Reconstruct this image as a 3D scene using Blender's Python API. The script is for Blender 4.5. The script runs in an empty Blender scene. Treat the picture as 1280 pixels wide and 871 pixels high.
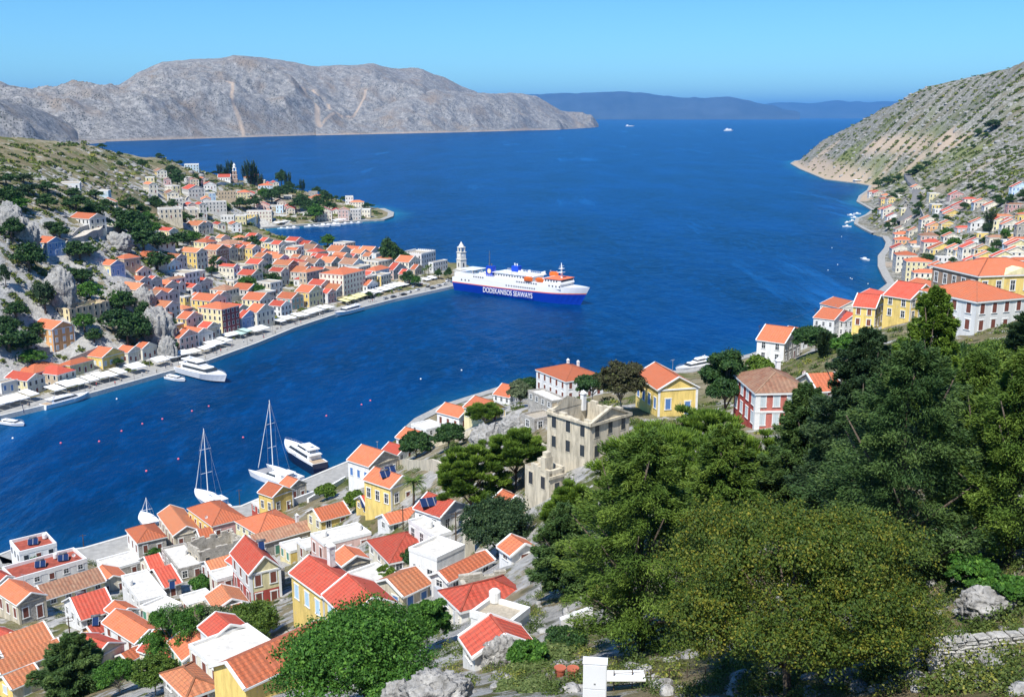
import bpy, math, random
import numpy as np
from mathutils import Vector, Matrix
# ------------------------------------------------------------------ camera, sky, sun, exposure
SC = bpy.context.scene
COL = SC.collection
CAMZ, PITCH, FPX = 110.0, math.atan(290.0/1280.0), 1280.0
cam = bpy.data.cameras.new('camera'); cam.lens = 36.0; cam.sensor_width = 36.0
cam.clip_start = 0.5; cam.clip_end = 400000.0
camo = bpy.data.objects.new('camera', cam); COL.objects.link(camo)
camo.location = (0, 0, CAMZ); camo.rotation_euler = (math.pi/2-PITCH, 0, 0)
SC.camera = camo
SUN_EL = math.radians(56); SUN_XY = (-0.42, -0.91)
sdir = Vector((SUN_XY[0]*math.cos(SUN_EL), SUN_XY[1]*math.cos(SUN_EL), math.sin(SUN_EL))).normalized()
W = bpy.data.worlds.new('World'); SC.world = W; W.use_nodes = True
wn = W.node_tree; wn.nodes.clear()
sky = wn.nodes.new('ShaderNodeTexSky'); sky.sky_type = 'NISHITA'; sky.sun_disc = False
sky.sun_elevation = SUN_EL; sky.sun_rotation = math.atan2(sdir.x, sdir.y)
sky.air_density = 1.0; sky.dust_density = 0.0; sky.ozone_density = 4.0; sky.altitude = 300
gam = wn.nodes.new('ShaderNodeHueSaturation'); gam.inputs['Saturation'].default_value = 1.12
tint = wn.nodes.new('ShaderNodeMix'); tint.data_type = 'RGBA'; tint.blend_type = 'MULTIPLY'
tint.inputs['Factor'].default_value = 1.0; tint.inputs['B'].default_value = (0.40, 0.67, 0.82, 1)
bg = wn.nodes.new('ShaderNodeBackground'); bg.inputs['Strength'].default_value = 0.135
wo = wn.nodes.new('ShaderNodeOutputWorld')
wn.links.new(sky.outputs[0], gam.inputs['Color']); wn.links.new(gam.outputs[0], tint.inputs['A'])
wn.links.new(tint.outputs['Result'], bg.inputs['Color']); wn.links.new(bg.outputs[0], wo.inputs['Surface'])
sl = bpy.data.lights.new('sun', 'SUN'); sl.energy = 4.8; sl.angle = math.radians(0.53); sl.color = (1.0, 0.955, 0.88)
so = bpy.data.objects.new('sun', sl); COL.objects.link(so); so.rotation_euler = sdir.to_track_quat('Z', 'Y').to_euler()
so.location = (0, -50, 400)
SC.view_settings.view_transform = 'Standard'; SC.view_settings.look = 'None'
SC.view_settings.exposure = 0.47; SC.view_settings.gamma = 1.0
SC.render.engine = 'CYCLES'
SC.cycles.max_bounces = 5; SC.cycles.diffuse_bounces = 2; SC.cycles.glossy_bounces = 2
SC.cycles.transmission_bounces = 2; SC.cycles.volume_bounces = 0; SC.cycles.transparent_max_bounces = 4
SC.cycles.use_denoising = True
SC.cycles.caustics_reflective = False; SC.cycles.caustics_refractive = False

# ------------------------------------------------------------------ image -> world helpers (initial survey of the place)
cp, sp = math.cos(PITCH), math.sin(PITCH)
def ray(px, py):
    u = (px-640.0)/FPX; v = (435.5-py)/FPX
    return (u, cp+v*sp, -sp+v*cp)
def KZ(px, py, z):
    r = ray(px, py); t = (z-CAMZ)/r[2]; return (r[0]*t, r[1]*t, z)
def KY(px, py, Y):
    r = ray(px, py); t = Y/r[1]; return (r[0]*t, Y, CAMZ+r[2]*t)
def KW(px, Y, z):
    return ((px-640)/1280.0*Y*1.02, Y, z)
def proj(x, y, z):
    dz = z-CAMZ; d = y*cp-dz*sp; return (640+FPX*x/d, 435.5-FPX*(y*sp+dz*cp)/d, d)

# ------------------------------------------------------------------ numpy noise
def _h(ix, iy, iz, seed):
    n = (ix.astype(np.int64)*374761393+iy.astype(np.int64)*668265263+iz.astype(np.int64)*2147483647+seed*974634777) & 0xffffffff
    n = ((n ^ (n >> 13))*1274126177) & 0xffffffff
    n = ((n ^ (n >> 16))*2246822519) & 0xffffffff
    return ((n ^ (n >> 15)) & 0xffffff)/float(0xffffff)
def vnoise(x, y, z=None, seed=0):
    x = np.asarray(x, float); y = np.asarray(y, float)
    z = np.zeros_like(x) if z is None else np.asarray(z, float)
    ix, iy, iz = np.floor(x), np.floor(y), np.floor(z)
    fx, fy, fz = x-ix, y-iy, z-iz
    fx, fy, fz = [f*f*(3-2*f) for f in (fx, fy, fz)]
    r = 0
    for a in (0, 1):
        for b in (0, 1):
            for c in (0, 1):
                r = r+_h(ix+a, iy+b, iz+c, seed)*(fx if a else 1-fx)*(fy if b else 1-fy)*(fz if c else 1-fz)
    return r*2-1
def fbm(x, y, z=None, o=4, seed=0, ridged=False):
    r = 0; a = 1.0; s = 1.0
    for i in range(o):
        n = vnoise(np.asarray(x)*s+i*17.3, np.asarray(y)*s-i*9.1, None if z is None else np.asarray(z)*s, seed+i)
        r = r+a*((1-2*np.abs(n)) if ridged else n); a *= .5; s *= 2.03
    return r

# ------------------------------------------------------------------ materials
MATS = {}
def nt(name):
    m = bpy.data.materials.new(name); m.use_nodes = True
    n = m.node_tree; n.nodes.clear()
    o = n.nodes.new('ShaderNodeOutputMaterial'); b = n.nodes.new('ShaderNodeBsdfPrincipled')
    n.links.new(b.outputs[0], o.inputs[0]); return m, n, b, o
def node(n, t, **k):
    x = n.nodes.new(t)
    for a, v in k.items():
        if a.startswith('i_'):
            x.inputs[a[2:].replace('_', ' ')].default_value = v
        else: setattr(x, a, v)
    return x
def ramp(n, pts):
    r = n.nodes.new('ShaderNodeValToRGB'); e = r.color_ramp.elements
    while len(e) < len(pts): e.new(0.5)
    for i, (p, c) in enumerate(pts):
        e[i].position = p; e[i].color = (c[0], c[1], c[2], 1) if not isinstance(c, (int, float)) else (c, c, c, 1)
    return r
def mat(name, col, rough=0.8, metal=0.0, var=0.12, scale=0.6, spec=0.3, bump=0.0, bscale=8.0, emit=None):
    if name in MATS: return MATS[name]
    m, n, b, o = nt(name)
    b.inputs['Roughness'].default_value = rough; b.inputs['Metallic'].default_value = metal
    b.inputs['Specular IOR Level'].default_value = spec
    g = n.nodes.new('ShaderNodeNewGeometry')
    if var > 0:
        no = node(n, 'ShaderNodeTexNoise', i_Scale=scale, i_Detail=5.0, i_Roughness=0.65)
        n.links.new(g.outputs['Position'], no.inputs['Vector'])
        r = ramp(n, [(0.3, [c*(1-var) for c in col]), (0.7, [min(1, c*(1+var*0.6)) for c in col])])
        n.links.new(no.outputs['Fac'], r.inputs['Fac']); n.links.new(r.outputs['Color'], b.inputs['Base Color'])
    else: b.inputs['Base Color'].default_value = (col[0], col[1], col[2], 1)
    if bump > 0:
        nb = node(n, 'ShaderNodeTexNoise', i_Scale=bscale, i_Detail=6.0)
        n.links.new(g.outputs['Position'], nb.inputs['Vector'])
        bp = node(n, 'ShaderNodeBump', i_Strength=bump, i_Distance=0.3)
        n.links.new(nb.outputs['Fac'], bp.inputs['Height']); n.links.new(bp.outputs[0], b.inputs['Normal'])
    MATS[name] = m; return m
def plaster(name, col, var=.12):
    if name in MATS: return MATS[name]
    m, n, b, o = nt(name); b.inputs['Roughness'].default_value = .92; b.inputs['Specular IOR Level'].default_value = .12
    g = n.nodes.new('ShaderNodeNewGeometry'); mp = node(n, 'ShaderNodeMapping'); mp.inputs['Scale'].default_value = (1, 1, .22); n.links.new(g.outputs['Position'], mp.inputs['Vector'])
    n1 = node(n, 'ShaderNodeTexNoise', i_Scale=1.1, i_Detail=6.0, i_Roughness=.7); n.links.new(mp.outputs[0], n1.inputs['Vector'])
    n2 = node(n, 'ShaderNodeTexNoise', i_Scale=.55, i_Detail=7.0, i_Roughness=.7); n.links.new(g.outputs['Position'], n2.inputs['Vector'])
    r1 = ramp(n, [(.33, 1-var*1.9), (.56, 1.0)]); n.links.new(n1.outputs['Fac'], r1.inputs['Fac'])
    r2 = ramp(n, [(.60, 0), (.64, var*2.2)]); n.links.new(n2.outputs['Fac'], r2.inputs['Fac'])
    a = node(n, 'ShaderNodeMix', data_type='RGBA', blend_type='MULTIPLY'); a.inputs['Factor'].default_value = 1; a.inputs['A'].default_value = (*col, 1); n.links.new(r1.outputs['Color'], a.inputs['B'])
    c = node(n, 'ShaderNodeMix', data_type='RGBA'); n.links.new(a.outputs['Result'], c.inputs['A']); c.inputs['B'].default_value = (.50, .46, .40, 1); n.links.new(r2.outputs['Color'], c.inputs['Factor'])
    oi = n.nodes.new('ShaderNodeObjectInfo'); vr = ramp(n, [(0, .86), (1, 1.06)]); n.links.new(oi.outputs['Random'], vr.inputs['Fac'])
    d = node(n, 'ShaderNodeMix', data_type='RGBA', blend_type='MULTIPLY'); d.inputs['Factor'].default_value = 1; n.links.new(c.outputs['Result'], d.inputs['A']); n.links.new(vr.outputs['Color'], d.inputs['B'])
    n.links.new(d.outputs['Result'], b.inputs['Base Color']); MATS[name] = m; return m
def stone_mat(name, c1, c2, scale=2.0, bump=0.6, mortar=(0.5, 0.47, 0.42)):
    if name in MATS: return MATS[name]
    m, n, b, o = nt(name); b.inputs['Roughness'].default_value = .92; b.inputs['Specular IOR Level'].default_value = .15
    g = n.nodes.new('ShaderNodeNewGeometry')
    v = node(n, 'ShaderNodeTexVoronoi', i_Scale=scale); v2 = node(n, 'ShaderNodeTexVoronoi', i_Scale=scale, feature='DISTANCE_TO_EDGE')
    mp = node(n, 'ShaderNodeMapping'); mp.inputs['Scale'].default_value = (1, 1, 1.6)
    n.links.new(g.outputs['Position'], mp.inputs['Vector'])
    n.links.new(mp.outputs[0], v.inputs['Vector']); n.links.new(mp.outputs[0], v2.inputs['Vector'])
    sx = n.nodes.new('ShaderNodeSeparateColor'); n.links.new(v.outputs['Color'], sx.inputs[0])
    r = ramp(n, [(0, c1), (1, c2)]); n.links.new(sx.outputs[0], r.inputs['Fac'])
    no = node(n, 'ShaderNodeTexNoise', i_Scale=.7, i_Detail=5.0); n.links.new(g.outputs['Position'], no.inputs['Vector'])
    mx = node(n, 'ShaderNodeMix', data_type='RGBA'); n.links.new(r.outputs['Color'], mx.inputs['A']); mx.inputs['B'].default_value = (*mortar, 1)
    e = ramp(n, [(0.02, 1), (0.09, 0)]); n.links.new(v2.outputs['Distance'], e.inputs['Fac']); n.links.new(e.outputs['Color'], mx.inputs['Factor'])
    m2 = node(n, 'ShaderNodeMix', data_type='RGBA', blend_type='MULTIPLY'); m2.inputs['Factor'].default_value = .75
    nr = ramp(n, [(0.3, .6), (0.65, 1.0)]); n.links.new(no.outputs['Fac'], nr.inputs['Fac'])
    n.links.new(mx.outputs['Result'], m2.inputs['A']); n.links.new(nr.outputs['Color'], m2.inputs['B']); n.links.new(m2.outputs['Result'], b.inputs['Base Color'])
    bp = node(n, 'ShaderNodeBump', i_Strength=bump, i_Distance=0.15); n.links.new(v2.outputs['Distance'], bp.inputs['Height']); n.links.new(bp.outputs[0], b.inputs['Normal'])
    MATS[name] = m; return m
def roof_mat(name, c1, c2, c3, stripe=0.7):
    if name in MATS: return MATS[name]
    m, n, b, o = nt(name); b.inputs['Roughness'].default_value = .85; b.inputs['Specular IOR Level'].default_value = .2
    uv = n.nodes.new('ShaderNodeUVMap'); uv.uv_map = 'UVMap'
    br = node(n, 'ShaderNodeTexBrick', offset=0.5)
    br.inputs['Scale'].default_value = 1.0; br.inputs['Brick Width'].default_value = 0.45; br.inputs['Row Height'].default_value = 0.4
    br.inputs['Mortar Size'].default_value = 0.03; br.inputs['Color1'].default_value = (*c1, 1); br.inputs['Color2'].default_value = (*c2, 1); br.inputs['Mortar'].default_value = (*[c*.55 for c in c3], 1)
    n.links.new(uv.outputs[0], br.inputs['Vector'])
    no = node(n, 'ShaderNodeTexNoise', i_Scale=0.9, i_Detail=6.0, i_Roughness=.7)
    g = n.nodes.new('ShaderNodeNewGeometry'); n.links.new(g.outputs['Position'], no.inputs['Vector'])
    rr = ramp(n, [(0.35, 0), (0.7, 1)]); n.links.new(no.outputs['Fac'], rr.inputs['Fac'])
    mx = node(n, 'ShaderNodeMix', data_type='RGBA'); n.links.new(rr.outputs['Color'], mx.inputs['Factor'])
    n.links.new(br.outputs['Color'], mx.inputs['A']); mx.inputs['B'].default_value = (*c3, 1)
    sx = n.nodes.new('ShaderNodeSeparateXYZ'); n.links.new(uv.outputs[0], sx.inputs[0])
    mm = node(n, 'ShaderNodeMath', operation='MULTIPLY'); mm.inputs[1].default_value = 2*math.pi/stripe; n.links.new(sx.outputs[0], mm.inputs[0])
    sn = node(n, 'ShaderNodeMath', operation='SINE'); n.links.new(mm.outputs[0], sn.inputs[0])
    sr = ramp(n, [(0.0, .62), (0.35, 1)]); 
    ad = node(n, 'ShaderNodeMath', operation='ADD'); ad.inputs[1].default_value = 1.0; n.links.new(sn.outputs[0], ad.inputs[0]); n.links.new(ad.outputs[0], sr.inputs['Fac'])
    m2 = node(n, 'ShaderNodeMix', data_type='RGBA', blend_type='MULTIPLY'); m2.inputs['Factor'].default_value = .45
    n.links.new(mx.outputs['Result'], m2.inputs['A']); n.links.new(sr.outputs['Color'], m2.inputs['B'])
    oi = n.nodes.new('ShaderNodeObjectInfo'); vr = ramp(n, [(0, .68), (1, 1.12)]); n.links.new(oi.outputs['Random'], vr.inputs['Fac'])
    sp_ = node(n, 'ShaderNodeTexNoise', i_Scale=2.6, i_Detail=7.0, i_Roughness=.75); n.links.new(g.outputs['Position'], sp_.inputs['Vector'])
    lr = ramp(n, [(.60, 0), (.68, .55)]); n.links.new(sp_.outputs['Fac'], lr.inputs['Fac'])
    m3 = node(n, 'ShaderNodeMix', data_type='RGBA'); n.links.new(m2.outputs['Result'], m3.inputs['A']); m3.inputs['B'].default_value = (.36, .27, .19, 1); n.links.new(lr.outputs['Color'], m3.inputs['Factor'])
    m4 = node(n, 'ShaderNodeMix', data_type='RGBA', blend_type='MULTIPLY'); m4.inputs['Factor'].default_value = 1.0; n.links.new(m3.outputs['Result'], m4.inputs['A']); n.links.new(vr.outputs['Color'], m4.inputs['B'])
    n.links.new(m4.outputs['Result'], b.inputs['Base Color'])
    bp = node(n, 'ShaderNodeBump', i_Strength=0.5, i_Distance=0.08); n.links.new(sn.outputs[0], bp.inputs['Height']); n.links.new(bp.outputs[0], b.inputs['Normal'])
    MATS[name] = m; return m
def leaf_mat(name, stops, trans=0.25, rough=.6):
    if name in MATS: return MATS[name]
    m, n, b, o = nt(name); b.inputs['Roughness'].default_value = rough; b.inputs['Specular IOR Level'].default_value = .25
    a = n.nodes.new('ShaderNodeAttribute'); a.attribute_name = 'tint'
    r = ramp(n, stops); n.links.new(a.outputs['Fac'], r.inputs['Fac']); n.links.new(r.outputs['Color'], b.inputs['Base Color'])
    t = n.nodes.new('ShaderNodeBsdfTranslucent'); n.links.new(r.outputs['Color'], t.inputs['Color'])
    mx = n.nodes.new('ShaderNodeMixShader'); mx.inputs[0].default_value = trans
    n.links.new(b.outputs[0], mx.inputs[1]); n.links.new(t.outputs[0], mx.inputs[2]); n.links.new(mx.outputs[0], o.inputs[0])
    MATS[name] = m; return m

# ------------------------------------------------------------------ mesh helpers
def tag(o, label=None, cat=None, group=None, kind=None):
    if label: o['label'] = label
    if cat: o['category'] = cat
    if group: o['group'] = group
    if kind: o['kind'] = kind
    return o
def empty(name, loc=(0, 0, 0), rz=0.0):
    o = bpy.data.objects.new(name, None); COL.objects.link(o); o.location = loc; o.rotation_euler = (0, 0, rz)
    o.empty_display_size = 0.5; return o
class MB:
    def __init__(s): s.v = []; s.f = []; s.m = []; s.uv = []; s.hasuv = False
    def quad(s, pts, m=0, uv=None):
        k = len(s.v); s.v += [tuple(p) for p in pts]; s.f.append(tuple(range(k, k+len(pts)))); s.m.append(m)
        s.uv.append(uv); s.hasuv = s.hasuv or uv is not None; return s
    def box(s, x0, x1, y0, y1, z0, z1, m=0, bottom=True):
        p = [(x0, y0, z0), (x1, y0, z0), (x1, y1, z0), (x0, y1, z0), (x0, y0, z1), (x1, y0, z1), (x1, y1, z1), (x0, y1, z1)]
        k = len(s.v); s.v += p
        fs = [(0, 1, 5, 4), (1, 2, 6, 5), (2, 3, 7, 6), (3, 0, 4, 7), (4, 5, 6, 7)]+([(3, 2, 1, 0)] if bottom else [])
        for f in fs: s.f.append(tuple(k+i for i in f)); s.m.append(m); s.uv.append(None)
        return s
    def bar(s, a, b, w, h=None, m=0, up=(0, 0, 1)):
        a = Vector(a); b = Vector(b); d = (b-a)
        if d.length < 1e-6: return s
        d.normalize(); h = w if h is None else h
        sd = d.cross(Vector(up))
        if sd.length < 1e-3: sd = Vector((1, 0, 0))
        sd.normalize(); u = sd.cross(d)
        k = len(s.v)
        for p in (a, b):
            for (i, j) in ((-1, -1), (1, -1), (1, 1), (-1, 1)): s.v.append(tuple(p+sd*(i*w/2)+u*(j*h/2)))
        for f in ((0, 1, 5, 4), (1, 2, 6, 5), (2, 3, 7, 6), (3, 0, 4, 7), (3, 2, 1, 0), (4, 5, 6, 7)):
            s.f.append(tuple(k+i for i in f)); s.m.append(m); s.uv.append(None)
        return s
    def tube(s, pts, rad, n=8, m=0, caps=True):
        rings = []
        P = [Vector(p) for p in pts]
        for i, p in enumerate(P):
            d = (P[min(i+1, len(P)-1)]-P[max(i-1, 0)]).normalized()
            a = d.cross(Vector((0, 0, 1)))
            if a.length < 1e-2: a = Vector((1, 0, 0))
            a.normalize(); b = d.cross(a); r = rad[i] if isinstance(rad, (list, tuple)) else rad
            k = len(s.v); s.v += [tuple(p+a*(r*math.cos(2*math.pi*j/n))+b*(r*math.sin(2*math.pi*j/n))) for j in range(n)]; rings.append(k)
        for i in range(len(rings)-1):
            for j in range(n):
                s.f.append((rings[i]+j, rings[i]+(j+1) % n, rings[i+1]+(j+1) % n, rings[i+1]+j)); s.m.append(m); s.uv.append(None)
        if caps:
            s.f.append(tuple(rings[0]+j for j in range(n))[::-1]); s.m.append(m); s.uv.append(None)
            s.f.append(tuple(rings[-1]+j for j in range(n))); s.m.append(m); s.uv.append(None)
        return s
    def lathe(s, c, prof, n=12, m=0):
        rings = []
        for (r, z) in prof:
            k = len(s.v); s.v += [(c[0]+r*math.cos(2*math.pi*j/n), c[1]+r*math.sin(2*math.pi*j/n), c[2]+z) for j in range(n)]; rings.append(k)
        for i in range(len(rings)-1):
            for j in range(n):
                s.f.append((rings[i]+j, rings[i]+(j+1) % n, rings[i+1]+(j+1) % n, rings[i+1]+j)); s.m.append(m); s.uv.append(None)
        s.f.append(tuple(rings[-1]+j for j in range(n))); s.m.append(m); s.uv.append(None)
        return s
    def build(s, name, mats, parent=None, smooth=False, loc=None):
        me = bpy.data.meshes.new(name); me.from_pydata(s.v, [], s.f)
        for mm in (mats if isinstance(mats, (list, tuple)) else [mats]): me.materials.append(mm)
        me.polygons.foreach_set('material_index', s.m)
        if smooth: me.polygons.foreach_set('use_smooth', [True]*len(s.f))
        if s.hasuv:
            ul = me.uv_layers.new(name='UVMap'); arr = []
            for f, u in zip(s.f, s.uv): arr += [c for q in (u if u else [(0, 0)]*len(f)) for c in q]
            ul.data.foreach_set('uv', arr)
        me.update()
        o = bpy.data.objects.new(name, me); COL.objects.link(o)
        if parent is not None: o.parent = parent
        if loc: o.location = loc
        return o
def fastmesh(name, V, F, mats, tint=None, smooth=False):
    V = np.asarray(V, np.float32); F = np.asarray(F, np.int32); k = F.shape[1]
    me = bpy.data.meshes.new(name); me.vertices.add(len(V)); me.vertices.foreach_set('co', V.ravel())
    me.loops.add(F.size); me.loops.foreach_set('vertex_index', F.ravel())
    me.polygons.add(len(F)); me.polygons.foreach_set('loop_start', np.arange(0, F.size, k, dtype=np.int32))
    if smooth: me.polygons.foreach_set('use_smooth', np.ones(len(F), bool))
    me.update(calc_edges=True)
    for mm in (mats if isinstance(mats, (list, tuple)) else [mats]): me.materials.append(mm)
    if tint is not None:
        a = me.attributes.new('tint', 'FLOAT', 'POINT'); a.data.foreach_set('value', np.asarray(tint, np.float32))
    return me
def link(name, me, parent=None, loc=None, rz=0, sc=None):
    o = bpy.data.objects.new(name, me); COL.objects.link(o)
    if parent is not None: o.parent = parent
    if loc is not None: o.location = loc
    if rz: o.rotation_euler = (0, 0, rz)
    if sc is not None: o.scale = sc if isinstance(sc, (tuple, list)) else (sc, sc, sc)
    return o
# ------------------------------------------------------------------ terrain model
coastA_px = [(-260, 590), (-120, 558), (0, 525), (58, 511), (121, 494), (202, 471), (260, 455), (320, 433), (366, 414), (417, 397), (493, 377), (560, 362), (577, 358),
             (600, 352), (602, 341), (585, 332), (555, 328), (520, 324), (470, 316), (430, 312), (380, 305), (335, 295), (318, 289), (324, 286.5), (345, 285), (400, 281), (440, 278),
             (480, 276), (491, 272), (492, 267), (480, 262), (430, 254), (380, 244), (330, 238), (300, 234), (260, 226), (230, 222), (200, 221), (100, 215), (0, 210), (-300, 205)]
coastB_px = [(-330, 830), (-150, 760), (0, 702), (25, 692), (60, 700), (107, 693), (165, 676), (215, 655), (240, 648), (303, 640), (345, 622), (383, 606), (437, 583), (470, 568), (500, 546), (520, 528), (553, 511),
             (625, 488), (680, 480), (760, 472), (860, 467), (940, 446), (1000, 425), (1060, 395), (1110, 357), (1104, 348), (1098, 335), (1098, 322), (1106, 312), (1108, 305), (1103, 297),
             (1090, 293), (1078, 287), (1068, 281), (1070, 275), (1082, 270), (1090, 264), (1082, 259), (1071, 253), (1074, 246), (1084, 239), (1087, 233), (1071, 230), (1031, 225), (1000, 212), (988, 205), (994, 201.5),
             (1015, 199), (1050, 195), (1120, 190), (1300, 186), (1600, 185)]
coastA = [KZ(x, y, 0)[:2] for x, y in coastA_px]+[(-2500, 1700), (-2500, 200), (-420, 250)]
coastB = [KZ(x, y, 0)[:2] for x, y in coastB_px]+[(3500, 2600), (3000, -300), (-500, -300)]
def inside(P, x, y):
    r = np.zeros(x.shape, bool); n = len(P)
    for i in range(n):
        (x0, y0), (x1, y1) = P[i], P[(i+1) % n]
        c = ((y0 > y) != (y1 > y))
        if y1 != y0: r ^= c & (x < (x1-x0)*(y-y0)/(y1-y0)+x0)
    return r
def pdist(P, x, y):
    d = np.full(x.shape, 1e12); n = len(P)
    for i in range(n):
        (x0, y0), (x1, y1) = P[i], P[(i+1) % n]; ex, ey = x1-x0, y1-y0; L = ex*ex+ey*ey
        t = np.clip(((x-x0)*ex+(y-y0)*ey)/L, 0, 1); dd = (x-x0-t*ex)**2+(y-y0-t*ey)**2; d = np.minimum(d, dd)
    return np.sqrt(d)
def sdist(x, y):
    a = pdist(coastA, x, y)*np.where(inside(coastA, x, y), 1, -1)
    b = pdist(coastB, x, y)*np.where(inside(coastB, x, y), 1, -1)
    return np.maximum(a, b)
C = []
for q in [(640, 871, 50), (400, 871, 78), (250, 871, 105), (100, 871, 140), (0, 860, 150), (-150, 860, 150), (800, 871, 46), (1000, 871, 46), (1230, 860, 38), (1400, 860, 35),
          (600, 810, 82), (600, 770, 100), (700, 830, 68), (760, 860, 50), (300, 850, 108), (410, 775, 128), (340, 765, 150), (500, 715, 150), (200, 800, 160), (100, 800, 165), (40, 780, 180), (20, 830, 160),
          (150, 760, 190), (230, 730, 205), (60, 730, 212), (280, 690, 230), (400, 690, 198), (460, 640, 208), (560, 680, 165), (640, 700, 140), (340, 645, 255), (380, 625, 275), (200, 690, 245),
          (560, 620, 185), (520, 560, 300), (560, 545, 290), (600, 540, 262), (625, 510, 300), (650, 530, 230), (640, 600, 165), (700, 600, 140), (700, 520, 195), (740, 570, 150), (800, 520, 190), (850, 520, 188), (900, 520, 190),
          (965, 545, 145), (900, 600, 115), (800, 700, 90), (700, 700, 105), (1050, 540, 130), (1150, 540, 110), (1250, 540, 100), (1100, 700, 72), (1250, 700, 52), (1200, 640, 68), (950, 690, 80),
          (970, 462, 255), (1050, 425, 245), (1100, 415, 232), (1150, 410, 220), (1215, 420, 172), (1280, 402, 185), (1240, 400, 195), (1400, 420, 150)]:
    C.append(KY(*q))
for q in [(750, 300, 28), (850, 300, 32), (1000, 340, 26), (1100, 320, 40), (1100, 420, 24), (1200, 300, 58), (1250, 380, 48), (1150, 480, 18), (950, 380, 10), (1400, 250, 75), (1500, 400, 90), (1500, 700, 130), (1700, 1000, 200),
          (1100, 2500, 70), (1300, 2400, 130), (1500, 1600, 220)]:
    C.append(KW(*q))
C += [(0, 0, 104), (60, 0, 108), (-60, 0, 102), (0, 25, 90), (20, 25, 92), (-22, 25, 87), (38, 18, 97), (0, -80, 125), (250, -50, 140), (-250, 0, 70), (-300, -100, 90), (500, 0, 190), (-150, 60, 45), (900, 300, 220)]
for q in [(0, 500, 2), (60, 482, 3), (100, 472, 3), (150, 458, 3), (210, 445, 3.5), (270, 428, 3.5), (330, 408, 3), (400, 388, 3), (470, 366, 3), (540, 350, 3), (580, 345, 2),
          (30, 430, 16), (80, 432, 12), (60, 380, 28), (100, 400, 22), (140, 402, 17), (200, 402, 14), (180, 365, 22), (240, 392, 11), (60, 325, 42), (0, 400, 27), (0, 330, 46), (0, 280, 61), (110, 295, 50), (60, 270, 60),
          (110, 240, 66), (0, 220, 78), (0, 183, 90), (60, 183, 87), (130, 186, 78), (100, 210, 74), (-200, 185, 95), (-200, 300, 70), (-200, 450, 25), (200, 197, 61), (235, 213, 47), (180, 240, 48), (150, 262, 50), (180, 290, 38), (240, 300, 27), (150, 340, 33), (230, 333, 24), (280, 333, 18), (260, 372, 11),
          (320, 355, 9), (320, 312, 16), (360, 324, 10), (380, 350, 6), (300, 300, 18), (420, 332, 5), (480, 332, 4), (440, 322, 4), (280, 284, 18), (250, 272, 25), (220, 266, 32), (270, 252, 23), (300, 264, 10),
          (300, 241, 24), (330, 252, 15), (340, 241, 17), (380, 254, 11), (400, 247, 12), (430, 257, 6), (450, 264, 3), (265, 230, 33), (290, 233, 26), (340, 272, 4), (400, 270, 4)]:
    C.append(KZ(*q))
for q in [(1023, 188, 1900), (1043, 171, 1900), (1074, 150, 1900), (1111, 132, 1950), (1162, 107, 2000), (1190, 112, 1750), (1238, 88, 1600), (1280, 82, 1500), (1400, 50, 1500), (1130, 190, 1500), (1200, 160, 1450), (1250, 190, 1000), (1180, 230, 1050), (1120, 216, 1500), (1060, 207, 1900),
          (1100, 240, 1450), (1150, 252, 1150), (1130, 290, 850), (1160, 300, 780), (1200, 320, 650), (1250, 300, 640), (1270, 330, 480), (1200, 347, 480), (1150, 354, 600), (1350, 260, 650), (1350, 160, 1000), (1230, 250, 850), (1270, 225, 800), (1100, 260, 1230), (1130, 310, 760), (1095, 258, 1260)]:
    C.append(KY(*q))
C = np.array(C); CS = 12.0
def _phi(dx, dy): return np.sqrt(dx*dx+dy*dy+CS*CS)
nC = len(C)
A = np.zeros((nC+3, nC+3)); A[:nC, :nC] = _phi(C[:, 0][:, None]-C[:, 0][None], C[:, 1][:, None]-C[:, 1][None])
A[:nC, :nC] -= np.eye(nC)*2.0
A[:nC, nC] = 1; A[:nC, nC+1] = C[:, 0]/1000; A[:nC, nC+2] = C[:, 1]/1000; A[nC:, :nC] = A[:nC, nC:].T
WT = np.linalg.solve(A, np.concatenate([C[:, 2], [0, 0, 0]]))
def TH(x, y, detail=True):
    x = np.atleast_1d(np.asarray(x, float)); y = np.atleast_1d(np.asarray(y, float)); sh = x.shape; x = x.ravel(); y = y.ravel()
    h = np.zeros(x.shape)
    for s in range(0, len(x), 40000):
        e = slice(s, s+40000); h[e] = _phi(x[e][:, None]-C[:, 0][None], y[e][:, None]-C[:, 1][None]) @ WT[:nC]+WT[nC]+WT[nC+1]*x[e]/1000+WT[nC+2]*y[e]/1000
    d = sdist(x, y); r = np.hypot(x, y)
    if detail:
        wild = np.clip((r-60)/250, 0.15, 1)*np.clip((d-10)/60, 0, 1)
        big = np.clip((r-900)/500, 0, 1)*np.clip((d-10)/80, 0, 1)
        h = h+wild*1.3*fbm(x/14, y/14, o=4, seed=3)+big*(3.0*fbm(x/120, y/120, o=5, seed=8, ridged=True)-2)
    lim = 1.2+np.maximum(0, d-12.5)*0.95
    z = np.minimum(np.maximum(h, 1.2), lim)
    z = np.where(d > 1.0, z, np.where(d > -1.0, 1.2*(d+1)/2*1.0+(-0.9)*(1-(d+1)/2), np.maximum(-9.0, -0.9+(d+1)*.45)))
    return z.reshape(sh)
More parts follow.
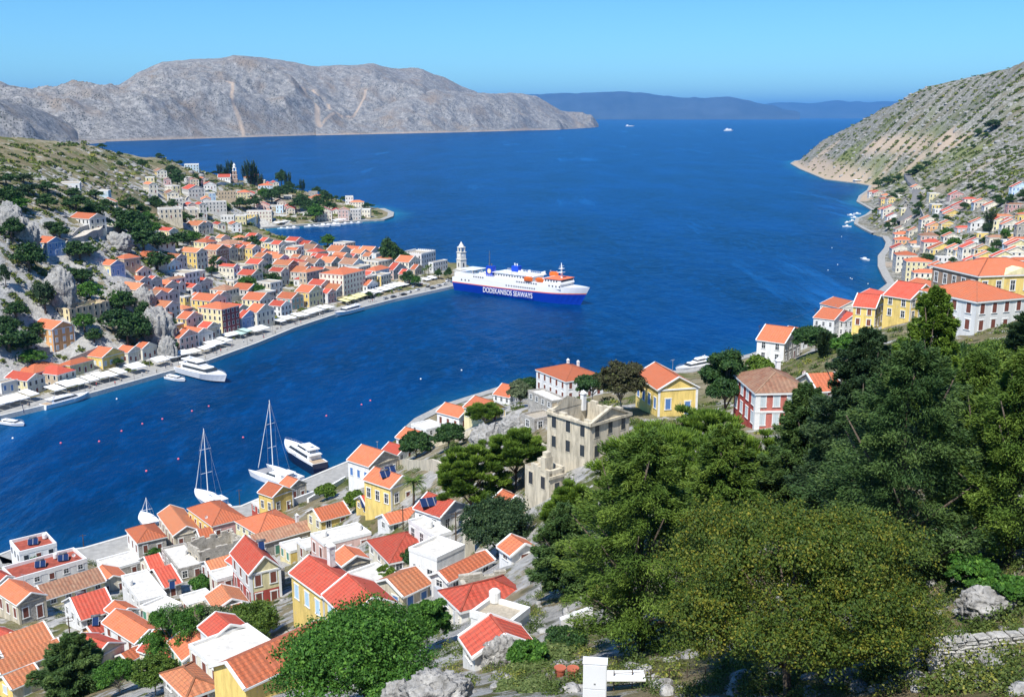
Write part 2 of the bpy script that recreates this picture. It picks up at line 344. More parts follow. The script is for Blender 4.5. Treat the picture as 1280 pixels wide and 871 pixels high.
def hit(px, py, tmax=4000.0, n=420, det=True):
    r = np.array(ray(px, py)); t = np.geomspace(20, tmax, n)
    P = t[:, None]*r[None]; z = CAMZ+P[:, 2]; g = np.maximum(TH(P[:, 0], P[:, 1], det), 0.0)
    k = np.nonzero(z <= g)[0]
    if len(k) == 0: return None
    k = max(1, k[0]); a, b = t[k-1], t[k]
    tt = np.linspace(a, b, 24); P = tt[:, None]*r[None]; z = CAMZ+P[:, 2]; g = np.maximum(TH(P[:, 0], P[:, 1]), 0.0)
    j = np.nonzero(z <= g)[0]; j = j[0] if len(j) else -1
    return (P[j, 0], P[j, 1], float(g[j]))

def ground_mat():
    m, n, b, o = nt('limestone_scrub_ground'); b.inputs['Roughness'].default_value = .95; b.inputs['Specular IOR Level'].default_value = .1
    g = n.nodes.new('ShaderNodeNewGeometry'); P = g.outputs['Position']
    def noise(sc, det=6.0, ro=.6):
        x = node(n, 'ShaderNodeTexNoise', i_Scale=sc, i_Detail=det, i_Roughness=ro); n.links.new(P, x.inputs['Vector']); return x.outputs['Fac']
    def mix(a, bcol, f):
        x = node(n, 'ShaderNodeMix', data_type='RGBA')
        for s, v in (('A', a), ('B', bcol)):
            if isinstance(v, tuple): x.inputs[s].default_value = (*v, 1)
            else: n.links.new(v, x.inputs[s])
        n.links.new(f, x.inputs['Factor']); return x.outputs['Result']
    def rf(src, a, bb):
        r = ramp(n, [(a, 0), (bb, 1)]); n.links.new(src, r.inputs['Fac']); return r.outputs['Color']
    soil = mix((0.19, 0.155, 0.085), (0.30, 0.26, 0.17), rf(noise(.06), .35, .65))
    soil = mix(soil, (0.10, 0.12, 0.035), rf(noise(.035, 7.0, .7), .47, .62))
    rock = mix((0.30, 0.295, 0.28), (0.55, 0.54, 0.51), rf(noise(.5, 8.0, .75), .35, .65))
    at = n.nodes.new('ShaderNodeAttribute'); at.attribute_name = 'tint'
    ad = node(n, 'ShaderNodeMath', operation='ADD'); n.links.new(noise(.16, 8.0, .72), ad.inputs[0]); n.links.new(at.outputs['Fac'], ad.inputs[1])
    col = mix(soil, rock, rf(ad.outputs[0], .50, .56))
    sv = node(n, 'ShaderNodeTexVoronoi', i_Scale=.30, i_Randomness=1.0); n.links.new(P, sv.inputs['Vector'])
    sc = ramp(n, [(0.16, 1), (0.3, 0)]); n.links.new(sv.outputs['Distance'], sc.inputs['Fac'])
    mm = node(n, 'ShaderNodeMath', operation='MULTIPLY'); n.links.new(sc.outputs['Color'], mm.inputs[0]); n.links.new(rf(noise(.02, 4.0), .42, .6), mm.inputs[1])
    col = mix(col, (0.04, 0.055, 0.022), mm.outputs[0])
    n.links.new(col, b.inputs['Base Color'])
    bp = node(n, 'ShaderNodeBump', i_Strength=.8, i_Distance=1.2); n.links.new(noise(.45, 9.0, .75), bp.inputs['Height']); n.links.new(bp.outputs[0], b.inputs['Normal'])
    return m
def hill_mat(name, rock1, rock2, scrub, soil, s, amt, strata=0.0):
    m, n, b, o = nt(name); b.inputs['Roughness'].default_value = .97; b.inputs['Specular IOR Level'].default_value = .05
    g = n.nodes.new('ShaderNodeNewGeometry'); P = g.outputs['Position']
    def noise(sc, det=8.0, ro=.7):
        x = node(n, 'ShaderNodeTexNoise', i_Scale=sc, i_Detail=det, i_Roughness=ro); n.links.new(P, x.inputs['Vector']); return x.outputs['Fac']
    def mix(a, bcol, f):
        x = node(n, 'ShaderNodeMix', data_type='RGBA')
        for k, v in (('A', a), ('B', bcol)):
            if isinstance(v, tuple): x.inputs[k].default_value = (*v, 1)
            else: n.links.new(v, x.inputs[k])
        n.links.new(f, x.inputs['Factor']); return x.outputs['Result']
    def rf(src, a, bb):
        r = ramp(n, [(a, 0), (bb, 1)]); n.links.new(src, r.inputs['Fac']); return r.outputs['Color']
    col = mix(rock1, rock2, rf(noise(s*2.0), .38, .62))
    col = mix(col, soil, rf(noise(s*.35, 6.0, .6), .5, .68))
    sv = node(n, 'ShaderNodeTexVoronoi', i_Scale=s*6.0); n.links.new(P, sv.inputs['Vector'])
    sc = ramp(n, [(0.22, 1), (0.42, 0)]); n.links.new(sv.outputs['Distance'], sc.inputs['Fac'])
    mm = node(n, 'ShaderNodeMath', operation='MULTIPLY'); n.links.new(sc.outputs['Color'], mm.inputs[0]); n.links.new(rf(noise(s*.5, 5.0), .5-amt, .62-amt*.5), mm.inputs[1])
    col = mix(col, scrub, mm.outputs[0])
    if strata: col = mix(col, (0.115, 0.135, 0.05), rf(noise(s*.09, 6.0, .65), .60, .72))
    if strata:
        ag = n.nodes.new('ShaderNodeAttribute'); ag.attribute_name = 'grass'; col = mix(col, (0.17, 0.20, 0.055), ag.outputs['Fac'])
    at = n.nodes.new('ShaderNodeAttribute'); at.attribute_name = 'tint'
    col = mix(col, (0.46, 0.36, 0.27), at.outputs['Fac'])
    n.links.new(col, b.inputs['Base Color'])
    bp = node(n, 'ShaderNodeBump', i_Strength=1.0, i_Distance=2.0/s*.04); n.links.new(noise(s*3.0, 9.0, .75), bp.inputs['Height']); n.links.new(bp.outputs[0], b.inputs['Normal'])
    return m
GM = ground_mat()
HM = hill_mat('rocky_hill', (0.13, 0.13, 0.105), (0.38, 0.37, 0.345), (0.045, 0.058, 0.024), (0.19, 0.17, 0.115), .09, .2, 1)
FM = hill_mat('far_mountain', (0.15, 0.148, 0.142), (0.35, 0.34, 0.325), (0.045, 0.05, 0.036), (0.24, 0.20, 0.16), .016, .17, 0)
NT, NR = 760, 760
th = np.radians(np.linspace(-58, 58, NT)); rr = np.geomspace(6, 3600, NR)
X = rr[:, None]*np.sin(th)[None]; Y = rr[:, None]*np.cos(th)[None]
Z = TH(X, Y)
def grid_faces(nr, nc):
    i = np.arange(nr-1)[:, None]*nc+np.arange(nc-1)[None]
    return np.stack([i, i+1, i+nc+1, i+nc], -1).reshape(-1, 4)
F = grid_faces(NR, NT)
Dg = sdist(X.ravel(), Y.ravel()).reshape(X.shape)
keep = ((Dg > -25)[:-1, :-1]).ravel()
sl_ = np.hypot(np.gradient(Z, axis=0)/np.gradient(rr)[:, None], 0)
rk = np.clip(np.abs(sl_)*.25-.12, -.1, .12)+0.06*fbm(X/60, Y/60, o=3, seed=21)
rk += np.where((X < -120) & (Y < 560), .04, 0)
far = (X > 0) & (np.hypot(X, Y) > 640) & (Y > 560)
R0 = np.hypot(X, Y)
tintG = rk.copy()
# ochre earth scars on the headland road and slopes: tint channel for the rocky-hill material
gc = [KY(1050, 206, 1900), KY(1085, 203, 1750), KY(1120, 200, 1600), KY(1150, 205, 1450)]
grass = np.zeros(X.shape)
for q_ in gc: grass = np.maximum(grass, np.clip(1.25-np.hypot((X-q_[0])/95, (Y-q_[1])/190), 0, 1))
grass = np.clip(grass+.6*fbm(X/45, Y/45, o=4, seed=51)-.5, 0, .8)*(grass > .02)
tintH = np.clip(fbm(X/70+3, Y/70, o=4, seed=31)-0.75, 0, 1)*1.2
for poly, wd in (([(1076, 226), (1050, 220), (1030, 214), (1014, 206), (1020, 197), (1040, 184)], 16), ([(1088, 183), (1120, 179), (1150, 181), (1182, 183), (1200, 176)], 14), ([(1120, 200), (1108, 212), (1104, 218)], 9), ([(1150, 196), (1140, 206), (1128, 214)], 10)):
    W_ = [hit(a, b, det=False) for a, b in poly]
    for p, q in zip(W_, W_[1:]):
        ex, ey = q[0]-p[0], q[1]-p[1]; t_ = np.clip(((X-p[0])*ex+(Y-p[1])*ey)/(ex*ex+ey*ey), 0, 1); dd = np.hypot(X-p[0]-t_*ex, Y-p[1]-t_*ey)
        tintH = np.maximum(tintH, np.clip(1.5-dd/wd, 0, .85))
tintH = np.maximum(tintH, np.where((Y > 1350) & (X > 400), np.clip(1.3-Dg/22, 0, .75), 0))
fm = far.ravel()[F].all(1)
me = fastmesh('hillside_ground', np.stack([X, Y, Z], -1).reshape(-1, 3), F[keep & ~fm], GM, tintG.ravel(), True)
tag(link('hillside_ground', me), kind='structure')
me = fastmesh('headland_hill', np.stack([X, Y, Z], -1).reshape(-1, 3), F[keep & fm], HM, tintH.ravel(), True)
ga = me.attributes.new('grass', 'FLOAT', 'POINT'); ga.data.foreach_set('value', grass.ravel().astype(np.float32))
tag(link('headland_hill', me), kind='structure')

# ------------------------------------------------------------------ water
def water_mat():
    m, n, b, o = nt('sea_water'); b.inputs['Roughness'].default_value = .26; b.inputs['IOR'].default_value = 1.33; b.inputs['Specular IOR Level'].default_value = .09
    g = n.nodes.new('ShaderNodeNewGeometry'); P = g.outputs['Position']
    def noise(sc, det=4.0, ro=.6, stretch=None):
        x = node(n, 'ShaderNodeTexNoise', i_Scale=sc, i_Detail=det, i_Roughness=ro)
        if stretch:
            mp = node(n, 'ShaderNodeMapping'); mp.inputs['Scale'].default_value = stretch; mp.inputs['Rotation'].default_value = (0, 0, math.radians(-25)); n.links.new(P, mp.inputs['Vector']); n.links.new(mp.outputs[0], x.inputs['Vector'])
        else: n.links.new(P, x.inputs['Vector'])
        return x.outputs['Fac']
    def mix(a, bb, f):
        x = node(n, 'ShaderNodeMix', data_type='RGBA')
        for k, v in (('A', a), ('B', bb)):
            if isinstance(v, tuple): x.inputs[k].default_value = (*v, 1)
            else: n.links.new(v, x.inputs[k])
        n.links.new(f, x.inputs['Factor']); return x.outputs['Result']
    def rf(src, a, bb):
        r = ramp(n, [(a, 0), (bb, 1)]); n.links.new(src, r.inputs['Fac']); return r.outputs['Color']
    c = mix((0.0002, 0.022, 0.074), (0.0003, 0.038, 0.155), rf(noise(.012, 6.0, .6, (1, .35, 1)), .35, .65))
    c = mix(c, (0.008, 0.115, 0.36), rf(noise(.0075, 10.0, .76, (1, .11, 1)), .57, .70))
    c = mix(c, (0.001, 0.052, 0.185), rf(noise(.16, 6.0, .7, (1, .4, 1)), .50, .70))
    at = n.nodes.new('ShaderNodeAttribute'); at.attribute_name = 'tint'
    c = mix(c, (0.010, 0.13, 0.21), at.outputs['Fac'])
    bp = node(n, 'ShaderNodeBump', i_Strength=.9, i_Distance=.7); n.links.new(noise(.35, 6.0, .62, (1, .5, 1)), bp.inputs['Height'])
    bp2 = node(n, 'ShaderNodeBump', i_Strength=.7, i_Distance=3.0); n.links.new(noise(.06, 4.0, .6, (1, .5, 1)), bp2.inputs['Height'])
    n.links.new(bp.outputs[0], bp2.inputs['Normal'])
    n.nodes.remove(b); df = n.nodes.new('ShaderNodeBsdfDiffuse'); gl = n.nodes.new('ShaderNodeBsdfGlossy'); gl.inputs['Roughness'].default_value = .2; gl.inputs['Color'].default_value = (.42, .74, 1, 1)
    fr = n.nodes.new('ShaderNodeFresnel'); fr.inputs['IOR'].default_value = 1.33; n.links.new(bp2.outputs[0], fr.inputs['Normal'])
    mn = node(n, 'ShaderNodeMath', operation='MULTIPLY'); mn.inputs[1].default_value = .42; n.links.new(fr.outputs[0], mn.inputs[0])   # wave slopes keep the mean reflectance low
    ms = n.nodes.new('ShaderNodeMixShader'); n.links.new(mn.outputs[0], ms.inputs[0]); n.links.new(df.outputs[0], ms.inputs[1]); n.links.new(gl.outputs[0], ms.inputs[2])
    n.links.new(c, df.inputs['Color']); n.links.new(bp.outputs[0], df.inputs['Normal']); n.links.new(bp2.outputs[0], gl.inputs['Normal']); n.links.new(ms.outputs[0], o.inputs[0])
    return m
nt2, nr2 = 260, 340
t2 = np.radians(np.linspace(-80, 80, nt2)); r2 = np.geomspace(120, 100000, nr2)
X2 = r2[:, None]*np.sin(t2)[None]; Y2 = r2[:, None]*np.cos(t2)[None]
d2 = -sdist(X2.ravel(), Y2.ravel()).reshape(X2.shape)
sh = np.clip(1-d2/28.0, 0, 1)**1.5*(0.45+.5*np.clip(fbm(X2/60, Y2/60, o=3, seed=5)+.4, 0, 1))*np.where(Y2 > 1000, 1.2, .45)
me = fastmesh('sea', np.stack([X2, Y2, 0*X2], -1).reshape(-1, 3), grid_faces(nr2, nt2), water_mat(), np.clip(sh, 0, 1).ravel(), True)
tag(link('sea', me), kind='structure')

# ------------------------------------------------------------------ far mountain island and far range
def profile_hill(name, sky_px, base_px, back, mt, n=420, m=90, noise=(60, 260), seed=5, x0=None, x1=None, ridge=0.5, maxamp=1.0):
    sx = np.array([p[0] for p in sky_px], float); sy = np.array([p[1] for p in sky_px], float)
    bx = np.array([p[0] for p in base_px], float); by = np.array([p[1] for p in base_px], float)
    px = np.linspace(sx[0], sx[-1], n); ty = np.interp(px, sx, sy); bb = np.interp(px, bx, by)
    V = np.zeros((m, n, 3)); tt = np.linspace(0, 1, m)
    for i in range(n):
        b0 = KZ(px[i], bb[i], 0); db = math.hypot(b0[0], b0[1])
        rt = ray(px[i], ty[i]); hr = math.hypot(rt[0], rt[1]); dr = db+back; zr = max(3, CAMZ+rt[2]/hr*dr)
        ux, uy = b0[0]/db, b0[1]/db
        k = tt*1.5; d = db+k*back
        prof = np.where(k < 1, 1-(1-np.clip(k, 0, 1))**1.25, np.clip(1-(k-1)*1.6, -0.1, 1))
        V[:, i, 0] = ux*d; V[:, i, 1] = uy*d; V[:, i, 2] = zr*prof
    x, y = V[:, :, 0], V[:, :, 1]; k = tt[:, None]*1.5
    amp = np.clip(k*5, 0, 1)*np.where(k < 1, np.clip((1-k)*2.0, 0.0, 1), 0)*maxamp
    V[:, :, 2] += amp*noise[0]*(fbm(x/noise[1]/2.2, y/noise[1]/2.2, o=6, seed=seed, ridged=True)-.55)+noise[0]*.10*np.clip(k*4, 0, 1)*fbm(x/noise[1]*1.6, y/noise[1]*1.6, o=4, seed=seed+4)
    V[:, :, 2] = np.where(k > 0.02, np.maximum(V[:, :, 2], 2.0*np.minimum(1, 1.4-k)), V[:, :, 2]-4)
    return V
sky1 = [(-260, 105), (-100, 112), (0, 111), (50, 114), (100, 108), (155, 107), (180, 92), (210, 79), (240, 75), (270, 73), (297, 68), (330, 71), (370, 78), (400, 82), (440, 81), (470, 79), (500, 86), (530, 88), (560, 100), (600, 117), (640, 117), (670, 121), (700, 138), (730, 152), (748, 157)]
base1 = [(-260, 190), (0, 182), (140, 177), (300, 172), (400, 169), (560, 165.5), (700, 162), (748, 159)]
V = profile_hill('m', sky1, base1, 1900, None, n=640, m=150, noise=(112, 420))
x, y, z = V[..., 0], V[..., 1], V[..., 2]
tn = np.zeros(z.shape)
pxs = np.linspace(-260, 748, 640)
kk = np.linspace(0, 1.5, 150)[:, None]
for (a0, k0, a1, k1, w) in [(302, .02, 288, .42, 3.0), (405, .02, 362, .78, 4.5), (425, .2, 395, .62, 3.0), (435, .3, 458, .6, 2.5), (405, .05, 440, .35, 2.5), (590, .05, 560, .4, 2.2), (600, .02, 580, .35, 2.0)]:
    f = np.clip((kk-k0)/(k1-k0), 0, 1); c = a0+(a1-a0)*f+3*np.sin(kk*23+a0)
    tn = np.maximum(tn, np.where((kk > k0) & (kk < k1), np.clip(1.6-np.abs(pxs[None]-c)/w*1.6, 0, 1), 0))
tn = np.maximum(tn, np.where(kk < .012, .7, 0))
me = fastmesh('far_island_mountain', V.reshape(-1, 3), grid_faces(150, 640), FM, tn.ravel()*.8, True)
tag(link('far_island_mountain', me), kind='structure')
# nearer spur at the left edge and low spur at the right end of the island
for nm, sk, bs, bk, sd in [('near_spur_hill', [(-260, 118), (-60, 116), (0, 122), (30, 130), (60, 140), (95, 155), (125, 172), (132, 177)], [(-260, 200), (0, 190), (132, 178.5)], 900, 9),
                           ('low_spur_hill', [(395, 168), (430, 152), (470, 138), (510, 120), (545, 112), (590, 116), (640, 118), (690, 140), (738, 156), (744, 158)], [(395, 169.5), (560, 166), (700, 162.3), (744, 159.5)], 1000, 13)]:
    V = profile_hill(nm, sk, bs, bk, None, n=260, m=70, noise=(60, 260), seed=sd)
    me = fastmesh(nm, V.reshape(-1, 3), grid_faces(70, 260), FM, np.where(np.linspace(0, 1.5, 70)[:, None]*np.ones((1, 260)) < .03, .6, 0).ravel(), True)
    tag(link(nm, me), kind='structure')
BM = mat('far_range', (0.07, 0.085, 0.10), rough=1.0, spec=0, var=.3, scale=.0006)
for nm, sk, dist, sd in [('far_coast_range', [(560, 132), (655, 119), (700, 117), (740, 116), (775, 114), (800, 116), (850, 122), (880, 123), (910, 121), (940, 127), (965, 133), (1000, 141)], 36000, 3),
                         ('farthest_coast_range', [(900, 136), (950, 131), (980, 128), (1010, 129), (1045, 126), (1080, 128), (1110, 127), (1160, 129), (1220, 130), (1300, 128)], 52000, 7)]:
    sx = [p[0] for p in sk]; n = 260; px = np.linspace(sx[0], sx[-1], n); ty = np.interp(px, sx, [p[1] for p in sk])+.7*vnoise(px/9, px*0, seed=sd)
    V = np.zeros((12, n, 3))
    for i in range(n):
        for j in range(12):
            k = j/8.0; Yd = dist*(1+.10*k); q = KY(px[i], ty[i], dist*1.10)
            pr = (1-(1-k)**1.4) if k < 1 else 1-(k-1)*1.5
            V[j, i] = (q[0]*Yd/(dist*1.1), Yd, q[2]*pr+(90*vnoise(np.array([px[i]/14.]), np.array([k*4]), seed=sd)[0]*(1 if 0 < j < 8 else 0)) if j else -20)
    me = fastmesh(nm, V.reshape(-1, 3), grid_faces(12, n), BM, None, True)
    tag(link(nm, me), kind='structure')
# ------------------------------------------------------------------ air haze (closed box round camera and scene; sky outside)
hz = MB().box(-101000, 101000, -3000, 101000, -30, 1400).build('haze', bpy.data.materials.new('haze_air')); tag(hz, kind='stuff')
hm = hz.data.materials[0]; hm.use_nodes = True; hn = hm.node_tree; hn.nodes.clear()
ho = hn.nodes.new('ShaderNodeOutputMaterial'); pv = hn.nodes.new('ShaderNodeVolumePrincipled')
pv.inputs['Color'].default_value = (0.13, 0.46, 1.0, 1); pv.inputs['Density'].default_value = 2.3e-5; pv.inputs['Anisotropy'].default_value = 0.0
hn.links.new(pv.outputs[0], ho.inputs['Volume'])
# ------------------------------------------------------------------ building kit
WCOL = {'W': ('white', (.77, .77, .75)), 'C': ('cream', (.80, .75, .61)), 'Y': ('yellow', (.80, .60, .20)), 'M': ('pale yellow', (.80, .72, .42)), 'P': ('pink', (.72, .50, .44)),
        'O': ('orange', (.78, .44, .20)), 'B': ('blue', (.30, .44, .72)), 'L': ('light blue', (.56, .72, .82)), 'R': ('red', (.50, .10, .08)), 'V': ('maroon', (.22, .07, .08)),
        'G': ('grey', (.60, .58, .54)), 'T': ('tan', (.60, .48, .34)), 'K': ('rose', (.62, .36, .34)), 'J': ('coral red', (.60, .20, .16)), 'N': ('brown', (.38, .27, .20)), 'E': ('sandstone', (.68, .61, .47)), 'S': ('grey stone', None), 'U': ('ruined stone', None)}
def WM(c):
    if c == 'S': return stone_mat('grey_rubble_stone', (.30, .28, .25), (.50, .47, .42), 2.2, .5, (.52, .50, .46))
    if c == 'U': return stone_mat('weathered_ruin_stone', (.36, .33, .27), (.54, .50, .42), 1.6, .35, (.56, .52, .45))
    nm, col = WCOL[c]; return plaster('plaster_'+nm.replace(' ', '_'), col, .10 if c == 'W' else .26 if c == 'E' else .17)
TRIM = mat('white_lime_trim', (.76, .76, .74), var=.10, scale=2.0, spec=.2)
RC = {'o': ('orange', roof_mat('roof_orange_tiles', (.74, .20, .085), (.62, .16, .07), (.52, .18, .10))),
      'r': ('red', roof_mat('roof_red_tiles', (.66, .10, .06), (.55, .08, .05), (.50, .12, .08))),
      'b': ('weathered brown', roof_mat('roof_old_brown_tiles', (.40, .17, .10), (.28, .12, .08), (.42, .27, .18))),
      't': ('terracotta', roof_mat('roof_terracotta_tiles', (.72, .25, .11), (.60, .19, .09), (.50, .22, .12)))}
DARK = mat('dark_glass_and_ruin_shade', (.035, .045, .055), rough=.25, var=0, spec=.5)
SHUT = {'d': DARK, 'b': mat('shutter_blue', (.10, .22, .48), var=.05), 'g': mat('shutter_green', (.10, .28, .20), var=.05), 'n': mat('shutter_brown', (.20, .07, .05), var=.05),
        'w': mat('shutter_grey_white', (.55, .62, .64), var=.05), 't': mat('shutter_teal', (.10, .38, .36), var=.05), 'l': mat('shutter_pale_blue', (.42, .60, .74), var=.05)}
SHUT['e'] = DARK; WIN = {}  # ruin openings: a dark panel paints the shade of the empty interior
def win_mesh(kind, near):
    k = (kind, near)
    if k in WIN: return WIN[k]
    b = MB()
    if near:   # unit 1 x 1, facing -Y, origin bottom centre: surround frame with sill and lintel
        b.box(-.60, -.44, -.07, .03, -.02, 1.06).box(.44, .60, -.07, .03, -.02, 1.06).box(-.66, .66, -.09, .03, 1.06, 1.16).box(-.66, .66, -.12, .03, -.09, -.02)
        fr = b.build('tmp', TRIM); me = fr.data; bpy.data.objects.remove(fr)
        p = MB()
        if kind == 'd':
            p.box(-.44, .44, -.005, .03, 0, 1.04, 0); p.box(-.025, .025, -.03, 0.0, 0, 1.04, 1); p.box(-.44, .44, -.03, 0, .62, .66, 1)
            pn = p.build('tmp', [DARK, TRIM])
        else:
            p.box(-.44, -.015, -.045, .03, 0, 1.04).box(.015, .44, -.045, .03, 0, 1.04)
            for i in range(8):
                z = .08+i*.12; p.box(-.38, -.07, -.06, -.045, z, z+.05).box(.07, .38, -.06, -.045, z, z+.05)
            pn = p.build('tmp', SHUT[kind])
        pm = pn.data; bpy.data.objects.remove(pn); WIN[k] = (me, pm)
    else:
        b.box(-.62, .62, -.05, .03, -.06, 1.12, 0); b.box(-.44, .44, -.075, -.02, .03, 1.02, 1)
        o = b.build('tmp', [WM('E') if kind == 'e' else TRIM, SHUT[kind]]); me = o.data; bpy.data.objects.remove(o); WIN[k] = (me, None)
    return WIN[k]
def put_window(root, kind, near, x, y, z, rz, w, h, name='window'):
    fm_, pm_ = win_mesh(kind, near)
    o = link(name, fm_, root, (x, y, z), rz, (w, 1.0, h))
    if pm_: link('pane' if kind == 'd' else 'shutter', pm_, o)
    return o
def roof_uv(p, o_, u_, v_): return [((Vector(q)-Vector(o_)).dot(u_), (Vector(q)-Vector(o_)).dot(v_)) for q in p]
def house(x, y, z, rot, w, d, h, roof='g', side='C', front=None, rc='o', shut='d', near=False, name='house', rise=None, wins=True, base=None, nf=None, ns=None, door=True, xs=1, found=6.0, parapet=False, trimw=None):
    """local frame: front wall at -Y; xs = local x sign of the side facing the viewer"""
    front = front or side; root = empty(name, (x, y, z), rot)
    hw, hd = w/2, d/2; rise = (0.24*w if roof == 'g' else min(2.3, 0.24*min(w, d)) if roof == 'h' else 0.24*d) if rise is None else rise
    fm_, sm_ = WM(front), WM(side); mats = [sm_, fm_]+([WM(base)] if base else [])
    b = MB(); bz = min(h*.48, 3.6) if base else 0
    def wallq(p, m): b.quad(p, m)
    def seg(x0, y0, x1, y1, m):
        if base:
            wallq([(x0, y0, -found), (x1, y1, -found), (x1, y1, bz), (x0, y0, bz)], 2); wallq([(x0, y0, bz), (x1, y1, bz), (x1, y1, h), (x0, y0, h)], m)
        else: wallq([(x0, y0, -found), (x1, y1, -found), (x1, y1, h), (x0, y0, h)], m)
    seg(-hw, -hd, hw, -hd, 1); seg(hw, -hd, hw, hd, 0); seg(hw, hd, -hw, hd, 0); seg(-hw, hd, -hw, -hd, 0)
    if roof == 'g':
        b.quad([(-hw, -hd, h), (hw, -hd, h), (0, -hd, h+rise)], 1); b.quad([(hw, hd, h), (-hw, hd, h), (0, hd, h+rise)], 0)
    elif roof == 's':
        b.quad([(hw, -hd, h), (hw, hd, h), (hw, 0, h+rise)], 0); b.quad([(-hw, hd, h), (-hw, -hd, h), (-hw, 0, h+rise)], 0)
    elif roof in 'fpu':
        if roof == 'u':   # roofless shell: inner walls and a broken top
            rng = random.Random(int(abs(x*7+y*3))); t = .55
            for (ax, ay, bx, by) in ((-hw, -hd, hw, -hd), (hw, -hd, hw, hd), (hw, hd, -hw, hd), (-hw, hd, -hw, -hd)):
                L = math.hypot(bx-ax, by-ay); n = max(2, int(L/1.3)); ux, uy = (bx-ax)/L, (by-ay)/L; nx_, ny_ = -uy, ux
                for i in range(n):
                    a0, a1 = L*i/n, L*(i+1)/n; e = rng.uniform(-.1, .9) if rng.random() > .3 else rng.uniform(-.9, .2)
                    q = [(ax+ux*a+nx_*o_, ay+uy*a+ny_*o_) for a, o_ in ((a0, .003), (a1, .003), (a1, t), (a0, t))]
                    k = len(b.v); b.v += [(*c, h-1.0) for c in q]+[(*c, h+e*.7) for c in q]
                    for f in ((0, 1, 5, 4), (1, 2, 6, 5), (2, 3, 7, 6), (3, 0, 4, 7), (4, 5, 6, 7)): b.f.append(tuple(k+i_ for i_ in f)); b.m.append(1); b.uv.append(None)
                q = [(ax+nx_*t, ay+ny_*t), (bx+nx_*t, by+ny_*t)]
                b.quad([(*q[1], h-1), (*q[0], h-1), (*q[0], .2), (*q[1], .2)], 0)
            b.quad([(-hw+.1, -hd+.1, .35), (hw-.1, -hd+.1, .35), (hw-.1, hd-.1, .35), (-hw+.1, hd-.1, .35)], 0)
        else:
            b.quad([(-hw, -hd, h-.02), (hw, -hd, h-.02), (hw, hd, h-.02), (-hw, hd, h-.02)], 0)
    b.build('wall', mats, root)
    if roof in 'gsh':
        r = MB(); ov = .28 if near else .2; t = .16; e = ov*rise/(hw if roof == 'g' else hd if roof == 's' else min(hw, hd))
        zt = h+t
        if roof == 'g':
            P = [[(-hw-ov, -hd-ov, zt-e), (-hw-ov, hd+ov, zt-e), (0, hd+ov, zt+rise), (0, -hd-ov, zt+rise)][::-1], [(hw+ov, -hd-ov, zt-e), (hw+ov, hd+ov, zt-e), (0, hd+ov, zt+rise), (0, -hd-ov, zt+rise)]]
            for i, p in enumerate(P):
                v_ = (Vector((-(1 if i else -1)*hw, 0, rise))).normalized()
                r.quad(p, 0, roof_uv(p, (0, 0, 0), Vector((0, 1, 0)), v_))
        elif roof == 's':
            P = [[(-hw-ov, -hd-ov, zt-e), (hw+ov, -hd-ov, zt-e), (hw+ov, 0, zt+rise), (-hw-ov, 0, zt+rise)], [(hw+ov, hd+ov, zt-e), (-hw-ov, hd+ov, zt-e), (-hw-ov, 0, zt+rise), (hw+ov, 0, zt+rise)]]
            for i, p in enumerate(P):
                v_ = (Vector((0, hd*(1 if i == 0 else -1), rise))).normalized(); r.quad(p, 0, roof_uv(p, (0, 0, 0), Vector((1, 0, 0)), v_))
        else:
            a, c = hw+ov, hd+ov
            if w >= d: r0, r1 = (-(a-c), 0, zt+rise), (a-c, 0, zt+rise)
            else: r0, r1 = (0, -(c-a), zt+rise), (0, c-a, zt+rise)
            q = [(-a, -c, zt-e), (a, -c, zt-e), (a, c, zt-e), (-a, c, zt-e)]
            if w >= d: FS = [([q[0], q[1], r1, r0], (1, 0, 0)), ([q[1], q[2], r1], (0, 1, 0)), ([q[2], q[3], r0, r1], (1, 0, 0)), ([q[3], q[0], r0], (0, 1, 0))]
            else: FS = [([q[0], q[1], r0], (1, 0, 0)), ([q[1], q[2], r1, r0], (0, 1, 0)), ([q[2], q[3], r1], (1, 0, 0)), ([q[3], q[0], r0, r1], (0, 1, 0))]
            for p, u_ in FS:
                u_ = Vector(u_); nrm = (Vector(p[1])-Vector(p[0])).cross(Vector(p[2])-Vector(p[0])).normalized(); v_ = nrm.cross(u_); r.quad(p, 0, roof_uv(p, (0, 0, 0), u_, v_))
        ro = r.build('roof', RC[rc][1], root)
        # verge boards, eaves and ridge
        tr = MB(); tw = trimw or (.26 if near else .36); a, c = hw+ov, hd+ov
        if roof == 'g':
            for sx in (-1, 1):
                for yy in (-c, c): tr.bar((sx*a, yy, zt-e-.02), (0, yy, zt+rise-.0), tw, .24, up=(0, 0, 1))
                tr.bar((sx*a, -c, zt-e-.14), (sx*a, c, zt-e-.14), .14, .2)
            if near: tr.build('verge', TRIM, ro); rb = MB().bar((0, -c, zt+rise+.03), (0, c, zt+rise+.03), .22, .1); rb.build('ridge_tile', RC[rc][1], ro)
            else: tr.build('verge', TRIM, root)
        elif roof == 's':
            for sy in (-1, 1):
                for xx in (-a, a): tr.bar((xx, sy*c, zt-e-.02), (xx, 0, zt+rise), tw, .24)
                tr.bar((-a, sy*c, zt-e-.14), (a, sy*c, zt-e-.14), .14, .2)
            tr.build('verge', TRIM, root)
        else:
            tr.box(-a, a, -c, c, zt-e-.32, zt-e-.04, 0); tr.build('cornice', TRIM, root)
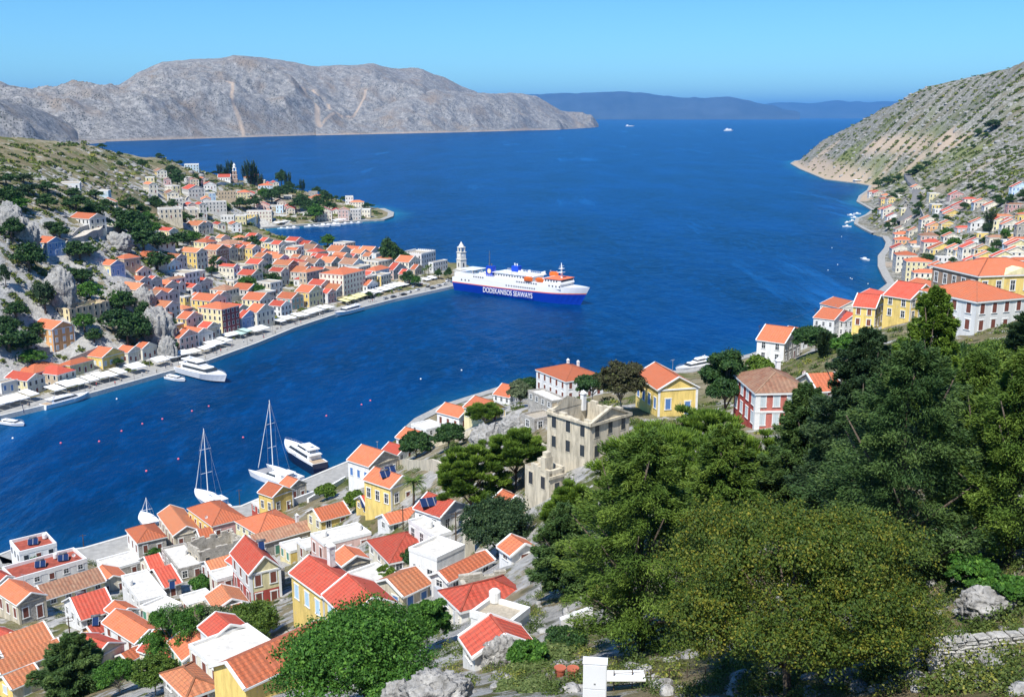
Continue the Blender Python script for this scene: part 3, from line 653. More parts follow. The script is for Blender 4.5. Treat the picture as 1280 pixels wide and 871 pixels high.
            if near:
                hp = MB()
                for p0 in q:
                    r_ = r0 if (Vector(p0)-Vector(r0)).length < (Vector(p0)-Vector(r1)).length else r1
                    hp.bar((p0[0], p0[1], p0[2]+.03), (r_[0], r_[1], r_[2]+.03), .22, .08)
                hp.bar((r0[0], r0[1], r0[2]+.03), (r1[0]+.01, r1[1]+.01, r1[2]+.03), .22, .08); hp.build('ridge_tile', RC[rc][1], ro)
        if roof == 'g' and h > 3:   # pediment cornice on the front and corner pilasters
            k = MB().box(-hw-.12, hw+.12, -hd-.14, -hd+.004, h-.28, h+.02)
            k.box(-hw-.05, -hw+.4, -hd-.06, -hd+.003, -.3, h-.29).box(hw-.4, hw+.05, -hd-.06, -hd+.003, -.3, h-.29)
            k.build('pediment_trim', TRIM if front not in 'SU' else WM('E'), root)
    elif roof in 'fp':
        k = MB(); t = .28; ph = .45 if roof == 'f' else .8
        k.box(-hw-.06, hw+.06, -hd-.06, -hd+t, h-.15, h+ph).box(-hw-.06, hw+.06, hd-t, hd+.06, h-.15, h+ph).box(-hw-.06, -hw+t, -hd+t+.004, hd-t-.004, h-.15, h+ph).box(hw-t, hw+.06, -hd+t+.004, hd-t-.004, h-.15, h+ph)
        k.build('parapet', TRIM if side not in 'SU' else WM(side), root)
        MB().box(-hw+t+.01, hw-t-.01, -hd+t+.01, hd-t-.01, h-.3, h+.05).build('roof', RC[rc][1] if roof == 'p' and rc in RC else (mat('roof_lime_screed', (.64, .62, .57), var=.28, scale=1.0) if rc != 'x' else mat('roof_gravel', (.42, .37, .29), var=.3, scale=3.0)), root)
    if wins:
        nfl = max(1, int(round((h-.3)/3.5))); fh = h/nfl
        def face(L, cnt, fx, rzz, kind, isfront):
            cnt = cnt if cnt is not None else max(1, int(round(L/3.2)))
            if cnt == 0: return
            if L < 2.2: cnt = min(cnt, 1)
            ww = min(1.15, L/cnt*.45); hh = min(1.9, fh*.56)
            for fl in range(nfl):
                for i in range(cnt):
                    s = -L/2+L*(i+.5)/cnt
                    isd = isfront and fl == 0 and i == cnt//2 and door
                    zz = fl*fh+(.12 if isd else fh*.26)
                    px_, py_ = fx(s)
                    if roof == 'u':
                        put_window(root, 'e', False, px_, py_, zz, rzz, ww*.9, hh)
                    else: put_window(root, kind if not isd or kind != 'd' else 'n', near, px_, py_, zz, rzz, ww, hh*1.25 if isd else hh, 'door' if isd else 'window')
        face(w, nf, lambda s: (s, -hd), 0, shut, True)
        face(d, ns, (lambda s: (hw, s)) if xs > 0 else (lambda s: (-hw, -s)), math.pi/2 if xs > 0 else -math.pi/2, 'd' if shut in 'd' else shut, False)
    return root
def fit(ex, ey, H, F, S, rot, dyf=None):
    """near eave corner pixel + apparent runs -> world placement for a box with heading rot"""
    g = hit(ex, ey+H)
    if g is None: return None
    bx, by, bz = g; r = math.hypot(bx, by); vx, vy = bx/r, by/r; rx, ry = vy, -vx
    depth = by*cp-(bz-CAMZ)*sp
    fx, fy = math.cos(rot), math.sin(rot)          # local +X
    nx, ny = math.sin(rot), -math.cos(rot)         # local -Y (front normal)
    ca = abs(fx*rx+fy*ry); cb = abs(nx*rx+ny*ry)
    w = F*depth/FPX/max(ca, .3); d = S*depth/FPX/max(cb, .3) if S > 3 else -1
    if d < 0: d = w*.9
    r_e = ray(ex, ey); rb = ray(ex, ey+H); t = r/math.hypot(r_e[0], r_e[1]); h = max(1.2, CAMZ+r_e[2]*t-bz)
    xs = -1 if (-fx*vx-fy*vy)*-1 < 0 else 1        # which local x side faces the viewer
    xs = 1 if (fx*-vx+fy*-vy) > 0 else -1
    cx = bx-(xs*w/2*fx)-(-d/2*-math.sin(rot)) if False else bx-(xs*w/2*math.cos(rot)-(-d/2)*math.sin(rot))
    cy = by-(xs*w/2*math.sin(rot)+(-d/2)*math.cos(rot))
    return cx, cy, bz, w, d, h, xs, depth
# near houses are surveyed by three eave corners: E0 nearest, E1 other end of the front, E2 other end of the side
def fit3(E0, E1, E2, H):
    g = hit(E0[0], E0[1]+H)
    bx, by, bz = g; r = math.hypot(bx, by)
    re = ray(*E0); t = r/math.hypot(re[0], re[1]); ze = CAMZ+re[2]*t; h = max(1.5, ze-bz)
    p1 = KZ(E1[0], E1[1], ze); p2 = KZ(E2[0], E2[1], ze)
    f = Vector((p1[0]-bx, p1[1]-by)); s = Vector((p2[0]-bx, p2[1]-by)); w = f.length; d = s.length
    # average the two measured directions into one right angle
    f.normalize(); s.normalize(); cr = f.x*s.y-f.y*s.x; sg = 1 if cr > 0 else -1
    f2 = Vector((s.y*sg, -s.x*sg)); u = (f*w+f2*d); u.normalize()   # weighted by the measured lengths
    sv = Vector((-u.y*sg, u.x*sg))
    if sg > 0: rot = math.atan2(u.y, u.x); xs = -1                 # E0 is the local (-x,-y) corner
    else: rot = math.atan2(-u.y, -u.x); xs = 1
    cx = bx+u.x*w/2+sv.x*d/2; cy = by+u.y*w/2+sv.y*d/2
    depth = by*cp-(bz-CAMZ)*sp
    return cx, cy, bz, w, d, h, xs, depth, rot
# ------------------------------------------------------------------ far houses: region | ex ey F S H rot roof side front roofcolour shutters
ORD = ['first', 'second', 'third', 'fourth', 'fifth', 'sixth', 'seventh', 'eighth', 'ninth', 'tenth', 'eleventh', 'twelfth', 'thirteenth', 'fourteenth', 'fifteenth', 'sixteenth', 'seventeenth', 'eighteenth', 'nineteenth', 'twentieth']
REG = {'q': ('in the front row along the left quay', 'houses in the front row of the left quay'), 's': ('on the slope behind the left quay', 'houses stacked on the slope behind the left quay'),
       'u': ('high on the scrubby left hillside', 'houses scattered on the left hillside'), 'c': ('around the hilltop church', 'houses around the hilltop church'),
       'h': ('on the far headland waterfront', 'houses on the far headland'), 'r': ('in the village on the right shore', 'houses of the village on the right shore')}
DATA = """q 1 480 22 4 12 64 f W W x b
q 43 467 35 18 14 64 h C R o d
q 89 457 26 10 14 64 h Y M o n
q 129 447 25 15 15 64 g Y Y o w
q 161 441 16 12 14 64 g C C o n
q 179 436 16 8 15 64 g C C o n
u 68 412 24 21 29 60 g O O o w
u 88 386 45 14 17 62 u M T o d
q 224 423 22 4 17 64 g P P o d
q 234 399 18 10 15 64 g Y C o d
q 260 410 14 10 14 64 g C E r d
q 218 407 10 4 12 64 f Y Y x d
s 252 395 8 12 12 64 g T O o d
q 279 387 20 25 32 64 h M V o d
q 301 398 19 4 12 64 g B B r b
q 322 391 20 12 18 64 g C C o d
s 229 387 11 10 10 64 h P K t d
s 211 367 13 18 20 60 g N G o d
s 232 372 6 6 16 60 f Y Y x d
s 262 371 7 18 14 62 g W G o b
s 271 372 16 4 11 62 g G G o d
s 139 332 16 15 14 60 g M B o b
s 156 324 18 10 12 60 h T T o d
s 172 340 16 14 7 60 g C C o d
s 176 351 12 17 9 60 g W G o d
s 188 351 13 4 13 60 g G G r d
s 221 323 12 23 14 62 g P G t d
s 247 316 12 18 22 62 g Y C t d
s 211 350 18 4 8 62 h N W b d
s 222 356 9 7 8 62 g Y W r d
s 251 354 14 18 10 62 g C G r d
s 241 360 11 11 10 62 g W W r d
s 271 313 15 14 14 62 g T N t n
s 271 327 12 9 12 62 g P P t d
s 286 310 7 10 14 62 g R R r d
s 300 311 10 8 14 62 g T G r d
s 316 311 10 8 16 62 g Y W t d
s 328 322 12 9 16 62 g Y C t d
s 318 296 9 9 9 62 g C C r d
s 331 302 10 6 9 62 g C C r d
s 349 306 10 9 12 62 g C C r d
s 371 313 6 12 12 62 g C T o d
s 293 334 7 16 18 64 g C L r d
s 361 332 12 17 16 64 g T N t n
s 352 340 9 13 17 64 g C C r d
s 379 350 6 10 9 64 h W W r d
s 332 367 13 12 15 64 f M T x d
q 365 374 14 16 14 64 g P T o t
q 352 383 12 13 14 64 g W W r d
q 387 366 16 15 18 64 g Y M o d
q 410 367 10 7 13 64 g W K r d
s 416 326 17 12 10 64 h C N o d
s 407 321 6 16 8 64 g C C r d
s 447 312 7 14 6 64 g C C o d
s 442 321 6 12 8 64 g P P r d
s 460 314 7 10 6 64 g C C r d
s 462 321 9 8 10 64 g C T t d
s 470 318 16 4 14 64 f W W x l
q 470 339 17 12 16 64 h C L o b
q 458 347 12 4 14 64 f M M x d
q 492 338 15 7 12 64 g P G r d
q 518 337 10 4 8 64 g T T o d
s 373 322 7 8 9 64 g C C t d
s 351 310 8 7 8 64 g N C b d
s 261 299 7 5 8 60 g P P r d
s 277 298 10 6 10 60 g C C t d
s 381 333 9 10 10 64 g N T b d
s 300 298 9 8 7 62 h E E t d
s 247 340 9 10 9 62 f C C x d
s 293 352 12 8 8 62 f E G x d
s 305 356 10 8 9 62 f G C x d
u 60 304 20 26 16 58 g C B o b
u 113 274 18 20 16 58 g W C o d
u 100 230 26 12 8 20 f W W x d
u 136 239 24 4 12 8 f L L x w
u 145 253 20 4 8 12 g C C t d
u 212 289 10 17 8 55 g M C r d
u 187 231 9 7 11 35 g C C t d
u 194 222 10 3 16 15 f Y M x d
u 205 225 8 3 6 20 g K K r d
u 216 233 9 8 9 45 f C M x d
u 233 222 7 6 6 45 f W G x d
c 252 224 7 5 9 30 g C C o d
c 255 231 14 4 6 20 g W W r d
c 236 237 18 7 10 35 g W G r d
c 261 242 8 5 8 30 f Y L x b
c 273 240 20 4 9 20 u T T x d
c 297 241 14 4 11 15 h M M o d
c 312 240 11 3 6 10 h T Y o d
c 236 256 8 5 8 40 g P P r d
c 250 256 8 5 16 35 g C G r d
c 257 253 24 4 13 25 f G G x d
c 200 262 25 6 12 25 f W E x d
c 249 206 16 4 10 15 p W L x d
c 341 232 16 4 10 12 h L L o d
h 273 281 8 6 6 35 g C C r d
h 290 281 11 5 9 30 g W W o d
h 293 270 15 3 11 8 f W W x d
h 308 270 13 3 12 8 f Y M x d
h 322 268 15 3 12 8 f Y Y x d
h 337 257 16 3 6 8 g K P r d
h 354 257 8 3 9 5 f L L x d
h 340 264 28 3 14 6 f C C x n
h 376 252 12 4 10 20 f W W x d
h 385 248 16 4 6 15 h C C t d
h 407 246 16 3 8 8 h M M o d
h 432 246 9 3 9 10 f W W x d
h 397 240 10 3 8 10 f S S x d
h 415 264 18 3 13 4 g M C r n
h 436 263 12 3 13 4 g K P t d
h 451 262 12 3 13 4 f G G x d
h 455 253 16 3 7 4 h C C t d
h 463 262 10 3 10 2 f C C t d
r 1086 240 13 3 8 -8 h W W o d
r 1101 249 13 4 8 -8 h N Y o d
r 1103 262 17 3 12 -8 g W C r d
r 1108 271 14 3 10 -8 g W W r d
r 1126 261 7 3 9 -8 f M M x d
r 1161 242 14 3 12 -5 f C M x d
r 1187 244 15 3 9 0 g P K r d
r 1205 249 12 3 9 0 h C C r d
r 1190 258 20 3 8 -4 g C K r d
r 1164 256 13 3 12 -6 f G Y x d
r 1180 268 18 3 8 -4 g C Y o d
r 1151 275 16 4 14 -8 g G C t d
r 1158 283 17 3 9 -6 g O O o d
r 1176 280 14 3 9 -4 g M Y t d
r 1196 285 20 3 8 -2 h P P r l
r 1221 291 10 3 8 0 f Y Y x d
r 1240 276 14 5 13 -4 g M M r d
r 1254 276 11 3 9 0 g C C r d
r 1259 256 15 3 11 0 h K K b d
r 1264 234 18 3 12 4 g L L r b
r 1272 268 16 3 10 2 h Y Y o d
r 1270 281 18 3 18 2 g S S o d
r 1118 293 19 4 8 -10 h G C o d
r 1118 300 17 4 9 -10 h G O o d
r 1114 311 18 5 14 -10 g G C r d
r 1119 319 20 6 22 -10 h G C o d
r 1131 327 28 6 26 -10 h G M o d
r 1141 341 26 4 20 -8 h C C o d
r 1150 295 18 4 12 -6 h G P b d
r 1154 303 17 4 14 -6 h C C r d
r 1161 312 26 4 12 -4 g M Y o d
r 1202 310 22 5 16 -4 g W C r d
r 1208 303 18 3 10 -2 g W W r d
r 1222 325 14 4 6 5 g W W r d
r 1236 297 18 4 10 0 h C C b d
r 1254 292 10 3 9 0 f Y Y x d
r 1258 306 20 5 14 8 g L L o d
r 1256 322 28 3 14 8 f W W x d
r 1178 333 16 3 8 -2 g O C o d
r 1168 262 10 3 9 -4 f C W x d
r 1188 303 12 3 9 -2 f C C x d
r 1140 309 12 3 9 -6 f E E x d
q 430 344 26 26 26 64 h C C o n
s 527 319 17 22 18 64 p W W x d
q 541 329 17 4 11 60 f W W x d
q 384 341 19 8 21 64 h T P t d
q 505 343 10 6 10 64 g T C r d
s 505 326 9 6 8 64 f W W x d"""
FAR = []
for ln in DATA.split('\n'):
    t = ln.split(); ex, ey, F_, S_, H_, ro_ = [float(q) for q in t[1:7]]
    FAR.append([t[0], ex, ey, F_, S_, H_, math.radians(ro_)]+t[7:])
OCC = []
for r in FAR:
    q = fit(r[1], r[2], r[5], r[3]*1.08, r[4]*1.15, r[6])
    if q: OCC.append((q[0], q[1], max(q[3], q[4])*.5))
rf_ = random.Random(12); DHALL = lambda x, y: float(sdist(np.array([x]), np.array([y]))[0])
FILL = [('q', (20, 425, 560, 500), 60, 64, 900), ('s', (170, 310, 520, 415), 64, 62, 1500), ('s', (230, 292, 480, 345), 62, 62, 700), ('u', (150, 255, 260, 320), 55, 58, 60), ('c', (180, 222, 350, 275), 20, 25, 160), ('h', (300, 245, 480, 276), 8, 10, 160), ('r', (1090, 240, 1275, 345), -6, -4, 900)]
nmax = {'q': 8, 's': 62, 'u': 3, 'c': 12, 'h': 8, 'r': 34}; nadd = {k: 0 for k in nmax}
for reg, bx_, ra, rb, tries in FILL:
    for _ in range(tries):
        if nadd[reg] >= nmax[reg]: break
        px, py = rf_.uniform(bx_[0], bx_[2]), rf_.uniform(bx_[1], bx_[3]); g = hit(px, py, n=200, det=False)
        if g is None or g[2] < 1.5 or g[1] > 1500: continue
        dd_ = DHALL(g[0], g[1])
        if dd_ < (15 if reg in 'qsu' else 12): continue
        if reg == 'q' and dd_ > 24: continue
        if reg == 's' and (dd_ < 22 or px < 235 and py < 330 or (250 < px < 322 and 330 < py < 365 and px+py*.3 > 372 and px < 300)): continue
        if reg == 'r' and px > 1150 and py < 262: continue
        s_ = rf_.uniform(4.2, 5.6)*(1.15 if reg in 'qs' else 1.6 if reg == 'r' else 1.3)
        cyy = g[1]+s_*.8
        if any(math.hypot(g[0]-ox, cyy-oy) < (orr+s_)*.86 for ox, oy, orr in OCC): continue
        dep = g[1]*cp-(g[2]-CAMZ)*sp; k = FPX/dep; w_ = s_*2*k
        H_ = rf_.choice([4.2, 6.2, 7.0])*k*.95; rt = rf_.choice('ggggghf')
        sd_, fr_ = rf_.choice([('C', 'C'), ('W', 'G'), ('C', 'E'), ('W', 'W'), ('M', 'C'), ('E', 'E'), ('Y', 'C'), ('P', 'T'), ('W', 'L'), ('C', 'W'), ('G', 'G'), ('T', 'C')])
        if reg == 'r': sd_ = fr_ if fr_ not in 'G' else 'C'; fr_ = rf_.choice('CCMWYCE')
        FAR.append([reg, px, py-H_, w_*.62, w_*.70 if reg not in 'r' else 3, H_, math.radians(rf_.uniform(min(ra, rb)-3, max(ra, rb)+3)), rt, sd_, fr_, rf_.choice('oorrttb') if rt != 'f' else 'x', 'd'])
        OCC.append((g[0], cyy, s_)); nadd[reg] += 1
print('fillers', nadd)
cnt = {}; FAR.sort(key=lambda r: r[1])
RT = {'g': 'gabled', 'h': 'hipped', 'f': 'flat', 'p': 'parapet', 'u': 'roofless'}
FOOT = []
def blabel(r, i):
    reg, side, front, roof, rc = r[0], r[8], r[9], r[7], r[10]
    a, b2 = WCOL[side][0], WCOL[front][0]
    if reg == 'r': a = b2  # right-shore grey side walls are shade put into paint; fronts name the colour
    wc = b2+'-fronted ' +a+'-sided' if a != b2 else b2  # some grey left-town fronts are harbour-side shade toned into the wall colour
    rf = RC[rc][0]+' '+RT[roof]+' roof' if rc in RC and roof in 'gh' else {'f': 'flat roof', 'p': 'parapeted flat roof', 'u': 'no roof left', 'g': 'low roof', 'h': 'low roof'}[roof]
    return wc, rf
keys = {}
for r in FAR:
    k = (r[0],)+blabel(r, 0); keys.setdefault(k, []).append(r)
NREG = {k: sum(1 for r in FAR if r[0] == k) for k in REG}
for r in FAR:
    reg, ex, ey, F_, S_, H_, ro_, roof, side, front, rc, sh_ = r
    q = fit(ex, ey, H_, F_*(1.25 if reg == 'r' else 1.08), S_*1.15, ro_)
    if q is None: print('MISS', r); continue
    cx, cy, bz, w, d, h, xs, depth = q
    w = min(max(w, 3.5), 30); d = min(max(d, 4.0), 24)
    wc, rf = blabel(r, 0); k = keys[(reg, wc, rf)]
    lab = wc+' house with '+rf+' '+REG[reg][0]
    if len(k) > 1: lab = ORD[k.index(r)]+' from left of the '+wc+' houses with '+rf+' '+REG[reg][0]
    lab = lab[0].lower()+lab[1:]
    ws = lab.split()
    if len(ws) > 16: lab = lab.replace(' roof ', ' roof ').replace('houses stacked ', '').replace('along the left quay', 'of left quay').replace('in the village on', 'on').replace('from left of the', 'from left,').replace('houses with', 'house,').replace('on the slope behind the', 'behind the').replace('in the front row of', 'fronting')
    hr = house(cx, cy, bz, ro_, w, d, h, roof if rc != 'b' or roof != 'f' else 'f', side, front, rc, sh_, near=False, xs=xs, found=7.0, name='ruined_house' if roof == 'u' else 'house')
    tag(hr, lab, 'ruin' if roof == 'u' else 'house', REG[reg][1]); FOOT.append((cx, cy, max(w, d)*.75))

for o in list(bpy.data.objects):
    if o.type == 'EMPTY' and str(o.get('label', '')).startswith('white house with parapeted flat roof behind the left quay') or o.type == 'EMPTY' and str(o.get('label', '')) == 'white house with parapeted flat roof on the slope behind the left quay':
        o['label'] = 'white crenellated building at the clock tower end of the left quay'
        pr = [c for c in o.children if c.name.startswith('parapet')]
        if pr:
            v = [q.co for q in pr[0].data.vertices]; x0, x1 = min(q.x for q in v), max(q.x for q in v); y0, y1 = min(q.y for q in v), max(q.y for q in v); zt = max(q.z for q in v); b = MB()
            n = int((x1-x0)/1.6)
            for i in range(n):
                for yy in (y0+.002, y1-.352): b.box(x0+(x1-x0)*(i+.2)/n, x0+(x1-x0)*(i+.75)/n, yy, yy+.35, zt-.05, zt+.8)
            n = int((y1-y0)/1.6)
            for i in range(1, n-1):
                for xx in (x0+.002, x1-.352): b.box(xx, xx+.35, y0+(y1-y0)*(i+.2)/n, y0+(y1-y0)*(i+.75)/n, zt-.05, zt+.8)
            b.build('battlement', TRIM, o)
# ------------------------------------------------------------------ near houses, surveyed by three eave corners
NEAR = {}
ND = """a1|26 693|71 682|12 679|14|p|W W r d|white flat-topped seafront house with red terrace at the far lower left
a2|19 727|107 700|8 711|10|p|W W r d|white terrace house with red flat roof panels behind the seafront house
a3|58 749|128 724|47 734|10|s|Y M b d|long low house with old brown tiled roof and yellow wall
a4|25 755|56 743|-3 738|26|g|E S o n|rubble stone gabled house with orange roof at the left picture edge
a5|8 822|62 798|-8 800|12|s|S S t d|long low stone house with terracotta tiled roof at the bottom left
a6|3 843|76 812|-6 829|9|s|S S t d|narrow terracotta roof strip just below the long stone house, bottom left
a7|17 860|47 843|3 846|16|s|Y C t w|cream house with terracotta roof at the bottom left corner
a8|3 802|22 791|-14 794|12|g|W W r d|small white house with bright red roof cut by left edge
a9|4 726|14 722|-12 718|12|g|W W r d|small white red-roofed house cut by left edge below the seafront
a10|103 774|143 762|79 752|16|s|W W r d|white house with wide bright red roof and solar panel, lower left
a11|120 794|134 786|108 785|9|s|O O r n|small bright orange shed with red roof in a lower left yard
a12|171 803|199 787|137 775|18|g|W S o n|white-walled house with orange gabled roof and rubble gable, lower left
a13|160 828|174 818|152 822|8|s|T T o d|small orange roof poking out of trees, lower left
a14|174 678|206 669|162 661|20|h|W S o n|stone-fronted waterfront house with red hipped roof below the small moored ketch
a15|219 669|247 660|206 641|20|g|E U t n|old stone waterfront house with rumpled terracotta roof
a16|267 657|304 645|240 634|22|h|Y K o n|waterfront house with yellow side, rose front and wide orange hipped roof
a17|253 676|268 671|247 664|10|s|S S o d|small orange lean-to roof beside the rose and yellow house
a18|224 713|253 705|204 686|14|f|S S w d|stone-walled block with white flat roof, lower left waterfront
a19|251 690|301 672|243 676|26|u|U U x d|long roofless stone ruin with arched openings, lower left
a20|207 734|222 726|188 715|14|s|S S r d|small stone house with plain red roof beside the white flat-roofed block
a21|190 713|205 708|177 699|12|s|C N r n|tiny brown-fronted house with red roof behind the small stone house
a22|176 753|208 744|153 721|12|f|W C w d|cream flat-roofed hall beside the lower left quay
a23|274 726|298 719|262 716|38|f|C P r n|pale pink two storey house with red window shutters, lower left
a24|315 717|349 707|293 690|46|g|W M r n|tall narrow gabled house, cream above and red below, lower left|R
a25|405 744|452 729|363 716|38|g|Y C r l|large yellow house with bright red roof and pale blue shutters
a25b|436 772|498 755|404 744|30|g|Y Y r l|yellow wing with bright red gabled roof joined to the large yellow house
a26|308 858|425 803|266 833|22|s|Y Y o d|long yellow house with orange roof partly hidden by the fig tree
a27|235 880|274 868|199 852|8|h|S S t d|low house with worn terracotta roof at the bottom edge
a28|321 681|403 655|312 671|25|s|S S b g|long grey stone house with dark brown tiles and green door
a29|324 668|366 650|306 648|12|h|M C o d|house with broad orange hipped roof behind the long grey stone house
a30|327 636|349 630|315 628|10|f|R R w d|small dark red box house with white flat roof at the waterfront
a31|342 621|363 611|327 614|24|g|Y Y o d|narrow yellow gabled house by the moored catamaran
a32|364 609|383 603|349 604|20|g|S S o n|grey stone gabled house with dark red shutters beside the catamaran
a33|402 651|434 640|389 639|14|s|M Y o d|low yellow house with orange roof above the small beach square
a34|462 583|496 570|437 574|24|g|W S o b|stone and white gabled house with orange roof at the quay end
a35|489 610|510 598|462 597|28|g|Y M o d|pale yellow gabled house with twin solar heaters on its roof
a36|460 635|491 627|448 623|10|s|Y Y r d|low yellow annex with red roof in front of the palm
a37|406 682|462 666|392 668|24|f|P P w n|rose-pink walled house with long white flat roof
a38|487 655|531 640|478 645|12|s|W W o d|long white house with thin orange roof strip, centre left
a37b|545 672|556 664|520 650|26|f|W W w d|white cubic house between the orange strip and big red hipped roof
a39|488 703|551 688|464 675|16|h|C E r d|cream house with big red hipped roof, centre left
a40|637 692|672 686|622 686|14|g|W W o d|small white house with orange-red roof under the dark conifers
a56b|600 658|570 629|575 640|1|x|W W r d|x
a57b|551 646|570 629|533 631|26|g|W W r d|white house with red roof and blue solar panel array
a41|559 730|618 704|537 724|10|s|W W o d|white house with narrow orange roof strip behind the ruin wall
a42|580 735|655 727|569 727|14|u|U U x d|low triangular rubble ruin among the central lower roofs
a43|577 765|661 750|541 744|14|h|C W r d|wide red-roofed cream house in the lower centre
a44|637 788|667 770|585 776|16|f|W W x d|white walled house with flat gravel roof and plants, lower centre
a45|592 824|664 810|580 807|14|g|W W r d|white-edged house with red roof behind the pale boulder
a48|634 629|650 622|624 621|12|g|C C o d|small orange roof peeping out of the central pines
a50|574 522|589 514|553 513|18|g|W W o n|white gabled house with orange roof above the headland walls
a51|604 516|625 507|588 507|14|g|M Y o d|pale yellow house with orange roof next to the white gabled one
a52|637 497|652 488|624 491|9|g|W W o d|low white house with posts along its parapet near the shore
a53|533 538|552 531|519 530|10|f|W W w d|white flat-roofed shed above the waterline, centre left
a54|517 553|536 544|501 545|14|g|W C o d|white and cream seafront house with orange roof and water tank
a55|497 569|512 561|482 562|9|g|C W r d|small red-roofed house tight on the seafront beside the stone gabled one
a56|707 477|748 468|679 461|26|h|W W o n|white hipped-roof house overlooking the sea at centre
a57|690 503|706 499|664 489|10|f|S T w d|low flat sandy-roofed stone annex below the white hipped house
a58|668 526|690 518|660 518|14|f|S S x d|small grey stone hut above the pines
a59|737 530|783 515|688 513|50|u|E E x d|tall roofless mansion shell with empty windows, centre
a60|687 592|698 585|664 578|30|u|E E x d|smaller cream ruin with a stepped finial below the mansion shell
a61|822 487|869 482|802 468|34|g|Y Y o b|bright yellow gabled house with blue windows at centre right
a62|943 491|1013 489|922 468|46|h|R J b w|red two storey mansion with brown tiled hipped roof
a63|1022 490|1048 486|1004 476|10|s|C C o d|low orange roof just behind the red mansion
a64|979 429|998 419|948 424|26|g|W S o d|grey-white house with orange roof standing alone at the skyline of the sea
a64b|996 423|1012 417|980 418|16|g|W W o d|small white gable touching the grey-white skyline house
a65|1041 400|1064 391|1017 397|24|g|W W o d|white gabled house left of the yellow ones on the right ridge
a66|1054 402|1067 396|1046 396|18|g|W W r d|narrow white red-roofed house squeezed before the yellow gabled house
a67|1092 385|1113 379|1066 384|26|g|Y Y r n|yellow gabled house with red roof, left of two on the right ridge
a68|1136 374|1160 367|1114 368|28|g|Y Y r d|yellow gabled house with red roof, right of two on the right ridge
a69|1095 374|1121 371|1078 368|10|g|W W r d|red roof behind the left yellow ridge house
a69b|1048 385|1072 380|1036 379|10|g|C C o d|orange roof behind the white gabled ridge house
a72|1156 363|1176 358|1146 356|10|g|C W o d|orange roof just left of the white hipped ridge house
a70|1217 377|1264 369|1167 362|42|h|W W o n|large white two storey house with orange hipped roof on the right
a71|1218 345|1308 338|1188 332|52|h|N Y o d|ochre mansion with stone window surrounds and orange hipped roof, far right"""
SMOOTH = []
for ln in ND.split('\n'):
    t = ln.split('|'); k = t[0]
    if t[5] == 'x': continue
    E0, E1, E2 = [tuple(float(v) for v in q.split()) for q in t[1:4]]; H = float(t[4]); sd, fr, rc, sh_ = t[6].split(); lab = t[7]; bs = t[8] if len(t) > 8 else None
    try: cx, cy, bz, w, d, h, xs, depth, rot = fit3(E0, E1, E2, H)
    except Exception as e: print('NEARMISS', k, e); continue
    if not (2 < w < 45 and 2 < d < 40): print('ODD', k, round(w, 1), round(d, 1), round(h, 1))
    w = min(max(w, 3), 34); d = min(max(d, 3), 26)
    rise = {'a24': 2.6}.get(k)
    if t[5] == 's': rise = min(2.6, .27*d)
    if t[5] == 'g': rise = rise or min(3.2, .27*w)
    nr = k not in ('a1', 'a9')
    hr = house(cx, cy, bz, rot, w, d, h, t[5], sd, fr, rc, sh_, near=nr, xs=xs, base=bs, found=9, rise=rise, name='ruined_house' if t[5] == 'u' else 'house',
               nf={'a26': 0, 'a25': 1, 'a61': 2, 'a62': 4}.get(k), ns={'a25': 3, 'a26': 0}.get(k), wins=k not in ('a46', 'a46b', 'a44', 'a42', 'a13'))
    tag(hr, lab, 'ruin' if t[5] == 'u' else 'house', 'houses on the near slope'); NEAR[k] = (cx, cy, bz, w, d, h, rot, hr, depth); FOOT.append((cx, cy, max(w, d)*.72))
    # chimneys and small roof things on the bigger roofs
def local(k, lx, ly, lz):
    cx, cy, bz, w, d, h, rot = NEAR[k][:7]
    return (cx+lx*math.cos(rot)-ly*math.sin(rot), cy+lx*math.sin(rot)+ly*math.cos(rot), bz+lz)
# stepped finials and pediments of the ruins
if 'a59' in NEAR:
    cx, cy, bz, w, d, h, rot, hr, _ = NEAR['a59']
    b = MB(); hw = w/2; t = .5; yf = -d/2
    b.v += [(-hw, yf-.02, h), (hw, yf-.02, h), (0, yf-.02, h+.2*w), (-hw, yf+t, h), (hw, yf+t, h), (0, yf+t, h+.2*w)]
    for f in ((0, 1, 2), (5, 4, 3), (0, 2, 5, 3), (2, 1, 4, 5)): b.f.append(f); b.m.append(0); b.uv.append(None)
    b.bar((-hw-.2, yf-.1, h), (0, yf-.1, h+.2*w+.1), .5, .3).bar((hw+.2, yf-.1, h), (0, yf-.1, h+.2*w+.1), .5, .3).box(-hw-.3, hw+.3, yf-.35, yf+.01, h-.35, h+.05).box(-hw-.35, -hw+.02, yf, d/2, h-.3, h+.08)
    b.build('pediment', WM('E'), hr)
    b = MB().quad([(-hw, d/2-.6, h), (hw, d/2-.6, h), (0, d/2-.6, h+.2*w)]).quad([(hw, d/2, h), (-hw, d/2, h), (0, d/2, h+.2*w)]); b.build('rear_gable', WM('E'), hr)
if 'a60' in NEAR:
    cx, cy, bz, w, d, h, rot, hr, _ = NEAR['a60']; x0 = -w/2
    MB().box(x0, x0+1.6, -d/2+1, -d/2+2, h-.2, h+2.2).box(x0+.3, x0+1.3, -d/2+1.05, -d/2+1.95, h+2.2, h+2.9).box(x0-.25, w/2+.2, -d/2-.25, -d/2+.005, h-.9, h-.5).build('finial', WM('E'), hr)
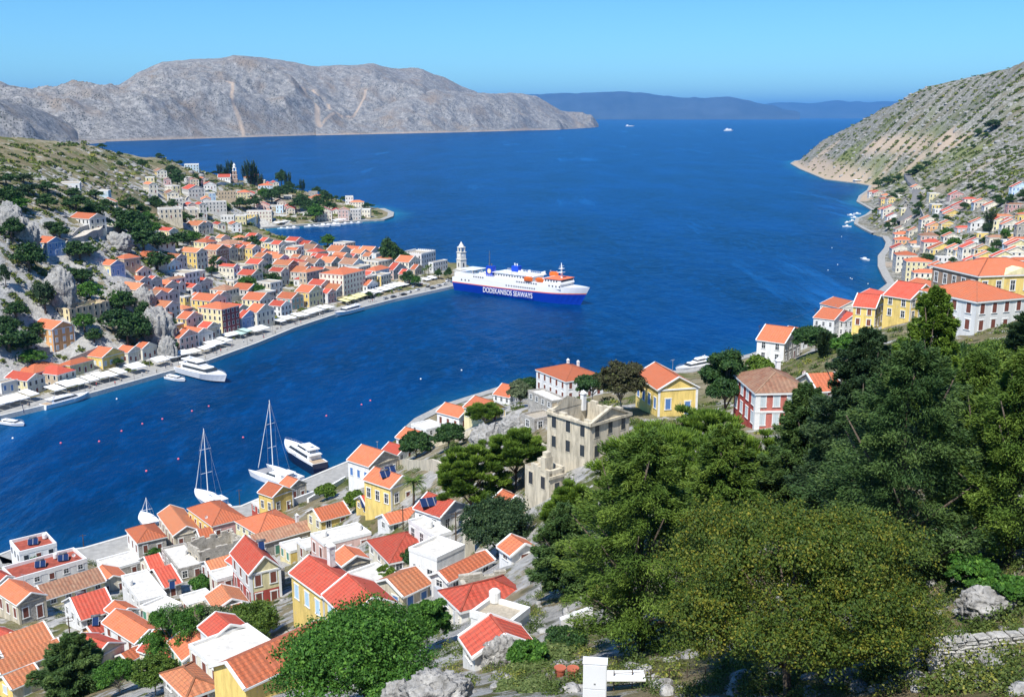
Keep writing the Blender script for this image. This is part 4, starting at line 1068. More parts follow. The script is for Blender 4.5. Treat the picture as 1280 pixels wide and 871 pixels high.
# pediments, cornices on the ochre mansion and the red mansion
if 'a71' in NEAR:
    cx, cy, bz, w, d, h, rot, hr, _ = NEAR['a71']
    b = MB(); pw = w*.22; yf = -d/2-.25
    b.v += [(-pw, yf, h), (pw, yf, h), (0, yf, h+1.5), (-pw, yf+3, h), (pw, yf+3, h), (0, yf+3, h+1.5)]
    for f in ((0, 1, 2), (0, 2, 5, 3), (2, 1, 4, 5)): b.f.append(f); b.m.append(0); b.uv.append(None)
    b.box(-w/2-.1, w/2+.1, -d/2-.12, -d/2+.003, h*.47, h*.47+.3)
    for xx in (-w/2, -pw, pw-.5, w/2-.5): b.box(xx, xx+.5, -d/2-.14, -d/2+.002, -.5, h-.33)
    b.build('pediment', WM('M'), hr)
if 'a62' in NEAR:
    cx, cy, bz, w, d, h, rot, hr, _ = NEAR['a62']
    b = MB(); b.box(-w/2-.12, w/2+.12, -d/2-.15, -d/2+.003, h*.46, h*.46+.3, 0).box(-w/2-.08, -w/2+.7, -d/2-.1, -d/2+.002, -.5, h-.35).box(-w/2-.1, -w/2+.002, -d/2-.08, -d/2+.7, -.5, h-.35)
    b.build('string_course', TRIM, hr)
    b = MB().box(-1.4+w*.18, 1.4+w*.18, -d/2-1.3, -d/2-.01, h*.5-.05, h*.5+.12)
    for i in range(9): b.box(w*.18-1.35+i*.33, w*.18-1.3+i*.33, -d/2-1.28, -d/2-1.23, h*.5+.12, h*.5+1.0)
    b.box(w*.18-1.4, w*.18+1.4, -d/2-1.3, -d/2-1.22, h*.5+1.0, h*.5+1.07); b.build('balcony', mat('iron_dark', (.05, .05, .055), var=0), hr)
# ------------------------------------------------------------------ rooftop solar heaters, dishes, chimneys, poles
PAN = mat('solar_panel_glass', (.015, .03, .09), rough=.15, var=0, spec=.6); STEEL = mat('galvanised_steel', (.55, .56, .57), rough=.4, metal=.6, var=.05)
DKP = mat('dark_grey_tank', (.12, .12, .13), rough=.4, var=0); WOODP = mat('creosoted_pole_wood', (.09, .065, .045), var=.2)
def heater(k, lx, ly, lz, rz, label, n=2, tank=True, s=1.0):
    if k not in NEAR: return
    p = local(k, lx, ly, lz); r = empty('solar_water_heater' if tank else 'rooftop_solar_array', p, rz)
    for i in range(n):
        x = (i-(n-1)/2)*1.15*s
        b = MB(); b.quad([(x-.5*s, -.9*s, .12), (x+.5*s, -.9*s, .12), (x+.5*s, .7*s, .95*s), (x-.5*s, .7*s, .95*s)]).quad([(x-.5*s, -.9*s, .04), (x-.5*s, .7*s, .87*s), (x+.5*s, .7*s, .87*s), (x+.5*s, -.9*s, .04)])
        b.build('panel', PAN, r)
    f = MB()
    for i in range(n):
        x = (i-(n-1)/2)*1.15*s
        for sx in (-.53, .53): f.bar((x+sx*s, -.92*s, .1), (x+sx*s, .72*s, .95*s), .05)
        f.bar((x-.5*s, .7*s, .95*s), (x-.5*s, .9*s, -.6), .05).bar((x+.5*s, .7*s, .95*s), (x+.5*s, .9*s, -.6), .05)
    f.build('frame', STEEL, r)
    if tank: MB().tube([(-.8*s, .9*s, 1.05*s), (.8*s, .9*s, 1.05*s)], .27*s, 10).build('tank', DKP, r, True)
    tag(r, label, 'solar heater' if tank else 'solar panel', 'solar panels on the roofs')
heater('a35', -1.2, -.4, NEAR['a35'][5]+1.2, .4, 'left of two dark solar water heaters on the pale yellow gabled house')
heater('a35', 1.3, .9, NEAR['a35'][5]+1.2, .4, 'right of two dark solar water heaters on the pale yellow gabled house')
if 'a57b' in NEAR: heater('a57b', -1.4, .4, NEAR['a57b'][5]+.9, .35, 'wide array of blue solar panels on the red roof of the white house', 4, False, 1.1)
heater('a2', -1, 0, NEAR['a2'][5]+.3, .35, 'left pair of solar panels on the white terrace house')
heater('a1', 0, 0, NEAR['a1'][5]+.3, .35, 'pair of solar panels on the white seafront house at far left')
heater('a2', 4, 0, NEAR['a2'][5]+.3, .35, 'right pair of solar panels on the white terrace house')
heater('a10', -1.5, 0, NEAR['a10'][5]+1.6, .3, 'solar water heater on the wide bright red roof, lower left', 1)
heater('a11', 0, 0, NEAR['a11'][5]+1.0, .3, 'dark solar panel over the small orange shed', 1)
heater('a36', -3, -1, NEAR['a36'][5]-.2, .3, 'single dark solar panel beside the low yellow annex', 1, True, 1.3)
heater('a22', 4.5, -4, NEAR['a22'][5]+.2, .3, 'dark solar heater by the corner of the cream flat-roofed hall', 1)
heater('a24', 1.5, 1.0, NEAR['a24'][5]+1.5, .3, 'solar panel near the eave of the tall narrow gabled house', 1)
def dish(k, lx, ly, lz, label):
    if k not in NEAR: return
    p = local(k, lx, ly, lz); r = empty('satellite_dish', p, .5)
    MB().bar((0, 0, -.6), (0, 0, .6), .06).build('mast', STEEL, r)
    b = MB(); n = 14; b.v.append((0, .06, .6)); 
    for j in range(n): b.v.append((.42*math.cos(2*math.pi*j/n), -.06, .6+.45*math.sin(2*math.pi*j/n)))
    for j in range(n): b.f.append((0, 1+j, 1+(j+1) % n)); b.m.append(0); b.uv.append(None)
    b.build('reflector', TRIM, r); tag(r, label, 'satellite dish', 'satellite dishes')
dish('a16', -4, -3, NEAR['a16'][5]+.2, 'white satellite dish on the eave of the rose and yellow waterfront house')
dish('a2', 6, -1, NEAR['a2'][5]+.5, 'white satellite dish on the white terrace house, lower left')
dish('a10', 3, -3, NEAR['a10'][5]+.3, 'white satellite dish at the corner of the wide bright red roof')
dish('a31', 2, -3, 1.5, 'white satellite dish low beside the narrow yellow gabled house')
dish('a63', -2, 2, NEAR['a63'][5]+1.2, 'round white dish behind the red mansion')
def chimney(k, lx, ly, lz, label, s=1.0):
    if k not in NEAR: return
    b = MB().box(-.35*s, .35*s, -.35*s, .35*s, -1.6, 1.1*s).box(-.45*s, .45*s, -.45*s, .45*s, 1.1*s, 1.25*s); k2 = len(b.v)
    b.v += [(-.4*s, -.4*s, 1.25*s), (.4*s, -.4*s, 1.25*s), (.4*s, .4*s, 1.25*s), (-.4*s, .4*s, 1.25*s), (0, 0, 1.8*s)]
    for f in ((0, 1, 4), (1, 2, 4), (2, 3, 4), (3, 0, 4)): b.f.append(tuple(k2+i for i in f)); b.m.append(0); b.uv.append(None)
    o = b.build('chimney', TRIM, NEAR[k][7]); o.location = (lx, ly, lz)
chimney('a25', 1.5, 1, NEAR['a25'][5]+2.6, '', 1.2); chimney('a56', NEAR['a56'][3]*.3, NEAR['a56'][4]*.42, NEAR['a56'][5]+1, '', .9); chimney('a56', NEAR['a56'][3]*.48, NEAR['a56'][4]*.3, NEAR['a56'][5]+.6, '', .9)
chimney('a62', NEAR['a62'][3]*.3, NEAR['a62'][4]*.45, NEAR['a62'][5]+1.2, '', 1.0); chimney('a28', 4, 2, NEAR['a28'][5]+1.2, '', .9); chimney('a59', 3, 4, NEAR['a59'][5]+.5, '', 1.0)
def pole(px, py, hpx, label, arms=2):
    g = hit(px, py+hpx); 
    if g is None: return None
    dep = g[1]*cp-(g[2]-CAMZ)*sp; h = hpx*dep/FPX/.93; r = empty('utility_pole', g, .4)
    MB().tube([(0, 0, -1), (0, 0, h)], [.14, .09], 8).build('pole', WOODP, r)
    b = MB()
    for i in range(arms): b.bar((-.8, 0, h-.3-.6*i), (.8, 0, h-.3-.6*i), .09)
    b.build('crossarm', WOODP, r); tag(r, label, 'utility pole', 'utility poles'); return (g[0], g[1], g[2]+h)
PT = [pole(504, 632, 30, 'dark utility pole between the palm and the big red hipped roof'), pole(570, 640, 42, 'dark utility pole left of the dark pines'),
      pole(252, 712, 26, 'utility pole behind the pale pink two storey house'), pole(316, 715, 45, 'utility pole with transformer against the tall narrow gabled house'),
      pole(1017, 388, 34, 'thin utility pole before the white gabled ridge house'), pole(948, 408, 24, 'utility pole at the left end of the right ridge'), pole(1218, 305, 25, 'utility pole in the village on the right shore'),
      pole(88, 770, 30, 'utility pole among the lower left yards'), pole(2, 815, 28, 'utility pole at the lower left picture edge'), pole(105, 668, 18, 'lamp post on the lower left quay', 1), pole(300, 612, 22, 'thin aerial mast on the waterfront roofs', 1)]
def wire(a, b, sag, label):
    if a is None or b is None: return
    P = [Vector(a).lerp(Vector(b), t/12)-Vector((0, 0, sag*4*(t/12)*(1-t/12))) for t in range(13)]
    o = MB().tube(P, .025, 4).build('overhead_wire', DKP); tag(o, label, 'wire', 'overhead wires')
wire(PT[0], PT[1], 1.2, 'overhead wire between the palm pole and the pole by the pines'); wire(PT[2], PT[3], 1.5, 'overhead wire from the tall narrow house to the lower left')
wire(PT[4], PT[5], 1.5, 'overhead wire between the two ridge poles on the right')
# ---- further close-packed small houses between the surveyed ones of the near town
rn_ = random.Random(21); addn = 0; NFL = []
for _ in range(900):
    if addn >= 26: break
    px, py = rn_.uniform(-10, 560), rn_.uniform(655, 850)
    if py < 700-px*.16+0 and px < 300: continue
    g = hit(px, py, n=200, det=False); dd_ = DHALL(g[0], g[1])
    if g is None or g[2] < 1.5 or dd_ < 14: continue
    s_ = rn_.uniform(2.5, 4.2)
    if any(math.hypot(g[0]-fx, g[1]-fy) < fr*.80+s_*.9 for fx, fy, fr in FOOT): continue
    if 330 < px < 560 and py > 770: continue
    nb = min(NEAR.values(), key=lambda n: math.hypot(n[0]-g[0], n[1]-g[1]))
    rt = rn_.choice('ggsff'); sd_, fr_ = rn_.choice([('W', 'W'), ('C', 'C'), ('S', 'S'), ('W', 'S'), ('M', 'Y'), ('E', 'E'), ('P', 'C')]); w = s_*2*rn_.uniform(.75, 1); d = s_*2*rn_.uniform(.75, 1)
    rc = rn_.choice('oort'); h = rn_.choice([2.8, 3.2, 5.2])
    hr = house(g[0], g[1], g[2]-.3, nb[6]+rn_.uniform(-.08, .08), w, d, h, rt, sd_, fr_, rc if rt != 'f' else 'w', rn_.choice('dnbg'), near=True, xs=-1, found=7)
    NFL.append((px, hr, ('white' if fr_ == 'W' else WCOL[fr_][0])+(' flat-topped' if rt == 'f' else ' '+RC[rc][0]+'-roofed')+' little house')); FOOT.append((g[0], g[1], s_*1.1)); addn += 1
NFL.sort(key=lambda a: a[0]); gk = {}
for px, hr, nm in NFL: gk.setdefault(nm, []).append(hr)
for nm, L in gk.items():
    for i, hr in enumerate(L): tag(hr, (ORD[i]+' '+nm+' from the left squeezed into the near town' if len(L) > 1 else nm+' squeezed into the near town'), 'house', 'houses on the near slope')
print('near fill', addn)
# white rooftop and yard water tanks
tk = [('a2', 3, 2, .3), ('a18', 1, 1, .1), ('a22', -2, 2, .1), ('a37', -3, 1, .1), ('a37', 4, 0, .1), ('a37b', 0, 0, .1), ('a44', 1.5, 1.5, .1), ('a1', 3, 1.5, .3)]
for i, (k, lx, ly, lz) in enumerate(tk):
    if k not in NEAR: continue
    p = local(k, lx, ly, NEAR[k][5]+lz); o = MB().lathe((0, 0, 0), [(.5, 0), (.52, .1), (.52, 1.0), (.3, 1.2), (.1, 1.25)], 12).build('water_tank', TRIM, smooth=False); o.location = p
    tag(o, ['white tank on the white terrace house', 'white tank on the stone-walled flat block', 'white tank on the cream flat hall', 'left white tank on the rose-pink house roof', 'right white tank on the rose-pink house roof', 'white tank on the white cubic house', 'white tank on the flat gravel roof', 'white tank on the far lower left seafront house'][i], 'water tank', 'white water tanks')
# town ground is paved and stony near the houses
for nm in ('hillside_ground', 'headland_hill'):
    me = bpy.data.objects[nm].data; n = len(me.vertices); co = np.empty(n*3, np.float32); me.vertices.foreach_get('co', co); co = co.reshape(-1, 3)
    if nm == 'headland_hill': continue
    t_ = np.empty(n, np.float32); me.attributes['tint'].data.foreach_get('value', t_); m_ = np.zeros(n, np.float32)
    for fx, fy, fr in FOOT:
        dx, dy = co[:, 0]-fx, co[:, 1]-fy; m_ = np.maximum(m_, np.clip(2.0-np.sqrt(dx*dx+dy*dy)/(fr+2.5), 0, 1))
    t_ = t_+m_*(.10+.10*vnoise(co[:, 0]/7, co[:, 1]/7, seed=40)); me.attributes['tint'].data.foreach_set('value', t_.astype(np.float32)); me.update()
# ------------------------------------------------------------------ vegetation
def leafquads(P, A_, N_, L, Wd):
    """rhombus leaves: centre P, long axis A_, face normal about N_"""
    A_ = A_/np.maximum(np.linalg.norm(A_, axis=1, keepdims=True), 1e-6); B = np.cross(N_, A_); B = B/np.maximum(np.linalg.norm(B, axis=1, keepdims=True), 1e-6)
    L = np.asarray(L).reshape(-1, 1); Wd = np.asarray(Wd).reshape(-1, 1)
    V = np.stack([P-A_*L/2, P+B*Wd/2, P+A_*L/2, P-B*Wd/2], 1).reshape(-1, 3)
    return V, np.arange(len(V)).reshape(-1, 4)
def sph(rng, n):
    v = rng.normal(size=(n, 3)); return v/np.linalg.norm(v, axis=1, keepdims=True)
def crown_broad(seed, R, Hc, nl=40, sub=26, per=40, ls=.2, ragged=.2, flat=.75, lobe=(.22, .34), bias=0.0):
    rng = np.random.default_rng(seed)
    D = sph(rng, nl*3); D = D[D[:, 2] > -.55][:nl]; nl = len(D)
    rad = rng.uniform(.45, .98, nl)**.8; C_ = D*rad[:, None]*np.array([R*.78, R*.78, Hc*.5*.80])
    lr = rng.uniform(lobe[0], lobe[1], nl)*R
    li = np.repeat(np.arange(nl), sub); sd = sph(rng, nl*sub); sd[:, 2] = np.abs(sd[:, 2])*.9-.25
    S_ = C_[li]+sd*lr[li][:, None]*rng.uniform(.7, 1.0+ragged, nl*sub)[:, None]*np.array([1, 1, flat]); st = rng.random(nl*sub)
    si = np.repeat(np.arange(len(S_)), per); off = rng.normal(size=(len(si), 3))*lr[li][si][:, None]*.17
    P = S_[si]+off; nn = sd[si]+rng.normal(size=P.shape)*.55+np.array([0, 0, .35]); ax = rng.normal(size=P.shape)
    L = ls*rng.uniform(.6, 1.3, len(P)); V, F_ = leafquads(P, ax, nn, L, L*.6)
    t = np.clip(.5*st[si]+.5*rng.random(len(P))+bias*(P[:, 2]/Hc), 0, 1)
    return V, F_, np.repeat(t, 4), C_
def crown_layered(seed, H, R, nb=120, per=520, ls=.34, lo=.10, droop=.07, prof=None, wd=.22):
    """conifer with tiers of fanned, slightly drooping branches"""
    rng = np.random.default_rng(seed); prof = prof or (lambda t: (1-t)**.6*(.6+.4*np.minimum(1, t*5)))
    t = lo+(1-lo)*(np.arange(nb)+rng.random(nb))/nb; az = np.arange(nb)*2.399+rng.random(nb)*.9; L = R*prof((t-lo)/(1-lo))*rng.uniform(.6, 1.15, nb)+.35
    bi = np.repeat(np.arange(nb), per); s = rng.random(len(bi))**.6; w = rng.normal(size=len(bi))
    side = np.clip(w*.45, -1, 1)*(1.15-s)*.8
    ca, sa = np.cos(az[bi]), np.sin(az[bi]); l = L[bi]
    r_ = l*(.12+.88*s); up = l*(.16*s-droop*s**2.2)+rng.normal(size=len(bi))*.06*l**.5-np.abs(side)*l*.10
    P = np.stack([ca*r_-sa*side*l*.62, sa*r_+ca*side*l*.62, H*t[bi]+up+rng.normal(size=len(bi))*.13], 1)
    ax = np.stack([ca-sa*side*1.6, sa+ca*side*1.6, -.02+.25*s-.5*s*droop], 1)+rng.normal(size=P.shape)*.38
    nn = np.stack([ca*.3, sa*.3, np.ones_like(s)], 1)+rng.normal(size=P.shape)*.5
    Lf = ls*rng.uniform(.6, 1.4, len(P)); V, F_ = leafquads(P, ax, nn, Lf, Lf*wd)
    ks = rng.permutation(nb)[:26]; tips = np.stack([np.cos(az[ks])*L[ks]*1.02, np.sin(az[ks])*L[ks]*1.02, H*t[ks]+L[ks]*.05], 1)/np.array([.92, .92, .92])
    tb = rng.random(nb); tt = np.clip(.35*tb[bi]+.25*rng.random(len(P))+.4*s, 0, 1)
    return V, F_, np.repeat(tt, 4), tips
def crown_pine(seed, R, Hc, nc=150, per=420, ls=.42, cr=(.55, 1.1)):
    rng = np.random.default_rng(seed); D = sph(rng, nc*3); D = D[D[:, 2] > -.5][:nc]; nc = len(D)
    k = rng.uniform(.35, 1.0, nc)**.55; lob = 1+.22*np.sin(D[:, 0]*5+seed)*np.cos(D[:, 1]*6+seed*2)
    C_ = D*(k*lob)[:, None]*np.array([R, R, Hc*.5]); r = rng.uniform(cr[0], cr[1], nc)*(R/5.0)**.5
    ci = np.repeat(np.arange(nc), per); d = sph(rng, len(ci)); d[:, 2] = d[:, 2]*.6+.15
    P = C_[ci]+d*(r[ci]*rng.uniform(.25, 1.05, len(ci)))[:, None]*np.array([1.15, 1.15, .62])
    ax = d+np.array([0, 0, .55])+rng.normal(size=P.shape)*.35+D[ci]*.5; nn = rng.normal(size=P.shape)
    Lf = ls*rng.uniform(.6, 1.3, len(P)); V, F_ = leafquads(P, ax, nn, Lf, Lf*.2)
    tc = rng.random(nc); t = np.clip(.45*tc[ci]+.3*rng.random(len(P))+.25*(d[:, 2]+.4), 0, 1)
    return V, F_, np.repeat(t, 4), C_
BARK = mat('bark_grey_brown', (.13, .10, .075), var=.35, scale=6, bump=.5); BARKP = mat('bark_pale', (.30, .27, .23), var=.3, scale=6)
L_PINE = leaf_mat('needles_pine_green', [(0, (.045, .09, .014)), (.5, (.09, .165, .02)), (1, (.20, .30, .035))], .2)
L_CEDAR = leaf_mat('needles_dark_green', [(0, (.022, .055, .016)), (.55, (.052, .105, .028)), (1, (.13, .20, .05))], .15)
L_MID = leaf_mat('needles_olive_green', [(0, (.036, .075, .014)), (.55, (.08, .145, .022)), (1, (.19, .27, .04))], .18)
L_CAROB = leaf_mat('leaves_carob_yellow_green', [(0, (.028, .065, .012)), (.55, (.08, .125, .017)), (.75, (.16, .175, .02)), (1, (.31, .27, .035))], .2)
L_FIG = leaf_mat('leaves_bright_green', [(0, (0.028, 0.085, 0.016)), (.6, (0.070, 0.186, 0.028)), (1, (0.171, 0.341, 0.046))], .3)
L_OLIVE = leaf_mat('leaves_grey_olive', [(0, (0.062, 0.093, 0.046)), (.6, (0.132, 0.171, 0.085)), (1, (0.264, 0.295, 0.155))], .2)
L_DARK = leaf_mat('leaves_dark_broadleaf', [(0, (0.016, 0.043, 0.016)), (.6, (0.037, 0.093, 0.023)), (1, (0.093, 0.171, 0.039))], .15)
L_DARKN = leaf_mat('needles_deep_green', [(0, (.014, .036, .016)), (.6, (.034, .070, .026)), (1, (.085, .135, .045))], .12)
L_SCRUB = leaf_mat('leaves_scrub', [(0, (0.046, 0.078, 0.019)), (.5, (0.093, 0.139, 0.031)), (.8, (0.202, 0.232, 0.046)), (1, (0.372, 0.341, 0.062))], .2)
def trunk_mesh(seed, H, r0, limbs, bark, top=1.0, parent=None):
    rng = random.Random(seed); b = MB(); n = 7
    P = []; x = y = 0.0
    for i in range(n+1):
        P.append((x, y, -1.0+(H*top+1)*i/n)); x += rng.uniform(-.05, .05)*H*.3; y += rng.uniform(-.05, .05)*H*.3
    b.tube(P, [max(.03, r0*(1.25 if i == 0 else 1-.85*i/n)) for i in range(n+1)], 9)
    for c in limbs:
        z0 = min(c[2]*.55, H*top*.8); k = min(n-1, max(1, int((z0+1)/(H*top+1)*n))); p0 = Vector(P[k]); c = Vector(c)
        m1 = p0.lerp(c, .5)+Vector((rng.uniform(-.3, .3), rng.uniform(-.3, .3), rng.uniform(0, .5)))
        b.tube([p0, m1, c], [r0*.42, r0*.26, .03], 6)
    return b.build('trunk', bark, parent, True)
TREES = []
def place_tree(name, px, py, label, cat, group, crown, lm, Hc_off, H, bark=BARK, r0=.3, limbs=True, ntop=1.0, nl=22):
    g = hit(px, py)
    if g is None: print('TREEMISS', label); return
    V, F_, t, C_ = crown; r = empty(name, g)
    me = fastmesh('crown', V+np.array([0, 0, Hc_off]), F_, lm, t); link('crown', me, r)
    if C_ is not None: L = [tuple(c*.92+np.array([0, 0, Hc_off])) for c in C_[:nl]]
    else: L = []
    trunk_mesh(int(px), H, r0, L, bark, ntop*(.72 if name != 'conifer_tree' else .9), r); tag(r, label, cat, group); TREES.append((g[0], g[1])); return r
def size(px, py, wpx, hpx):
    g = hit(px, py); dep = g[1]*cp-(g[2]-CAMZ)*sp; return wpx*dep/FPX, hpx*dep/FPX/.92, dep
def T(kind, px, py, w, h, label, seed, dens=1.0, cat='tree', lm=None):
    """foot pixel, crown width and total height in picture units"""
    Wm, Hm, dep = size(px, py, w, h); R = Wm/2; s = max(.13, dep*.0022)
    if kind == 'carob': Hc = Hm*.98; cr = crown_broad(seed, R, Hc, nl=92, sub=40, per=int(44*dens), ls=.135, ragged=.3, lobe=(.12, .21)); lm = lm or L_CAROB; off = Hm-Hc*.5; nm = 'carob_tree'
    elif kind == 'fig': Hc = Hm*.95; cr = crown_broad(seed, R, Hc, nl=int(40*dens), sub=38, per=34, ls=.23, ragged=.5, lobe=(.10, .30)); lm = lm or L_FIG; off = Hm-Hc*.5; nm = 'broadleaf_tree'
    elif kind == 'olive': Hc = Hm*.85; cr = crown_broad(seed, R, Hc, nl=int(45*dens), sub=26, per=30, ls=s*.9, ragged=.5, lobe=(.18, .30)); lm = lm or L_OLIVE; off = Hm-Hc*.5; nm = 'olive_tree'
    elif kind == 'dark': Hc = Hm*.9; cr = crown_broad(seed, R, Hc, nl=int(45*dens), sub=26, per=30, ls=s, ragged=.25, lobe=(.2, .32)); lm = lm or L_DARK; off = Hm-Hc*.5; nm = 'broadleaf_tree'
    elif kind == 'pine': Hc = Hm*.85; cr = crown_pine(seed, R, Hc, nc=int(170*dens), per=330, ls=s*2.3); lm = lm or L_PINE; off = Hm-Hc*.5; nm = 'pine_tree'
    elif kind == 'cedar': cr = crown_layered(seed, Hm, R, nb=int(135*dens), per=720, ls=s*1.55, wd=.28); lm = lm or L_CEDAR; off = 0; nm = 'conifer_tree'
    elif kind == 'cypress': cr = crown_layered(seed, Hm, R, nb=60, per=260, ls=s*2.4, lo=.04, droop=-.9, prof=lambda t: .25+.75*np.sin(np.pi*np.clip(t*.8+.15, 0, 1))); lm = lm or L_DARKN; off = 0; nm = 'cypress_tree'
    return place_tree(nm, px, py, label, cat, 'trees of the near slope', cr, lm, off, Hm, r0=max(.12, Hm*.022), bark=BARKP if kind in ('fig', 'olive') else BARK)
# the big foreground trees
T('carob', 985, 868, 385, 255, 'huge yellow-green carob tree with dense round crown at the bottom right', 1)
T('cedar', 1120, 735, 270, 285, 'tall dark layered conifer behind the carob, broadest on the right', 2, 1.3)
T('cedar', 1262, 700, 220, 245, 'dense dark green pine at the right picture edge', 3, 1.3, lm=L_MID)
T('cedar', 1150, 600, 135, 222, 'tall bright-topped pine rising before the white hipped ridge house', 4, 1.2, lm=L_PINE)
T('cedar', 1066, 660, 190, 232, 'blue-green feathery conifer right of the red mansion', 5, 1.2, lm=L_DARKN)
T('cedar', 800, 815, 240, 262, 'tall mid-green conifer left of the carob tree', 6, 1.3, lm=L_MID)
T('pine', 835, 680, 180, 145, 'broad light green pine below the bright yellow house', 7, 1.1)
T('cedar', 900, 690, 140, 150, 'olive green feathery conifer left of the red mansion foot', 8, .9, lm=L_MID)
T('pine', 716, 672, 46, 66, 'thin open pine in front of the roofless mansion', 9, .6)
T('pine', 590, 655, 86, 92, 'round bright green pine left of the smaller cream ruin', 10, .8)
T('pine', 645, 610, 66, 72, 'bushy green pine just left of the roofless mansion', 11, .7)
T('dark', 622, 695, 92, 72, 'dark dense evergreen above the small white house', 12, 1.2, lm=L_DARKN)
T('cedar', 705, 745, 110, 110, 'dark conifer edge beside the small white house', 13, .7)
T('olive', 776, 520, 62, 70, 'dusky brown-green evergreen oak between the white and yellow houses', 14, 1.1, lm=leaf_mat('leaves_dusky', [(0, (.035, .035, .02)), (.6, (.07, .07, .03)), (1, (.10, .13, .035))], .15))
T('olive', 740, 503, 44, 36, 'small grey-green shrubby tree beside the white hipped house', 15, .8, lm=L_DARK)
T('dark', 905, 525, 72, 88, 'dark round evergreen left of the red mansion', 16, 1.2)
T('dark', 945, 500, 50, 55, 'olive-tinted evergreen right behind the dark round one', 17, 1.0, lm=L_PINE)
T('olive', 650, 510, 34, 34, 'small grey tree above the sandy-roofed annex', 18, .6)
T('fig', 455, 880, 225, 112, 'bright green broadleaf tree spreading over the bottom centre left', 19, 1.25)
T('fig', 535, 815, 70, 80, 'bright green leafy tree before the wide red-roofed house', 20, .8)
T('olive', 315, 805, 80, 50, 'round olive-green tree behind the long yellow house', 21, 1.0, lm=L_MID)
T('olive', 270, 815, 60, 60, 'pale grey-twigged olive tree, lower left', 22, .8)
T('fig', 222, 835, 90, 85, 'vivid green broadleaf tree between lower left roofs', 23, .9)
T('cedar', 95, 868, 110, 75, 'dark blue-green cypress-like tree at the bottom left', 24, .8, lm=L_CEDAR)
T('fig', 150, 868, 60, 45, 'bright green bushy tree at bottom left beside the dark one', 25, .6)
T('olive', 195, 868, 60, 50, 'grey-green olive at the bottom edge left of the worn roof', 26, .7, lm=L_MID)
T('fig', 660, 835, 60, 34, 'leafy green shrub at the bottom centre below the roofs', 60, .4, cat='shrub')
T('dark', 705, 812, 60, 26, 'low green bush under the big conifer', 61, .5, cat='shrub')
T('olive', 525, 715, 48, 34, 'small grey-green tree before the white triangular ruin', 27, .7, lm=L_DARK)
T('fig', 485, 735, 34, 30, 'yellow-green tree beside the bright red wing', 28, .6, lm=L_PINE)
T('dark', 520, 572, 44, 32, 'dark ivy-green trees below the seafront houses', 29, .9)
T('olive', 560, 562, 42, 32, 'grey-green shrubs on the slope above the seafront', 30, .8, lm=L_DARK)
T('pine', 605, 530, 38, 24, 'yellow-green bush beside the pale yellow headland house', 31, .4)
T('dark', 660, 492, 36, 18, 'dark green hedge beside the posts of the low white house', 32, .7)
T('dark', 252, 742, 32, 22, 'small dark green trees behind the pale pink house', 33, .7, lm=L_FIG)
T('dark', 408, 625, 30, 20, 'green shrubs beside the stone gabled quay house', 34, .6, lm=L_PINE)
T('dark', 445, 640, 28, 26, 'yellow-green bushes above the beach square', 35, .6, lm=L_PINE)
T('dark', 1020, 440, 60, 30, 'dark green bushes under the white ridge house', 36, .8)
T('dark', 1055, 450, 40, 32, 'bright green tree between the ridge houses and conifers', 37, .7, lm=L_FIG)
T('dark', 985, 445, 26, 24, 'little dark bush beside the grey-white skyline house', 38, .5)
T('cypress', 1029, 447, 9, 26, 'slim dark cypress below the white ridge house', 39)
T('pine', 1282, 470, 46, 78, 'dark pine in front of the ochre mansion', 40, .7, lm=L_DARKN)
T('pine', 700, 668, 44, 40, 'light green pine beside the smaller cream ruin foot', 41, .6)
T('fig', 1215, 740, 70, 45, 'leafy bright green shrub above the dry stone wall', 42, .5, cat='shrub')
T('fig', 1262, 760, 60, 40, 'leafy bright green shrub at the right picture edge', 43, .5, cat='shrub')
T('dark', 770, 715, 60, 110, 'dark green understory tree between the conifers', 44, .9)
T('dark', 960, 640, 70, 60, 'dark green tree under the red mansion wall', 45, .9)
T('dark', 1130, 470, 60, 40, 'dark bushes below the right yellow ridge house', 46, .8)
T('cedar', 1205, 650, 150, 195, 'dark green conifer between the tall bright-topped one and the right edge', 47, 1.2, lm=L_MID)
T('pine', 1222, 560, 120, 96, 'fluffy green pine below the white hipped ridge house', 48, 1.0)
T('cedar', 1000, 640, 120, 150, 'feathery dark conifer just right of the red mansion foot', 49, 1.0)
T('pine', 935, 640, 90, 90, 'light green pine under the blank concrete wall', 50, .8)
T('pine', 875, 600, 120, 80, 'pale green pine between the yellow house and the red mansion', 51, .9)
T('pine', 812, 600, 80, 58, 'light green pine top below the bright yellow house wall', 52, .8)
T('dark', 1185, 466, 70, 34, 'dark bushes under the white hipped ridge house', 53, .8)
T('dark', 1245, 475, 90, 44, 'dark thicket beside the ochre mansion at right', 54, .9, lm=L_MID)
T('cedar', 1085, 560, 120, 110, 'mid-green conifer top under the two yellow ridge houses', 55, .9, lm=L_MID)
